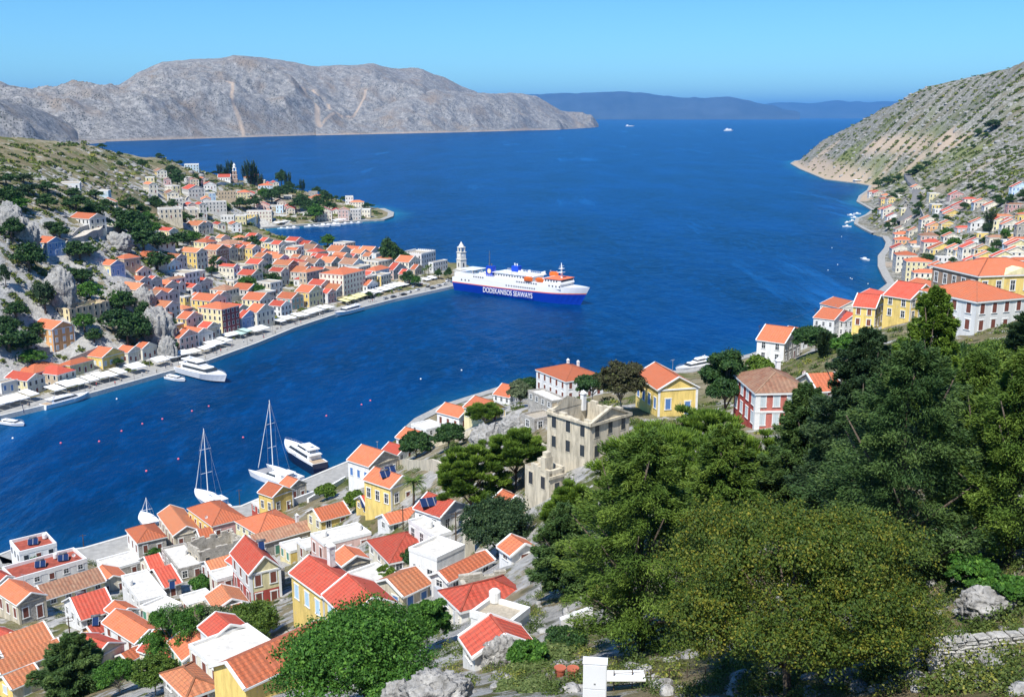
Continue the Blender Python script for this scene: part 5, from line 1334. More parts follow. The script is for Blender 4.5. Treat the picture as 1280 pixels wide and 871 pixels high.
# palm
def palm(px, py, w, h, label, seed=1):
    Wm, Hm, dep = size(px, py, w, h); g = hit(px, py); r = empty('palm_tree', g); b = MB()
    b.tube([(0, 0, -1), (.1, 0, Hm*.35), (.05, .1, Hm*.72)], [.32, .24, .2], 9); b.build('trunk', BARK, r, True)
    rng = np.random.default_rng(seed); VV = []; n = 46
    P = []; A_ = []; N_ = []
    for i in range(n):
        az = i*2.399; el = rng.uniform(-.5, 1.3); L = Wm/2*rng.uniform(.85, 1.1)
        for s in np.linspace(.12, 1, 26):
            e = el-1.3*s*s; q = np.array([math.cos(az)*L*s*math.cos(el*.6), math.sin(az)*L*s*math.cos(el*.6), L*s*math.sin(el)-L*.55*s*s])
            for sd in (-1, 1):
                la = np.array([-math.sin(az)*sd, math.cos(az)*sd, -.5])+np.array([math.cos(az), math.sin(az), 0])*.6; la /= np.linalg.norm(la)
                ll = L*.24*math.sin(math.pi*min(1, .15+s*.8)); P.append(q+la*ll/2); A_.append(la*ll); N_.append([0, 0, 1.0])
    P, A_, N_ = map(np.array, (P, A_, N_)); Ls = np.linalg.norm(A_, axis=1); V, F_ = leafquads(P, A_, N_, Ls, .09+0*Ls)
    me = fastmesh('crown', V+np.array([.05, .1, Hm*.74]), F_, L_MID, np.repeat(rng.random(len(P)), 4)); link('crown', me, r)
    tag(r, label, 'palm tree', 'palm trees')
palm(517, 635, 34, 46, 'tall palm tree beside the pale yellow solar-roofed house', 3)
palm(536, 346, 12, 16, 'left palm tree by the white crenellated building', 4); palm(531, 348, 10, 14, 'second palm tree by the white crenellated building', 5)
# ------------------------------------------------------------------ smaller trees of the town and hillsides (copies share their mesh)
VAR = []
for i, (lm, sd) in enumerate([(L_DARK, 51), (L_DARK, 52), (L_DARKN, 53), (L_FIG, 54), (L_MID, 55)]):
    V, F_, t, C_ = crown_broad(sd, 1.0, 1.7, nl=30, sub=14, per=9, ls=.14, ragged=.3, lobe=(.24, .38)); me = fastmesh('crown', V+np.array([0, 0, .95]), F_, lm, t)
    tm = MB().tube([(0, 0, -.4), (0, 0, .9)], [.1, .05], 6).build('tmp', BARK); tme = tm.data; bpy.data.objects.remove(tm); VAR.append(('broadleaf_tree', me, tme))
V, F_, t, _ = crown_layered(61, 2.0, .42, nb=40, per=70, ls=.16, lo=.04, droop=-.9, prof=lambda t: .25+.75*np.sin(np.pi*np.clip(t*.8+.15, 0, 1)), wd=.4)
VAR.append(('cypress_tree', fastmesh('crown', V, F_, L_DARKN, t), VAR[0][2]))
TD = """0 37 340 40 34|0 12 258 34 24|3 22 265 30 18|2 36 245 26 14|0 60 262 26 18|0 95 262 34 16|0 120 270 30 16|2 65 290 20 12|0 15 300 30 26|0 25 475 0 0|2 8 362 12 30|2 57 392 28 38|0 20 400 30 22|0 12 440 44 28|0 35 440 34 22|0 50 420 26 16|0 8 420 30 24|3 40 455 36 16|0 75 300 24 20|0 100 325 34 22|0 112 320 22 16|0 165 300 44 34|0 180 318 40 36|2 172 300 30 28|3 190 296 24 18|0 205 312 34 20|0 222 310 34 18|3 238 306 24 16|0 197 338 34 22|0 205 330 24 14|3 113 378 34 24|0 103 355 30 18|0 92 350 24 14|3 150 385 26 20|0 155 392 30 26|0 150 420 44 32|0 172 432 40 38|0 180 405 22 26|2 160 432 30 26|0 187 425 24 24|3 106 415 26 22|0 118 428 22 16|0 215 440 16 18|3 310 362 22 16|0 325 352 20 14|0 330 340 18 12|0 340 358 22 16|3 320 372 24 16|0 270 335 18 14|0 295 322 20 14|0 265 345 14 12|0 300 312 14 14|0 318 312 18 16|0 322 320 14 14|0 222 236 20 22|2 216 226 18 18|0 246 232 12 14|0 264 238 16 12|0 178 210 14 10|0 200 192 10 6|0 225 202 8 6|0 128 184 10 6|0 150 196 8 6|0 150 210 8 8|0 300 262 18 14|0 318 262 18 16|3 330 250 16 14|0 340 254 20 16|0 350 248 22 14|0 360 246 20 14|0 370 264 18 16|0 388 270 20 18|3 395 277 22 20|3 410 276 18 16|0 398 262 18 16|0 380 262 20 18|0 408 256 18 16|0 412 264 16 12|0 352 230 14 20|0 362 240 12 12|0 374 234 10 6|0 396 232 12 10|0 405 238 10 8|0 420 250 8 5|0 430 252 10 6|0 460 256 16 6|0 475 264 18 8|0 484 268 14 8|5 288 218 5 16|5 314 226 8 20|5 318 224 6 16|5 307 222 5 14|5 275 212 4 10|5 283 212 4 10|2 280 212 10 7|2 268 210 8 5|5 326 238 4 14|5 360 236 5 14|5 378 236 4 10|0 488 334 26 34|0 498 334 26 22|2 490 330 24 26|0 484 330 20 22|0 512 356 22 16|3 520 358 12 12|0 560 349 10 14|0 548 349 10 12|0 460 372 12 7|0 420 330 14 10|0 430 326 12 8|3 190 472 22 12|3 44 504 20 12|0 146 457 16 8|0 215 412 12 14|0 208 398 10 10|0 242 300 14 10|2 280 270 20 12|0 250 268 20 12|0 232 278 22 12|0 246 276 16 10|0 216 262 14 12|0 200 262 16 10|0 192 258 18 12|0 180 268 18 12|3 185 280 20 14|0 176 282 22 14|0 160 285 30 20|0 150 275 20 14|0 162 262 24 14|0 135 262 20 12|0 120 248 20 10|0 92 246 22 10|0 60 240 26 12|2 30 230 22 12|0 8 232 24 14|0 1095 268 10 8|0 1115 252 14 10|0 1125 244 12 8|0 1098 234 16 8|0 1110 230 18 8|0 1122 226 14 6|0 1140 220 16 8|0 1150 214 14 7|0 1158 208 12 6|2 1240 164 20 13|0 1222 170 10 8|0 1232 172 8 5|0 1216 186 6 5|0 1148 262 12 9|0 1145 272 10 9|0 1110 288 10 10|0 1118 282 12 9|3 1184 302 16 16|3 1192 312 18 14|0 1196 322 12 10|0 1160 328 18 10|0 1138 262 8 8|0 1135 296 8 6|0 1170 275 10 7|0 1183 276 10 6|0 1200 270 8 5|5 1235 290 6 18|5 1240 284 5 16|2 1232 294 12 14|3 1240 322 18 12|3 1256 302 12 16|0 1245 312 14 12|0 1230 305 12 8|0 1262 256 12 12|0 1278 252 14 14|0 1250 258 12 10|0 1245 252 14 8|3 1240 240 12 8|0 1228 238 10 8|2 1212 236 8 6|0 1118 352 18 10|0 1124 356 16 10|3 1168 350 18 14|3 1158 356 16 12|0 1190 330 10 8|0 1160 240 6 6|0 1205 262 12 8|0 1216 300 8 6|0 1170 296 10 6|0 1150 250 8 6"""
k_ = 0; tl = []
for q in TD.split('|'):
    v, px, py, w, h = [float(a) for a in q.split()]
    if w < 1: continue
    tl.append((int(v), px, py, w, h))
rg = random.Random(5)
TC = {}
REGT = [(lambda x, y: x < 260 and y > 285, 'on the near part of the left hillside'), (lambda x, y: x < 260, 'high on the left hillside'), (lambda x, y: x < 500 and y < 288, 'on the church headland'), (lambda x, y: x < 700, 'among the left town roofs'), (lambda x, y: True, 'on the right shore slopes')]
VN = {0: 'dark green bushy tree', 1: 'dark green bushy tree', 2: 'very dark dense tree', 3: 'bright green bushy tree', 4: 'olive green tree', 5: 'slim dark cypress'}
tl.sort(key=lambda a: a[1]); 
for v, px, py, w, h in tl:
    g = hit(px, py)
    while g is None or g[2] < 1.9 or (px < 500 and g[1] > 1480): py += 1; g = hit(px, py)
    dep = g[1]*cp-(g[2]-CAMZ)*sp; Wm = w*dep/FPX*1.12; Hm = h*dep/FPX*1.15
    vv = v if v != 0 else rg.choice([0, 0, 1])
    nm, me, tme = VAR[vv]; r = empty(nm, g, rg.uniform(0, 6.28)); rxy = Wm/2/(1.0 if vv != 5 else .42); rzs = Hm/(1.85 if vv != 5 else 2.0)
    r.scale = (rxy, rxy, rzs)
    link('crown', me, r); link('trunk', tme, r)
    rn = [n_ for f_, n_ in REGT if f_(px, py)][0]; TC.setdefault((VN[v], rn), []).append((r, px))
for (a, rn), L in TC.items():
    for i, (r, px) in enumerate(L):
        big = 'small ' if r.scale[0] < 3 else 'large ' if r.scale[0] > 7 else ''
        o_ = (ORD[i]+' ') if i < 20 else ORD[len(L)-1-i]+' from right, ' if len(L)-1-i < 20 else 'middle '
        lab = (ORD[i]+' '+a+' from the left '+rn) if i < 20 else (a+' '+rn+', '+(ORD[len(L)-1-i] if len(L)-1-i < 20 else 'twenty-first')+' from the right')
        tag(r, lab if len(L) > 1 else a+' '+rn, 'tree', 'small trees '+rn)
# ------------------------------------------------------------------ scrub (uncountable) and limestone rocks scattered on the slopes
rng = np.random.default_rng(77)
def scatter(n, box, dmin, cond=None):
    px = rng.uniform(box[0], box[2], n); py = rng.uniform(box[1], box[3], n); out = []
    # sample along rays coarsely with the analytic terrain
    R_ = np.array([ray(a, b) for a, b in zip(px, py)]); t = np.geomspace(30, 3200, 260)
    res = np.zeros((n, 3)); ok = np.zeros(n, bool)
    for s in range(0, n, 400):
        e = slice(s, s+400); P = R_[e][:, None, :]*t[None, :, None]; g = TH(P[..., 0], P[..., 1], False); z = CAMZ+P[..., 2]
        k = np.argmax(z <= g, 1); o_ = (z <= g).any(1) & (g[np.arange(len(k)), k] > .5)
        res[e] = P[np.arange(len(k)), k]; ok[e] = o_
    x, y = res[:, 0], res[:, 1]; d = sdist(x, y); ok &= d > dmin
    for fx, fy, fr in FOOT: ok &= np.hypot(x-fx, y-fy) > fr
    x, y = x[ok], y[ok]; return x, y, TH(x, y)
def scrub_obj(name, label, pts, size_, nleaf, lm, ls, flat=.6):
    x, y, z = pts; n = len(x)
    if n == 0: return
    r = rng.uniform(size_[0], size_[1], n); dist = np.hypot(x, y); r = r*np.clip(dist/300, .5, 4); ci = np.repeat(np.arange(n), nleaf)
    d = sph(rng, len(ci)); d[:, 2] = np.abs(d[:, 2]); rr_ = r[ci]*rng.uniform(.5, 1.05, len(ci))
    P = np.stack([x[ci]+d[:, 0]*rr_, y[ci]+d[:, 1]*rr_, z[ci]+d[:, 2]*rr_*flat-.1], 1); L = ls*r[ci]*rng.uniform(.7, 1.3, len(ci))
    V, F_ = leafquads(P, rng.normal(size=P.shape), d+rng.normal(size=P.shape)*.5, L, L*.7)
    t = np.clip(.6*rng.random(n)[ci]+.4*rng.random(len(ci)), 0, 1); me = fastmesh(name, V, F_, lm, np.repeat(t, 4)); tag(link(name, me), label, kind='stuff')
scrub_obj('hillside_scrub', None, scatter(3900, (0, 182, 500, 470), 14), (.45, 1.5), 42, L_SCRUB, .5)
scrub_obj('right_slope_scrub', None, scatter(5200, (990, 90, 1280, 360), 14), (.35, 1.3), 30, L_SCRUB, .5, .5)
scrub_obj('near_slope_scrub', None, scatter(2600, (60, 520, 1280, 871), 12), (.7, 2.2), 260, L_SCRUB, .15, .8)
scrub_obj('ridge_scrub', None, scatter(1300, (560, 400, 1280, 560), 14), (.8, 2.0), 90, L_SCRUB, .3, .8)
RK = mat('limestone_rock', (.35, .345, .33), rough=.95, var=.55, scale=1.5, bump=1.0, bscale=3.0, spec=.1)
def ico(n=2):
    import bmesh
    bm = bmesh.new(); bmesh.ops.create_icosphere(bm, subdivisions=n, radius=1.0); V = np.array([v.co[:] for v in bm.verts]); F_ = np.array([[v.index for v in f.verts] for f in bm.faces]); bm.free(); return V, F_
I1 = ico(2); I5 = ico(5)
def rocks_obj(name, pts, size_):
    x, y, z = pts; n = len(x); V0, F0 = I1; r = rng.uniform(*size_, n)*np.clip(np.hypot(x, y)/300, .5, 4); VV = []; FF = []
    for i in range(n):
        v = V0*np.array([rng.uniform(.7, 1.4), rng.uniform(.6, 1.2), rng.uniform(.4, .9)]); v = v*(1+.35*vnoise(v[:, 0]*1.7+i, v[:, 1]*1.7, v[:, 2]*1.7))[:, None]
        VV.append(v*r[i]+np.array([x[i], y[i], z[i]])); FF.append(F0+i*len(V0))
    me = fastmesh(name, np.concatenate(VV), np.concatenate(FF), RK); tag(link(name, me), kind='stuff')
rocks_obj('hillside_rocks', scatter(1000, (0, 215, 260, 440), 14), (.3, .95)); rocks_obj('slope_rocks', scatter(900, (990, 110, 1280, 300), 14), (.35, .9)); rocks_obj('near_rocks', scatter(700, (240, 560, 1280, 871), 12), (.35, 1.2))
def crag(px, py, w, h, label, seed, dep=.7, mt=None):
    Wm, Hm, d = size(px, py, w, h); g = hit(px, py); V, F_ = I5
    V = V.copy(); n1 = fbm(V[:, 0]*2.2+seed, V[:, 1]*2.2, V[:, 2]*1.1, o=5, seed=seed, ridged=True); n2 = fbm(V[:, 0]*7, V[:, 1]*7, V[:, 2]*2.5+seed, o=4, seed=seed+1, ridged=True)
    V = V*(.80+.20*n1+.11*n2)[:, None]; V = V*np.array([Wm/2, Wm/2*dep, Hm*.62])
    o = link('rock_outcrop', fastmesh('rock_outcrop', V, F_, mt or RK, None, False), None, (g[0], g[1]+Wm*.12, g[2]+Hm*.30)); tag(o, label, 'rock', 'limestone outcrops')
crag(75, 384, 36, 46, 'tall grey limestone crag on the left hillside above the orange house', 1); crag(28, 305, 34, 30, 'grey rock face near the left edge under the hilltop', 2); crag(12, 285, 30, 30, 'grey rock slab at the left picture edge', 3)
crag(197, 432, 38, 46, 'pale grey limestone cliff between the quay houses and the ruin', 4); crag(180, 388, 28, 26, 'pale jagged rock above the left limestone cliff', 5); crag(150, 375, 24, 20, 'smaller grey boulder left of the jagged rock', 6); crag(148, 312, 34, 20, 'grey rock below the winding hillside road', 7)
crag(210, 450, 22, 28, 'foot of the grey cliff beside the quay row', 8)
crag(545, 888, 84, 44, 'pale jagged limestone boulder at the bottom edge', 9); crag(500, 886, 44, 34, 'pale rock at the bottom edge beside the bright green tree', 10); crag(625, 832, 46, 34, 'rounded pale boulder before the red-roofed house', 11)
crag(610, 562, 44, 30, 'grey-white rocks on the slope left of the pines', 12); crag(645, 548, 40, 26, 'pale rocks above the bright green pine', 13); crag(1240, 770, 70, 32, 'weathered grey rock above the dry stone wall', 14); crag(1220, 352, 22, 18, 'pale rock beside the ochre mansion', 15)
crag(1018, 425, 24, 16, 'grey rock under the white gabled ridge house', 16); crag(595, 590, 60, 24, 'ruined rubble mound left of the pines', 17)
# ------------------------------------------------------------------ quays, shore road, hillside road, walls
CONC = mat('quay_concrete', (.35, .345, .325), var=.25, scale=.5, spec=.15); ASPH = mat('asphalt', (.17, .17, .17), var=.15, scale=.8, spec=.1); KERB = mat('quay_edge_stone', (.60, .59, .55), var=.2, scale=1.0)
def strip(name, P, w, side, z0, z1, m, off=0.0):
    P = [Vector(p[:2]) for p in P]; b = MB(); N = []
    for i in range(len(P)):
        d = (P[min(i+1, len(P)-1)]-P[max(i-1, 0)]).normalized(); N.append(Vector((-d.y, d.x))*side)
    for i in range(len(P)-1):
        a, c = P[i]+N[i]*off, P[i+1]+N[i+1]*off; a2, c2 = P[i]+N[i]*(off+w), P[i+1]+N[i+1]*(off+w)
        q = [a, c, c2, a2] if side > 0 else [c, a, a2, c2]
        b.quad([(v.x, v.y, z1) for v in q]); b.quad([(a.x, a.y, z0), (c.x, c.y, z0), (c.x, c.y, z1), (a.x, a.y, z1)]); b.quad([(c2.x, c2.y, z0), (a2.x, a2.y, z0), (a2.x, a2.y, z1), (c2.x, c2.y, z1)])
    return tag(b.build(name, m), kind='structure')
A_ = coastA; Q1 = A_[0:15]
strip('left_quay', Q1, 14, 1, -3, 1.72, CONC, -.6); strip('left_quay_kerb', Q1, .9, 1, -3, 1.90, KERB, -.75)
strip('headland_quay', A_[22:31], 7, 1, -3, 1.55, CONC, -.6)
strip('near_quay', coastB[1:14], 11, -1, -3, 1.72, CONC, -.6); strip('near_quay_kerb', coastB[1:14], .9, -1, -3, 1.90, KERB, -.75)
strip('right_quay', coastB[23:31], 5.5, -1, -3, 1.6, CONC, -.6); strip('marina_quay', coastB[31:47], 4, -1, -3, 1.5, CONC, -.6)
strip('centre_quay', coastB[14:24], 4, -1, -3, 1.6, CONC, -.6)
def drape(name, pxs, w, m, lift=.45, n=60):
    sk = 4 if lift > .6 or 'pale' in m.name else 1.2
    H_ = [hit(*p) for p in pxs]; H_ = [Vector(h) for h in H_ if h]; L = [0]
    for i in range(1, len(H_)): L.append(L[-1]+(H_[i].xy-H_[i-1].xy).length)
    s = np.linspace(0, L[-1], n); x = np.interp(s, L, [h.x for h in H_]); y = np.interp(s, L, [h.y for h in H_])
    dx, dy = np.gradient(x), np.gradient(y); l = np.hypot(dx, dy); nx, ny = -dy/l, dx/l
    zc = np.max([TH(x+nx*o, y+ny*o) for o in (-w/2, -w/4, 0, w/4, w/2)], 0)+lift; k = np.ones(5)/5; zc = np.convolve(np.pad(zc, 2, 'edge'), k, 'valid')
    b = MB()
    for i in range(n-1):
        a = [(x[j]+nx[j]*o, y[j]+ny[j]*o, zc[j]) for j in (i, i+1) for o in (-w/2, w/2)]
        b.quad([a[0], a[2], a[3], a[1]], 0)
        for q0, q1 in ((a[0], a[2]), (a[3], a[1])): b.quad([(q0[0], q0[1], q0[2]-sk), (q1[0], q1[1], q1[2]-sk), q1, q0], 1 if m is ASPH or 'pale' in m.name else 0)
    o = b.build(name, [m, WM('S')]); tag(o, kind='structure'); return o
drape('shore_road', [(1122, 284), (1130, 278), (1138, 266), (1145, 254), (1148, 243), (1145, 235), (1138, 228), (1134, 221)], 9, ASPH, .8)
drape('hillside_road', [(80, 305), (100, 299), (120, 293), (140, 287), (150, 283)], 5.5, mat('pale_dirt_road', (.55, .50, .42), var=.2), .6)
def wall_(px0, py0, px1, py1, h, label, m, th_=.6, name='retaining_wall', cat='wall'):
    a, c = hit(px0, py0), hit(px1, py1); n = 8; b = MB(); a, c = Vector(a), Vector(c); d = (c-a); d.z = 0; L = d.length; d.normalize(); nn = Vector((-d.y, d.x, 0)); zt = max(a.z, c.z)+h
    xs = [a+d*(L*i/n) for i in range(n+1)]; zz = [float(TH(p.x, p.y)[0]) for p in xs]; top = [max(a.z+(c.z-a.z)*i/n, zz[i])+h for i in range(n+1)]
    for i in range(n):
        p, q = xs[i], xs[i+1]
        P4 = [p-nn*th_/2, q-nn*th_/2, q+nn*th_/2, p+nn*th_/2]; k = len(b.v)
        zt0, zt1 = top[i], top[i+1]
        b.v += [(P4[0].x, P4[0].y, zz[i]-2), (P4[1].x, P4[1].y, zz[i+1]-2), (P4[2].x, P4[2].y, zz[i+1]-2), (P4[3].x, P4[3].y, zz[i]-2), (P4[0].x, P4[0].y, zt0), (P4[1].x, P4[1].y, zt1), (P4[2].x, P4[2].y, zt1), (P4[3].x, P4[3].y, zt0)]
        for f in ((0, 1, 5, 4), (2, 3, 7, 6), (4, 5, 6, 7)): b.f.append(tuple(k+j for j in f)); b.m.append(0); b.uv.append(None)
        if i == 0: b.f.append((k+3, k, k+4, k+7)); b.m.append(0); b.uv.append(None)
        if i == n-1: b.f.append((k+1, k+2, k+6, k+5)); b.m.append(0); b.uv.append(None)
    o = b.build(name, m); tag(o, label, cat, 'walls on the slopes')
WW = WM('W'); SS = WM('S'); EE = WM('E')
for a in [(266, 236, 304, 231, 3, 'long white terrace wall below the hilltop church', WW), (232, 250, 262, 238, 1.5, 'pale wall of the stepped lane climbing to the church', WM('C')), (300, 282, 330, 268, 2, 'sloping pale wall above the headland waterfront', WM('C')),
          (82, 312, 150, 288, 3.0, 'stone retaining wall of the winding hillside road', SS), (95, 345, 118, 338, 2, 'small grey terrace wall on the left hillside', SS), (22, 452, 62, 442, 3, 'grey garden wall above the crimson quay house', SS), (88, 455, 128, 438, 2.5, 'stone wall climbing behind the yellow quay houses', SS),
          (290, 378, 325, 372, 3, 'pale retaining wall among the left town houses', EE), (540, 560, 590, 545, 2, 'pale rubble wall on the slope above the seafront', EE), (496, 586, 560, 600, 2.5, 'ruined rubble wall beside the palm', EE), (385, 628, 432, 600, 1.2, 'low wall along the small beach square', WW),
          (935, 582, 972, 568, 2.4, 'blank pale concrete wall below the red mansion', mat('bare_concrete', (.55, .54, .50), var=.2)), (200, 790, 255, 765, 2.2, 'broken rubble wall behind the lower left trees', EE), (545, 745, 572, 780, 1.5, 'white garden wall left of the wide red roof', WW),
          (580, 698, 592, 690, 6, 'tall narrow cream wall left of the dark conifers', WM('C')), (665, 560, 690, 575, 2, 'low ruin wall left of the smaller cream ruin', EE), (1150, 262, 1160, 285, 2, 'grey wall beside the shore road', SS), (700, 790, 740, 775, 1.2, 'white path wall under the big conifer', WW),
          (356, 636, 392, 622, 2, 'white yard wall behind the narrow yellow gabled house', WW),]:
    try: wall_(*a)
    except Exception as e: print('wall', a[5], e)
# dry stone wall at bottom right, individual stones
def drystone(px0, py0, px1, py1, h, label):
    a = Vector(hit(px0, py0)); c = Vector(KY(px1, py1, a.y+1.0)); c.z = a.z+.1; d = c-a; L = d.length; d.normalize(); nn = Vector((-d.y, d.x, 0)).normalized(); rng = random.Random(4); b = MB(); z = 0
    while z < h:
        rh = rng.uniform(.16, .30); x = rng.uniform(-.3, 0)
        while x < L:
            w = rng.uniform(.25, .7); p = a+d*(x+w/2); p.z = a.z+(c.z-a.z)*x/L+z-.3; k = len(b.v); f = .05
            for zz, s in ((0, .85), (rh*.5, 1.0), (rh*.98, .82)):
                for (i, j) in ((-1, -1), (1, -1), (1, 1), (-1, 1)):
                    q = p+d*(i*w*.48*s*rng.uniform(.88, 1))+nn*(j*(.22+rng.uniform(0, .07))*s); b.v.append((q.x, q.y, p.z+zz+rng.uniform(-f, f)))
            for r in (0, 4):
                for i in range(4): b.f.append((k+r+i, k+r+(i+1) % 4, k+r+4+(i+1) % 4, k+r+4+i)); b.m.append(0); b.uv.append(None)
            b.f.append((k+8, k+9, k+10, k+11)); b.m.append(0); b.uv.append(None); x += w
        z += rh*.95
    o = b.build('dry_stone_wall', mat('pale_fieldstone', (.44, .43, .40), var=.4, scale=2.5, bump=.5, bscale=12)); tag(o, label, 'stone wall', 'walls on the slopes')
drystone(1165, 842, 1330, 850, 1.9, 'dry stone wall of pale fieldstones at the bottom right')
# ------------------------------------------------------------------ clock tower and church
LIME = mat('pale_limestone_blocks', (.70, .68, .62), var=.12, scale=.8)
def clock_tower():
    x, y, _ = KZ(577, 346, 1.7); r = empty('clock_tower', (x, y, 1.7), math.radians(40))
    b = MB().box(-2.9, 2.9, -2.9, 2.9, -2, 5).box(-3.2, 3.2, -3.2, 3.2, 5, 5.4).box(-2.4, 2.4, -2.4, 2.4, 5.4, 12).box(-2.7, 2.7, -2.7, 2.7, 12, 12.35).box(-2.2, 2.2, -2.2, 2.2, 12.35, 17).box(-2.55, 2.55, -2.55, 2.55, 17, 17.4)
    for sx in (-1, 1):
        for sy in (-1, 1): b.box(sx*1.5-.4, sx*1.5+.4, sy*1.5-.4, sy*1.5+.4, 17.4, 20.2)
    b.box(-2.1, 2.1, -2.1, 2.1, 20.2, 20.8); b.build('shaft', LIME, r)
    MB().lathe((0, 0, 20.8), [(2.2, 0), (1.7, .8), (.8, 2.3), (.15, 3.6)], 8).build('spire', LIME, r)
    for fl, z in enumerate((7.2, 13.4)):
        for k in range(4):
            o = MB().lathe((0, 0, 0), [(1.0, 0), (1.0, .12)], 16).build('clock_face', mat('clock_dial_white', (.85, .85, .82), var=0), r) if fl == 1 else MB().box(-.5, .5, -.06, .06, 0, 2.6).build('window', DARK, r)
            a = k*math.pi/2; rad = 2.2 if fl else 2.42
            o.location = (math.sin(a)*rad, -math.cos(a)*rad, z+(1.6 if fl else 0)); o.rotation_euler = (math.pi/2 if fl else 0, 0, a)
            if fl:
                hd = MB().box(-.05, .05, 0, .75, .125, .15).box(-.04, .55, -.04, .04, .125, .15).build('clock_hand', DARK, o)
    tag(r, 'tall pale stone clock tower at the tip of the left quay', 'clock tower')
clock_tower()
def bell_tower():
    g = hit(294, 230); r = empty('bell_tower', g, .2); s = 1.0
    BR = mat('brown_red_stone', (.40, .27, .22), var=.2, scale=.8)
    b = MB()
    for i, (w, z0, z1) in enumerate([(3.2, -2, 6), (3.0, 6.4, 11), (2.6, 11.4, 15.5)]):
        b.box(-w, w, -w, w, z0, z1, 0); b.box(-w-.3, w+.3, -w-.3, w+.3, z1, z1+.4, 1)
    b.build('shaft', [BR, LIME], r)
    b = MB()
    for sx in (-1, 1):
        for sy in (-1, 1): b.box(sx*1.7-.5, sx*1.7+.5, sy*1.7-.5, sy*1.7+.5, 15.9, 19.5)
    b.box(-2.4, 2.4, -2.4, 2.4, 19.5, 20).lathe((0, 0, 20), [(1.6, 0), (1.6, 2.6), (1.9, 2.7), (1.3, 3.6), (.3, 5.0), (.1, 6.2)], 8); b.build('belfry', TRIM, r)
    for k in range(4):
        for z in (7, 12):
            o = MB().box(-.6, .6, -.06, .06, 0, 2.4).build('window', DARK, r); a = k*math.pi/2; rad = 3.02 if z == 7 else 2.62; o.location = (math.sin(a)*rad, -math.cos(a)*rad, z); o.rotation_euler = (0, 0, a)
    tag(r, 'brown and white church bell tower rising above the headland', 'bell tower')
bell_tower()
def church():
    g = hit(321, 231); r = empty('domed_church', g, .1); PK = WM('P')
    MB().box(-6, 6, -5, 9, -3, 7.5).box(-6.3, 6.3, -5.3, 9.3, 7.5, 7.9).box(-3, 3, -7, -5.01, -3, 9.2).build('nave', PK, r)
    MB().lathe((0, 0, 7.9), [(3.2, 0), (3.2, 3.2), (3.5, 3.3)], 12).build('drum', PK, r)
    MB().lathe((0, 0, 11.2), [(3.5, 0), (3.3, 1.3), (2.6, 2.5), (1.4, 3.3), (.2, 3.7), (.08, 5.2)], 16).build('dome', mat('dome_red', (.62, .16, .12), var=.1), r, True)
    MB().box(6.31, 11, -3, 6, -3, 6).build('aisle', WM('C'), r)
    for x in (-4.4, -1, 1.2, 4.4):
        o = MB().box(-.5, .5, -.05, .05, 0, 2.2).build('window', DARK, r); o.location = (x, -7.03 if abs(x) < 2 else -5.04, 3)
    tag(r, 'pink church with red dome beside the bell tower', 'church')
    g = hit(281, 226); hr = house(g[0], g[1], g[2], .15, 15, 14, 4.5, 's', 'W', 'W', 'r', 'd', xs=-1); tag(hr, 'white church hall with large red roof left of the bell tower', 'church hall')
church()
# crenellated building trim, arcade
# ------------------------------------------------------------------ awnings on the quay
AW = {'w': ('white', mat('canvas_white', (.82, .82, .80), var=.04)), 'y': ('pale yellow', mat('canvas_yellow', (.80, .74, .36), var=.04)), 't': ('teal', mat('canvas_teal', (.45, .62, .56), var=.04)), 'c': ('cream', mat('canvas_cream', (.74, .70, .60), var=.06))}
def awning(x0, y0, x1, y1, dep, c, label, zf=4.3, zr=5.2, base=1.7, sd=1):
    a = Vector(KZ(x0, y0, zf)); b_ = Vector(KZ(x1, y1, zf)); d = (b_-a); L = d.length; d.normalize(); nn = Vector((-d.y, d.x, 0))*sd; r = empty('awning', (a.x, a.y, base), math.atan2(d.y, d.x))
    n = max(1, int(L/4.5)); m = MB(); s = sd
    for i in range(n):
        jz = .22*math.sin(i*2.3+x0); xa, xb = L*i/n+.16, L*(i+1)/n-.16; f, q = zf-base+jz, zr-base+jz*1.5
        m.quad([(xa, 0, f), (xb, 0, f), (xb, s*dep, q), (xa, s*dep, q)]).quad([(xa, 0, f-.08), (xb, 0, f-.08), (xb, s*dep, q-.08), (xa, s*dep, q-.08)][::-1]).quad([(xa, 0, f-.35), (xb, 0, f-.35), (xb, 0, f), (xa, 0, f)])
    m.build('canvas', AW[c][1], r); p = MB()
    for i in range(n+1): p.tube([(L*i/n, s*.15, -1), (L*i/n, s*.15, zf-base-.1)], .07, 6).tube([(L*i/n, s*dep, -1), (L*i/n, s*dep, zr-base-.1)], .07, 6)
    p.build('post', STEEL, r); tag(r, label, 'awning', 'awnings along the left quay')
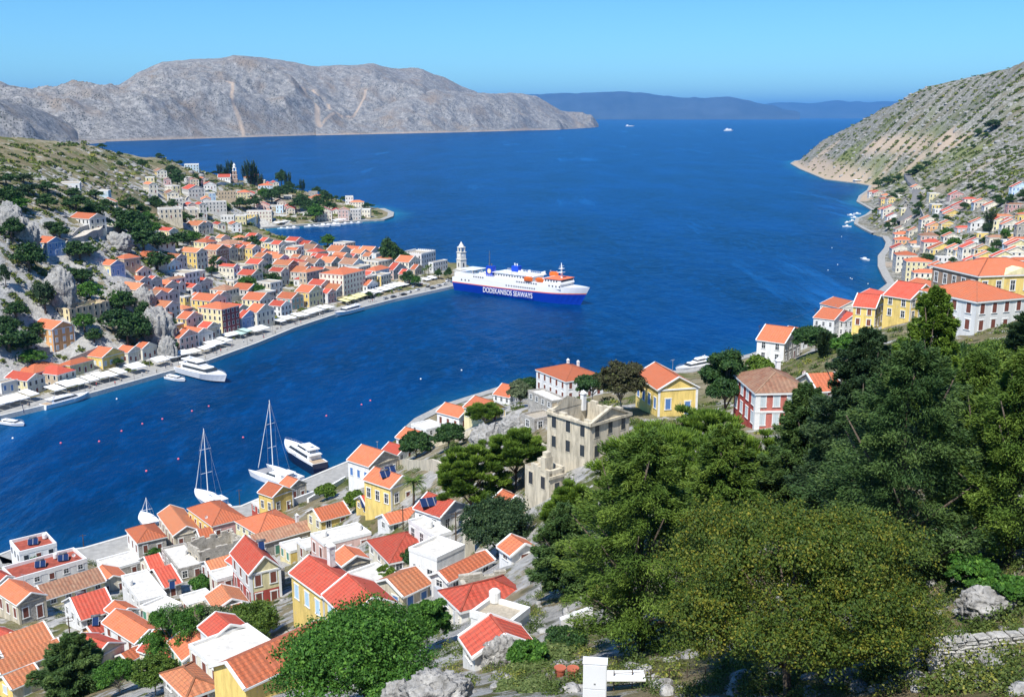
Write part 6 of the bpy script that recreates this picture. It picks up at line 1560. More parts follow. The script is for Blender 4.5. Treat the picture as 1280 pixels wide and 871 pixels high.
for a in [(-14, 510, 50, 492, 7, 'w', 'white awning at the left end of the quay by the pale blue-white house'), (68, 488, 112, 476.5, 7, 'w', 'long white awning before the crimson and yellow houses, left half'), (113, 476, 160, 464.5, 7, 'w', 'long white awning before the yellow quay houses, right half'),
          (165, 462, 184, 457.5, 6, 'w', 'short white awning behind the round quayside tree'), (196, 453, 213, 449, 5, 'w', 'short white awning at the foot of the grey cliff'), (212, 447, 240, 441, 5, 'w', 'white awning before the pink pedimented house'),
          (238, 441.5, 253, 437.5, 5, 'c', 'cream awning right of the pink pedimented house'), (255, 437, 270, 432, 4, 'w', 'small white awning before the cream red-roofed house'), (267, 432, 291, 425, 7, 'w', 'square white awning below the tall yellow and maroon house'),
          (283, 421, 300, 417, 4, 'w', 'narrow white awning at the foot of the tall yellow and maroon house'), (301, 418, 316, 413, 6, 't', 'pale teal awning before the blue gabled house'), (318, 414, 338, 409, 6, 'w', 'white awning before the cream orange-roofed quay house'),
          (351, 402, 372, 396, 6, 'w', 'first of two joined white awnings mid quay'), (373, 396, 394, 390.5, 6, 'w', 'second of two joined white awnings mid quay'), (393, 390, 418, 383, 6, 'w', 'white awning just left of the moored tour boat'),
          (433, 377, 464, 367.5, 6, 'y', 'pale yellow awning below the large cream town hall'), (464, 368, 480, 363.5, 8, 'w', 'white awning immediately right of the pale yellow one'), (481, 363, 496, 359, 8, 'w', 'second white awning right of the pale yellow one'), (497, 358.5, 512, 354.5, 8, 'w', 'third white awning right of the pale yellow one'),
          (533, 350, 547, 347, 5, 'w', 'small white awning near the palms')]:
    awning(*a)
awning(346, 279, 371, 275, 5, 'w', 'white awning on the far headland waterfront, left one'); awning(419, 276, 434, 274, 5, 'w', 'white awning on the far headland waterfront, right one')
# ------------------------------------------------------------------ cars
GL = DARK; TYR = mat('tyre_black', (.02, .02, .02), var=0)
def car_meshes(col, m):
    b = MB(); k = [(-2.1, .35), (-2.15, .75), (-2.05, .95), (-1.5, 1.0), (1.0, .98), (2.0, .82), (2.12, .6), (2.1, .35)]
    for sy in (-.85, .85): b.v += [(x, sy, z) for x, z in k]
    n = len(k)
    for i in range(n): j = (i+1) % n; b.f.append((i, j, n+j, n+i)); b.m.append(0); b.uv.append(None)
    b.f.append(tuple(range(n))[::-1]); b.f.append(tuple(range(n, 2*n))); b.m += [0, 0]; b.uv += [None, None]; body = b.build('tmp', m)
    c = MB(); c.v += [(-1.7, -.8, .98), (.9, -.8, .97), (.9, .8, .97), (-1.7, .8, .98), (-1.35, -.65, 1.45), (.25, -.65, 1.45), (.25, .65, 1.45), (-1.35, .65, 1.45)]
    for f in ((0, 1, 5, 4), (1, 2, 6, 5), (2, 3, 7, 6), (3, 0, 4, 7)): c.f.append(f); c.m.append(0); c.uv.append(None)
    c.f.append((4, 5, 6, 7)); c.m.append(1); c.uv.append(None); cab = c.build('tmp', [GL, m])
    r = (body.data, cab.data); bpy.data.objects.remove(body); bpy.data.objects.remove(cab); return r
wh = MB().tube([(0, -.1, 0), (0, .1, 0)], .32, 12).build('tmp', TYR); WHL = wh.data; bpy.data.objects.remove(wh)
CC = {'black': (.02, .02, .025), 'white': (.75, .75, .75), 'red': (.35, .03, .05), 'silver': (.45, .46, .48), 'dark grey': (.07, .075, .08), 'blue': (.05, .12, .30)}
CMS = {k: car_meshes(k, mat('car_paint_'+k.replace(' ', '_'), c, rough=.25, var=0, spec=.6)) for k, c in CC.items()}
CARS = [(505, 369, 'black'), (492, 372, 'dark grey'), (482, 374, 'silver'), (522, 363, 'white'), (535, 359, 'black'), (541, 361, 'dark grey'), (556, 356, 'white'), (549, 358, 'silver'), (527, 357, 'red'), (517, 360, 'silver'), (546, 351, 'black'), (500, 364, 'dark grey'), (560, 352, 'white'), (566, 353, 'blue'), (512, 366, 'white')]
cc = {}
for i, (px, py, c) in enumerate(CARS):
    x, y, z = KZ(px, py, 1.74); cc[c] = cc.get(c, 0)+1; r = empty('parked_car', (x, y, 1.74), math.radians(62+(i % 5)*7-14)); body, cab = CMS[c]
    link('body', body, r); link('cabin', cab, r)
    for wx in (-1.35, 1.35):
        for wy in (-.8, .8): link('wheel', WHL, r, (wx, wy, .32))
    tag(r, c+' car parked on the quay, '+ORD[cc[c]-1]+' of its colour counted from the list' if False else '', 'car', 'cars parked on the left quay'); r['_c'] = c; r['_px'] = px
for c in CC:
    L = sorted([o for o in bpy.data.objects if o.get('_c') == c], key=lambda o: o['_px'])
    for i, o in enumerate(L): o['label'] = (ORD[i]+' '+c+' car from the left, parked on the quay towards the clock tower') if len(L) > 1 else 'only '+c+' car parked on the quay towards the clock tower'
for o in bpy.data.objects:
    if '_c' in o: del o['_c']; del o['_px']
x, y, z = KZ(1149, 243, 22); g = hit(1149, 243); r = empty('parked_car', (g[0], g[1], g[2]+.9), 1.6); body, cab = CMS['white']; link('body', body, r); link('cabin', cab, r)
for wx in (-1.35, 1.35):
    for wy in (-.8, .8): link('wheel', WHL, r, (wx, wy, .32))
tag(r, 'white car driving on the shore road above the right village', 'car')
# ------------------------------------------------------------------ vessels
GELC = mat('gelcoat_white', (.82, .82, .82), rough=.25, var=0, spec=.5); NAVY = mat('hull_navy', (.012, .018, .05), rough=.25, var=0, spec=.5); BLUEH = mat('hull_ferry_blue', (.006, .06, .50), rough=.45, var=.04, scale=.2)
ORNG = mat('lifeboat_orange', (.80, .17, .03), var=.05); STRP = mat('stripe_orange_red', (.75, .18, .08), var=0); TEAK = mat('teak_deck', (.42, .32, .22), var=.15, scale=1.5); DECKG = mat('deck_green_grey', (.30, .34, .33), var=.1)
def hull(L, B, H, bow=.30, tr=.85, draft=.5, nst=16, bands=((0, 0),), flare=1.12, sheer=.25, deck=0.0):
    """bow toward +X, stern at x=0; bands = (top fraction, material)"""
    b = MB(); lv = [-draft]+[q for q in ([0]+[t*H for t, _ in bands if t < 1]+[H])]; rows = []
    for i in range(nst+1):
        s = i/nst; hw = B/2*(tr+(1-tr)*min(1, s*3)) if s < .35 else B/2*(1 if s < 1-bow else max(0.0, 1-((s-(1-bow))/bow)**2.0)); row = []
        for z in lv:
            k = (z+draft)/(H+draft); zz = z if z <= 0 else z*(1+sheer*max(0, s-.4)**1.5); f = (.72+.28*min(1, k*1.6)) if hw > 0 else 1; x = L*s*(1-.07*(1-k)*s)
            w = max(.02, hw*f*(1+(flare-1)*k*(s > .6)))
            row.append((x, w, zz))
        rows.append(row)
    n = len(lv)
    for sd in (-1, 1):
        base = len(b.v)
        for row in rows: b.v += [(x, sd*w, z) for x, w, z in row]
        for i in range(nst):
            for j in range(n-1):
                a = base+i*n+j; f = (a, a+n, a+n+1, a+1) if sd < 0 else (a, a+1, a+n+1, a+n); zt = lv[j+1]/H; mi = 0
                for t, mm in bands:
                    mi = mm
                    if zt <= t+1e-6: break
                b.f.append(f); b.m.append(mi); b.uv.append(None)
    r0, = [rows[0]]
    b.quad([(x, -w, z) for x, w, z in r0]+[(x, w, z) for x, w, z in r0[::-1]], bands[0][1] if bands[0][0] > .7 else bands[-1][1])
    tp = [rows[i][-1] for i in range(nst+1)]; b.quad([(x, -w*.97, z-deck) for x, w, z in tp]+[(x, w*.97, z-deck) for x, w, z in tp[::-1]], bands[-1][1])
    return b
def wedge(b, x0, x1, y, z0, z1, fr=.3, ba=.0, m=0, yt=None):
    """cabin block with raked front (at x1) and back"""
    yt = y*.9 if yt is None else yt; h = z1-z0; k = len(b.v)
    b.v += [(x0, -y, z0), (x1, -y, z0), (x1, y, z0), (x0, y, z0), (x0+ba*h, -yt, z1), (x1-fr*h, -yt, z1), (x1-fr*h, yt, z1), (x0+ba*h, yt, z1)]
    for f in ((0, 1, 5, 4), (1, 2, 6, 5), (2, 3, 7, 6), (3, 0, 4, 7), (4, 5, 6, 7)): b.f.append(tuple(k+i for i in f)); b.m.append(m); b.uv.append(None)
    return b
def berth(name, stern, bow, label, cat, group=None):
    a = Vector(KZ(stern[0], stern[1], 0)); c = Vector(KZ(bow[0], bow[1], 0)); d = c-a; r = empty(name, (a.x, a.y, 0), math.atan2(d.y, d.x)); tag(r, label, cat, group); return r, d.length
def ferry():
    r, L = berth('ferry', (575, 361), (737, 382.5), 'large blue and white car ferry with orange stripe leaving the quay tip', 'ferry')
    B = L*.155; S = L/100.0; X = lambda v: v*L
    hull(L, B, 8.9*S, bow=.24, tr=.96, draft=1, nst=30, bands=((.60, 0), (.66, 1), (1, 2)), flare=1.0, sheer=.5).build('hull', [BLUEH, STRP, GELC], r)
    hb = B/2-.03; z = 8.92*S
    b = MB(); wedge(b, X(.02), X(.84), hb-.3, z, z+2.9*S, .2, 0, 0, hb-.35).build('main_deckhouse', GELC, r); z2 = z+2.9*S
    b = MB(); wedge(b, X(.34), X(.62), hb-1.2, z2, z2+2.6*S, 0, 0, 0, hb-1.2); b.box(X(.32), X(.64), -hb+.8, hb-.8, z2+2.6*S, z2+2.85*S); b.build('upper_deckhouse', GELC, r)
    b = MB(); wedge(b, X(.70), X(.845), hb-.9, z2, z2+2.6*S, .35, 0, 0, hb-1.1).build('wheelhouse', GELC, r)
    MB().box(X(.72), X(.842), -hb+.6, hb-.6, z2+2.6*S, z2+2.9*S).build('wheelhouse_roof', STRP, r)
    MB().box(X(.835), X(.8405), -hb+1.6, hb-1.6, z2+1.3*S, z2+2.2*S).build('wheelhouse_window', DARK, r)
    for k, (xx, yy, hh) in enumerate([(.27, -hb*.62, 6.2), (.40, hb*.55, 6.4)]):
        f = MB().box(X(xx), X(xx)+5.2*S, yy-1.7*S, yy+1.7*S, z2, z2+hh*S); o = f.build('funnel', BLUEH, r)
        MB().tube([(X(xx)+1.6*S, yy, z2+hh*S), (X(xx)+1.3*S, yy, z2+(hh+1.6)*S)], .4*S, 8).tube([(X(xx)+3.4*S, yy, z2+hh*S), (X(xx)+3.1*S, yy, z2+(hh+1.4)*S)], .4*S, 8).build('exhaust_pipe', DKP if k == 0 else GELC, o)
        if k == 0:   # round sun-like emblem on the near funnel
            e = MB().lathe((0, 0, 0), [(1.55*S, 0), (1.55*S, .08)], 20).build('emblem', mat('emblem_gold', (.85, .55, .12), var=0), o); e.location = (X(xx)+2.6*S, yy-1.7*S-.01, z2+3.2*S); e.rotation_euler = (math.pi/2, 0, 0)
            m = MB().lathe((0, 0, .08), [(1.05*S, 0), (1.05*S, .05)], 20, 0)
            for j in range(12): a = j*math.pi/6; m.bar((1.05*S*math.cos(a), 1.05*S*math.sin(a), .11), (1.5*S*math.cos(a+.25), 1.5*S*math.sin(a+.25), .11), .12*S, .04)
            mo = m.build('emblem_disc', mat('emblem_cream', (.85, .80, .62), var=0), e)
    MB().tube([(X(.265), -2*S, z2), (X(.262), -2*S, z2+15*S)], [.32*S, .12*S], 8).bar((X(.263)-1*S, -2*S, z2+11*S), (X(.263)+1*S, -2*S, z2+11*S), .12).bar((X(.263), -3*S, z2+13*S), (X(.263), -1*S, z2+13*S), .12).build('aft_mast', DKP, r)
    zm = z2+2.9*S; m = MB().tube([(X(.80), 0, zm-2*S), (X(.797), 0, zm+6*S), (X(.795), 0, zm+9*S)], [.8*S, .5*S, .15*S], 8).box(X(.78), X(.81), -2*S, 2*S, zm+3.2*S, zm+3.5*S).box(X(.785), X(.81), -1.4*S, 1.4*S, zm+5.4*S, zm+5.7*S).bar((X(.797), -2.4*S, zm+7*S), (X(.797), 2.4*S, zm+7*S), .2*S); m.build('radar_mast', GELC, r)
    for xx, yy in ((.575, -hb+.4), (.66, hb-.6), (.655, -hb+1.2)):
        zz = z2+ (1.2*S if yy > 0 else .7*S); q = hull(6.5*S, 2.2*S, 1.4*S, bow=.35, tr=.5, draft=.7*S, nst=8, bands=((1, 0),)); o = q.build('lifeboat', ORNG, r); o.location = (X(xx), yy, zz+(0 if xx != .66 else 1.6*S))
        c = MB(); wedge(c, 1.0*S, 5.2*S, .9*S, 1.35*S, 2.0*S, .8, .8); c.build('canopy', ORNG, o)
        dv = MB()
        for dx in (.8, 5.5): dv.bar((dx*S, 0, -1.5*S), (dx*S, 0, 2.6*S), .2*S).bar((dx*S, 0, 2.6*S), (dx*S, -.9*S, 2.4*S), .2*S)
        dv.build('davit', GELC, o)
    # windows, rails and deck gear
    wm = MB().box(-.45*S, .45*S, -.03, .03, -.45*S, .45*S).build('tmp', DARK); wme = wm.data; bpy.data.objects.remove(wm)
    for x0, n, dx, zz, yy in [(.18, 5, .018, z+1.6*S, -hb+.26), (.44, 3, .02, z-1.3*S, -hb-.01), (.50, 10, .017, z-1.3*S, -hb-.01), (.35, 12, .021, z2+1.5*S, -hb+1.17), (.52, 9, .018, z+1.7*S, -hb+.26), (.73, 5, .02, z2+1.6*S, -hb+.87), (.76, 4, .025, z+1.6*S, -hb+.26), (.08, 3, .03, z-1.2*S, -hb*.99-.02)]:
        for i in range(n): link('window', wme, r, (X(x0+i*dx), yy, zz))
    rl = MB()
    for (x0, x1, zz, yy) in [(.02, .34, z2, hb-.4), (.62, .70, z2, hb-.4), (.34, .62, z2+2.85*S, hb-1.3)]:
        for s in (-1, 1):
            for q in (.45, .8, 1.1): rl.bar((X(x0), s*yy, zz+q*S), (X(x1), s*yy, zz+q*S), .06)
            n = int((x1-x0)*60)
            for i in range(n+1): rl.bar((X(x0+(x1-x0)*i/n), s*yy, zz), (X(x0+(x1-x0)*i/n), s*yy, zz+1.1*S), .06)
    rl.build('railing', GELC, r)
    g = MB(); rr_ = random.Random(3)
    for i in range(26): x = rr_.uniform(.04, .7); y = rr_.uniform(-hb+1.5, hb-1.5); w = rr_.uniform(.5, 1.6)*S; zz = z2 if x < .33 or x > .63 else z2+2.86*S; g.box(X(x), X(x)+w, y, y+w*.8, zz, zz+rr_.uniform(.5, 1.7)*S)
    g.box(X(.05), X(.17), -hb+1, hb-1, z2+2.3*S, z2+2.45*S).box(X(.06), X(.062), -hb+1.1, -hb+1.3, z2, z2+2.3*S).box(X(.16), X(.162), -hb+1.1, -hb+1.3, z2, z2+2.3*S)
    g.build('deck_gear', GELC, r)
    h = MB().box(X(.86), X(.90), -2*S, 2*S, z-.3*S, z+1.2*S).box(X(.92), X(.94), -2.5*S, -.8*S, z, z+1.1*S).box(X(.92), X(.94), .8*S, 2.5*S, z, z+1.1*S); h.build('windlass', mat('deck_machinery_brown', (.30, .12, .08), var=.1), r)
    MB().box(-.35, .05, -hb+2, hb-2, 1.2*S, 7.5*S).build('stern_ramp', GELC, r)
    # lettering on the starboard side
    cu = bpy.data.curves.new('lettering', 'FONT'); cu.body = 'DODEKANISOS SEAWAYS'; cu.size = 4.5*S; cu.extrude = .04; cu.offset = .012*S; cu.align_x = 'LEFT'
    to = bpy.data.objects.new('lettering_tmp', cu); COL.objects.link(to); bpy.context.view_layer.update()
    me = bpy.data.meshes.new_from_object(to.evaluated_get(bpy.context.evaluated_depsgraph_get())); bpy.data.objects.remove(to)
    w = max(v.co.x for v in me.vertices); fx = .385*L/w
    me.materials.clear(); me.materials.append(mat('lettering_white', (.85, .85, .85), var=0)); o = link('lettering', me, r, (X(.255), -B/2-.12, 1.7*S)); o.rotation_euler = (math.pi/2, 0, 0); o.scale = (fx, 1.0, 1)
ferry()
def motor_yacht(stern, bow, label, tiers=2, hc=None, name='motor_yacht', cat='yacht', Bf=.24, dark=False):
    r, L = berth(name, stern, bow, label, cat); B = L*Bf; H = L*(.15 if dark else .095)
    hull(L, B, H, bow=.42, tr=.9, draft=.4, bands=((.86 if dark else .18, 0), (1, 1)), flare=1.15, sheer=.5).build('hull', [NAVY if dark or not hc else hc, GELC], r)
    MB().box(.01*L, .22*L, -B*.36, B*.36, H+.01, H+.06).build('aft_deck', TEAK, r)
    h1 = L*.065; b = MB(); wedge(b, .14*L, .72*L, B*.38, H, H+h1, 1.6, 0, 0, B*.34); b.build('deckhouse', GELC, r)
    b = MB(); wedge(b, .18*L, .70*L, B*.386, H+h1*.38, H+h1*.82, 1.5, 0, 0, B*.362); b.build('side_window', DARK, r)
    z = H+h1; b = MB(); wedge(b, .10*L, .50*L, B*.36, z, z+.16*h1, .5); b.build('flybridge_deck', GELC, r)
    if tiers > 1:
        h2 = h1*.85; b = MB(); wedge(b, .24*L, .50*L, B*.28, z+.17*h1, z+h2, 1.3); b.build('upper_cabin', GELC, r); b = MB(); wedge(b, .26*L, .492*L, B*.286, z+.45*h2, z+.8*h2, 1.2, 0, 0, B*.27); b.build('upper_window', DARK, r)
        b = MB(); wedge(b, .14*L, .42*L, B*.32, z+h2+.02, z+h2+.18*h1, .5); b.build('hard_top', GELC, r)
        MB().bar((.16*L, B*.25, z+.1), (.18*L, B*.25, z+h2+.1), .12).bar((.16*L, -B*.25, z+.1), (.18*L, -B*.25, z+h2+.1), .12).build('top_support', GELC, r); z += h2
    MB().tube([(.24*L, 0, z), (.22*L, 0, z+h1*.9)], [.12, .05], 6).box(.2*L, .26*L, -.5, .5, z+h1*.45, z+h1*.52).build('radar_arch', GELC, r)
    rl = MB()
    for i in range(12):
        s = .55+.44*i/11; w = B/2*max(0.05, 1-((s-.58)/.42)**2)*1.08; w2 = B/2*max(.03, 1-((min(.995, s+.04)-.58)/.42)**2)*1.08; zz = H*(1+.5*(s-.4)**1.5)
        for sd in (-1, 1): rl.bar((s*L*.98, sd*w*.95, zz), (s*L*.98, sd*w*.95, zz+.8), .04).bar((s*L*.98, sd*w*.95, zz+.8), (min(.995, s+.04)*L*.98, sd*w2*.95, zz+.8), .04)
    rl.build('bow_rail', STEEL, r); return r
motor_yacht((226, 465), (284, 479.5), 'large sleek white motor yacht moored stern-to below the grey cliff'); motor_yacht((54, 512), (112, 496.5), 'long low grey-white patrol-like motor cruiser alongside the left quay', 1, mat('hull_light_grey', (.5, .55, .56), var=0))
motor_yacht((452, 388), (418, 397), 'white open-deck tour boat moored below the pale yellow awning', 1, Bf=.2, name='tour_boat', cat='boat'); motor_yacht((2, 529), (31, 533), 'small white speedboat off the left end of the quay', 1, name='speedboat', cat='boat', Bf=.28)
motor_yacht((208, 473), (232, 477.5), 'small white cruiser beside the large sleek motor yacht', 1, name='motor_cruiser', cat='boat', Bf=.26); motor_yacht((401, 594), (357, 566), 'dark-hulled trawler yacht with white upper deck near the catamaran', 2, dark=True, Bf=.22)
motor_yacht((890, 458), (844, 467), 'white multi-deck yacht half hidden behind the bright yellow house', 2, Bf=.22)
def rig(r, L, x, H, sp=(.4, .7), boom=True, furl=True):
    m = MB().tube([(x, 0, .6), (x, 0, H)], [.16, .10], 8)
    for s in sp: m.bar((x, -L*.09, H*s), (x, L*.09, H*s), .09)
    m.build('mast', GELC, r); s = MB()
    for sd in (-1, 1):
        pts = [(x-.3, sd*L*.12, 1.2)]+[(x, sd*L*.09, H*q) for q in sp]+[(x, 0, H*.98)]
        for a, b in zip(pts, pts[1:]): s.bar(a, b, .035)
    s.bar((.3, 0, 1.4), (x, 0, H), .035).build('rigging', STEEL, r)
    if furl: MB().tube([(L*.97, 0, 1.6), (x+.2, 0, H*.95)], [.13, .09], 6).build('furled_jib', GELC, r)
    if boom: MB().tube([(x-.1, 0, 2.6), (x-L*.36, 0, 2.8)], .12, 6).tube([(x-.2, 0, 2.9), (x-L*.35, 0, 3.05)], [.3, .2], 6).build('boom', GELC, r)
def mast_h(xy, top_py, foot):   # mast height from its top pixel
    d = math.hypot(xy[0], xy[1]); re = ray(*top_py); return CAMZ+re[2]*d/math.hypot(re[0], re[1])
def catamaran():
    r, L = berth('catamaran', (367, 606), (322, 590), 'white sailing catamaran with tall mast moored beside the narrow yellow house', 'catamaran'); B = L*.5
    for s in (-1, 1):
        o = hull(L, B*.24, 1.7, bow=.45, tr=.85, draft=.4, bands=((1, 0),)).build('hull', GELC, r); o.location = (0, s*B*.38, 0)
    b = MB().box(.08*L, .60*L, -B*.27, B*.27, 1.0, 1.75); wedge(b, .16*L, .56*L, B*.30, 1.76, 2.9, 1.4, 0, 0, B*.27); b.build('bridge_deck', GELC, r)
    b = MB(); wedge(b, .30*L, .567*L, B*.303, 2.0, 2.6, 1.4, 0, 0, B*.28); b.build('window', DARK, r); MB().box(.08*L, .30*L, -B*.26, B*.26, 3.1, 3.25).build('bimini', GELC, r)
    MB().box(.61*L, .92*L, -B*.24, B*.24, 1.25, 1.3).build('trampoline', mat('net_grey', (.3, .3, .31), var=.1), r)
    c = Vector((r.location.x, r.location.y))+Vector((math.cos(r.rotation_euler.z), math.sin(r.rotation_euler.z)))*.55*L
    rig(r, L, .55*L, mast_h(c, (336, 500), None))
catamaran()
def sailboat(stern, bow, label, top, sp=(.4, .72), hm=None, name='sailing_yacht', xm=.56):
    r, L = berth(name, stern, bow, label, 'sailboat'); B = L*.28
    hull(L, B, 1.5, bow=.5, tr=.7, draft=.4, bands=((1, 0),), sheer=.4).build('hull', hm or GELC, r); b = MB(); wedge(b, .28*L, .70*L, B*.24, 1.52, 2.1, 1.5, .5); b.build('coachroof', GELC, r); MB().box(.06*L, .26*L, -B*.26, B*.26, 1.53, 1.58).build('cockpit', TEAK, r)
    MB().box(.08*L, .30*L, -B*.3, B*.3, 3.2, 3.3).bar((.09*L, -B*.28, 1.5), (.09*L, -B*.28, 3.2), .05).bar((.09*L, B*.28, 1.5), (.09*L, B*.28, 3.2), .05).build('bimini', GELC, r)
    c = Vector((r.location.x, r.location.y))+Vector((math.cos(r.rotation_euler.z), math.sin(r.rotation_euler.z)))*xm*L
    rig(r, L, xm*L, mast_h(c, top, None), sp); return r
sailboat((283, 640), (244, 617), 'white sailing yacht with tall mast behind the rose and yellow house', (247, 536)); sailboat((196, 668), (177, 645), 'small white ketch moored behind the stone waterfront house', (180, 622), (.55,), name='ketch')
def small_boat(px, py, label, L=7, rz=0, col=GELC, grp='small boats moored by the shores'):
    x, y, _ = KZ(px, py, 0); r = empty('small_boat', (x, y, 0), rz); hull(L, L*.32, L*.13, bow=.5, tr=.8, draft=.2, nst=8, bands=((1, 0),), deck=.0).build('hull', col, r)
    b = MB(); wedge(b, .35*L, .65*L, L*.1, L*.13, L*.13+L*.12, .7, .1); b.build('cabin', GELC, r); tag(r, label, 'boat', grp)
rg = random.Random(8)
HBX = [(316, 289), (322, 288), (347, 286.5), (354, 286.2), (361, 286), (380, 284.2), (388, 283.8), (396, 283.5), (404, 282.8), (411, 282.2), (418, 281.5), (425, 281), (434, 280), (443, 279.6)]
for i, (px, py) in enumerate(HBX): small_boat(px, py, ORD[i]+' small boat from the left moored along the far headland quay', rg.choice([9, 11, 14]), rg.uniform(-.4, .5), rg.choice([GELC, GELC, mat('hull_pale_blue', (.35, .55, .68), var=0)]))
RB = [(1069, 277), (1073, 273), (1064, 284), (1076, 268), (1086, 326), (1062, 279), (1068, 270)]
for i, (px, py) in enumerate(sorted(RB)): small_boat(px, py, ORD[i]+' small boat from the left off the right village shore', 9, rg.uniform(2, 4))
x, y, _ = KZ(905, 164, 0); r = empty('distant_ferry', (x, y, 0), 0.2); hull(78, 13, 8, bow=.3, tr=.9, draft=1, bands=((1, 0),)).build('hull', GELC, r); b = MB(); wedge(b, 12, 60, 5, 8, 16, .4, .2).box(20, 30, -3, 3, 16, 21); b.build('deckhouse', GELC, r); tag(r, 'tiny white ferry far out on the open sea', 'ferry')
x, y, _ = KZ(782, 158.2, 0); r = empty('distant_ship', (x, y, 0), 0.0); hull(100, 14, 7, bow=.3, tr=.9, draft=1, bands=((1, 0),)).build('hull', GELC, r); b = MB(); wedge(b, 8, 30, 5, 7, 18, .2, .1).box(35, 85, -4, 4, 7, 9); b.build('deckhouse', GELC, r); tag(r, 'tiny pale ship near the tip of the far island', 'ship')
PINKB = mat('buoy_pink', (.75, .16, .22), var=0); WB = mat('buoy_white', (.8, .8, .8), var=0)
def buoymesh(m):
    o = MB().lathe((0, 0, -.2), [(.15, 0), (.33, .18), (.36, .38), (.24, .6), (.08, .7)], 12).build('tmp', m, smooth=True); me = o.data; bpy.data.objects.remove(o); return me
bm_ = {'pink': buoymesh(PINKB), 'white': buoymesh(WB)}
BU = [(16, 548, 'white'), (76, 554, 'pink'), (124, 552, 'pink'), (152, 539, 'pink'), (178, 530, 'pink'), (203, 524, 'pink'), (240, 514, 'pink'), (261, 508, 'pink'), (304, 547, 'pink'), (223, 574, 'pink'), (183, 589, 'pink'), (146, 499, 'white'), (408, 520, 'pink'), (452, 506, 'pink'), (463, 501, 'pink'),
      (526, 474, 'white'), (577, 463, 'white'), (1035, 338, 'white'), (1047, 331, 'white'), (1063, 348, 'white'), (1065, 349, 'white'), (1085, 355, 'white'), (1052, 296, 'white'), (1040, 310, 'white')]
n_ = {'pink': 0, 'white': 0}
for px, py, c in sorted(BU):
    x, y, _ = KZ(px, py, 0); o = link('mooring_buoy', bm_[c], None, (x, y, 0)); tag(o, (ORD[n_[c]]+' ' if n_[c] < 20 else '')+c+' mooring buoy counted from the left on the harbour water', 'buoy', 'mooring buoys'); n_[c] += 1
# ------------------------------------------------------------------ foreground bits: cabinet, pots, slab, fence, gate
g = hit(743, 884); r = empty('white_cabinet', (g[0], g[1], g[2]), -.12); w = 30*g[1]/FPX/.93; h = (884-818)*g[1]/FPX/.93
MB().box(-w/2, w/2, -.3, .3, -.3, h).box(-w/2-.03, w/2+.03, -.33, .33, h, h+.05).build('body', mat('painted_steel_white', (.78, .80, .82), rough=.4, var=.04), r)
MB().box(-w/2+.03, w/2-.03, -.33, -.305, h*.48, h-.06).box(-w/2+.03, w/2-.03, -.33, -.305, .1, h*.46).build('door', mat('painted_steel_white', (.78, .8, .82)), r)
MB().box(-.04, -.01, -.36, -.331, h*.58, h*.60).box(.01, .04, -.36, -.331, h*.58, h*.60).build('lock', DARK, r); tag(r, 'white steel cabinet standing at the bottom edge', 'cabinet')
POT = mat('terracotta_pot', (.42, .12, .07), var=.15)
for px, py, lab in [(700, 845, 'left red terracotta planter on the pale ledge'), (716, 846, 'right red terracotta planter on the pale ledge'), (552, 864, 'terracotta pot among rocks at the bottom edge'), (566, 858, 'tilted terracotta pot beside the other among the rocks')]:
    g = hit(px, py); o = MB().lathe((0, 0, -.2), [(.22, 0), (.30, .35), (.34, .62), (.38, .64), (.38, .72), (.30, .70)], 14).build('plant_pot', POT, smooth=False); o.location = (g[0], g[1], g[2]+.1); tag(o, lab, 'plant pot', 'terracotta pots')
g = hit(790, 860); r = empty('wire_fence', g, .1); f = MB()
for i in range(9): f.tube([(i*1.0-1, 0, -.5), (i*1.0-1, 0, 1.1)], .03, 6)
f.build('post', WOODP, r); f = MB()
for z in (.25, .6, .95): f.bar((-1, 0, z), (7, 0, z), .02)
f.build('rail', WOODP, r); tag(r, 'thin dark fence beside the white cabinet', 'fence')
g = hit(775, 862); o = MB().box(-1.3, 1.3, -.5, .5, 0, .08).bar((-1.1, 0, -.8), (-1.1, 0, 0), .08).bar((1.1, 0, -.8), (1.1, 0, 0), .08).build('white_bench', TRIM); o.location = (g[0], g[1], g[2]+.8); tag(o, 'white slab bench right of the white cabinet', 'bench')
V, F_, t, _ = crown_broad(91, 1.0, .5, nl=40, sub=20, per=16, ls=.13, ragged=.2, lobe=(.2, .3)); sm = fastmesh('succulent_patch', V, F_, leaf_mat('leaves_succulent', [(0, (.06, .10, .03)), (.6, (.14, .19, .06)), (1, (.28, .32, .12))], .2), t)
for i, (px, py, s) in enumerate([(690, 826, 2.6), (665, 838, 1.9), (712, 812, 1.8), (640, 860, 1.4), (672, 862, 1.5)]):
    g = hit(px, py); o = link('succulent_shrub', sm, None, (g[0], g[1], g[2]+.1), i, (s, s, s*.6)); tag(o, ORD[i]+' pale green succulent mound, '+['largest below the gravel roof', 'left of the largest', 'right under the gravel roof', 'leftmost near the pale boulder', 'nearest the bottom edge'][i], 'shrub', 'succulent mounds')
g = hit(1080, 228); MB_ = MB().box(-20, 20, -6, 6, -3, 5).box(-21, 21, -8, 6.5, 5, 5.5); o = MB_.build('harbour_shed', WM('W')); x, y, _ = KZ(1083, 229.5, 0); o.location = (x+3, y+12, 0); tag(o, 'long low white shed at the foot of the far right headland', 'shed')
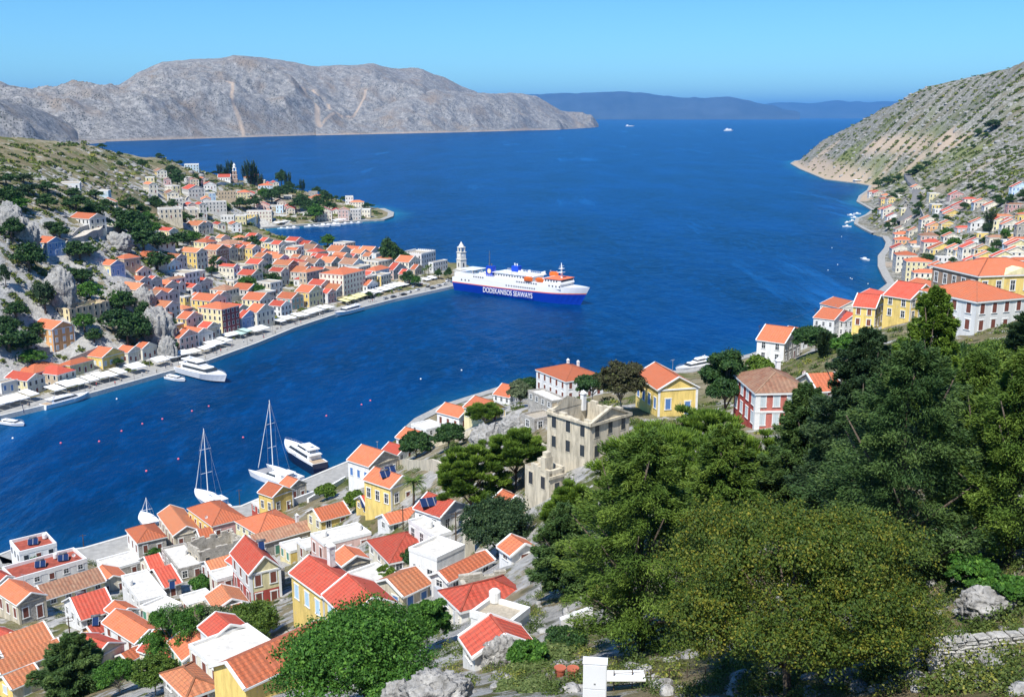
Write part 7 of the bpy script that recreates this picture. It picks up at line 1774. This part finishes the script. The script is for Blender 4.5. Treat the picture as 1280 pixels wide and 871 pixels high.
# tiny strollers and cafe parasols on the quay
SK = mat('skin', (.45, .28, .2), var=0); CL = [mat('cloth_'+n, c, var=0) for n, c in (('navy', (.03, .05, .12)), ('white', (.7, .7, .7)), ('red', (.5, .06, .06)), ('khaki', (.3, .25, .15)))]
def person_mesh(m):
    b = MB()
    for s in (-1, 1): b.tube([(0, s*.1, 0), (.02, s*.1, .45), (0, s*.09, .9)], [.06, .07, .10], 8, 0); b.tube([(0, s*.2, 1.42), (.03, s*.25, 1.15), (.12, s*.22, .92)], [.06, .05, .035], 8, 1)
    b.lathe((0, 0, .85), [(.16, 0), (.15, .2), (.19, .5), (.12, .62), (.06, .66), (.06, .72)], 10, 1).lathe((0, 0, 1.55), [(.05, 0), (.10, .06), (.11, .16), (.07, .24), (.02, .27)], 10, 2)
    o = b.build('tmp', [CL[0], m, SK], smooth=True); me = o.data; bpy.data.objects.remove(o); return me
pm_ = [person_mesh(c) for c in CL]
for i, (px, py) in enumerate([(30, 516), (118, 487), (144, 481), (196, 466), (246, 452), (284, 438), (330, 424), (344, 417), (420, 391), (470, 377)]):
    x, y, _ = KZ(px, py, 1.74); o = link('person', pm_[i % 4], None, (x, y, 1.73), rg.uniform(0, 6)); tag(o, ORD[i]+' tiny figure from the left walking on the quay pavement', 'person', 'people strolling on the left quay')

# lamp posts, cafe tables and more strollers along the left quay; television aerials on near roofs
lp = MB().tube([(0, 0, 0), (0, 0, 4.6)], [.09, .06], 6).bar((0, 0, 4.6), (.7, 0, 4.7), .06).build('tmp', DKP); lpm = lp.data; bpy.data.objects.remove(lp)
lh = MB().box(.5, .95, -.12, .12, 4.6, 4.75).build('tmp', TRIM); lhm = lh.data; bpy.data.objects.remove(lh)
tb = MB().box(-.4, .4, -.4, .4, .70, .74).tube([(0, 0, 0), (0, 0, .7)], .04, 6).box(-.2, .2, -.2, .2, 0, .03).build('tmp', TEAK); tbm = tb.data; bpy.data.objects.remove(tb)
cb = MB().box(-.22, .22, -.22, .22, .42, .46).box(-.22, .22, .19, .22, .46, .9)
for sx in (-.2, .2):
    for sy in (-.2, .2): cb.box(sx-.02, sx+.02, sy-.02, sy+.02, 0, .42)
cb = cb.build('tmp', CL[0]); cbm = cb.data; bpy.data.objects.remove(cb)
def quay_pt(s, off):
    Q = [Vector(p) for p in coastA[2:13]]; L = [0]
    for i in range(1, len(Q)): L.append(L[-1]+(Q[i]-Q[i-1]).length)
    t = s*L[-1]; k = max(i for i in range(len(L)-1) if L[i] <= t); f = (t-L[k])/(L[k+1]-L[k]); d = (Q[k+1]-Q[k]).normalized(); p = Q[k].lerp(Q[k+1], f)+Vector((-d.y, d.x))*off; return p.x, p.y, math.atan2(d.y, d.x)
for i in range(14):
    x, y, a = quay_pt((i+.5)/14, 1.4); r = empty('street_lamp', (x, y, 1.72), a+math.pi/2); link('pole', lpm, r); link('lamp_head', lhm, r); tag(r, ORD[i]+' slim dark street lamp from the left on the quay edge', 'street lamp', 'street lamps along the left quay')
for i in range(20):
    x, y, a = quay_pt(.04+i*.042, 4.6+(i % 3)*.8); r = empty('cafe_table', (x, y, 1.72), a+i); link('table', tbm, r); link('chair', cbm, r, (0, .7, 0)); link('chair', cbm, r, (0, -.7, 0), math.pi); tag(r, ORD[i]+' small cafe table with two chairs from the left on the quay', 'table', 'cafe tables on the left quay')
for i in range(18):
    x, y, a = quay_pt(.03+i*.052+.01*(i % 2), 2.4+(i*7 % 5)*.9); o = link('person', pm_[(i*3) % 4], None, (x, y, 1.73), i*1.3); tag(o, ORD[i]+' small figure from the left among the cafe tables of the quay', 'person', 'people among the quay tables')
am = MB().tube([(0, 0, -.5), (0, 0, 2.6)], .035, 6)
for j in range(6): am.bar((-.5+j*.2, -.35+j*.03, 2.5), (-.5+j*.2, .35-j*.03, 2.5), .025)
am.bar((-.55, 0, 2.5), (.55, 0, 2.5), .03); am = am.build('tmp', STEEL); amm = am.data; bpy.data.objects.remove(am)
for k, nm in (('a25', 'large yellow house'), ('a28', 'long grey stone house'), ('a29', 'broad orange hipped roof'), ('a39', 'big red hipped roof'), ('a34', 'quay-end stone and white house'), ('a61', 'bright yellow gabled house'), ('a16', 'rose and yellow house'), ('a10', 'wide bright red roof'), ('a4', 'rubble stone gabled house'), ('a65', 'white gabled ridge house')):
    if k in NEAR:
        p = local(k, NEAR[k][3]*.15, 0, NEAR[k][5]+min(3, .2*min(NEAR[k][3], NEAR[k][4]))); o = link('tv_aerial', amm, None, p, len(nm)); tag(o, 'thin television aerial on the '+nm, 'aerial', 'television aerials')
for o in list(bpy.data.objects):
    if o.users == 0: bpy.data.objects.remove(o)
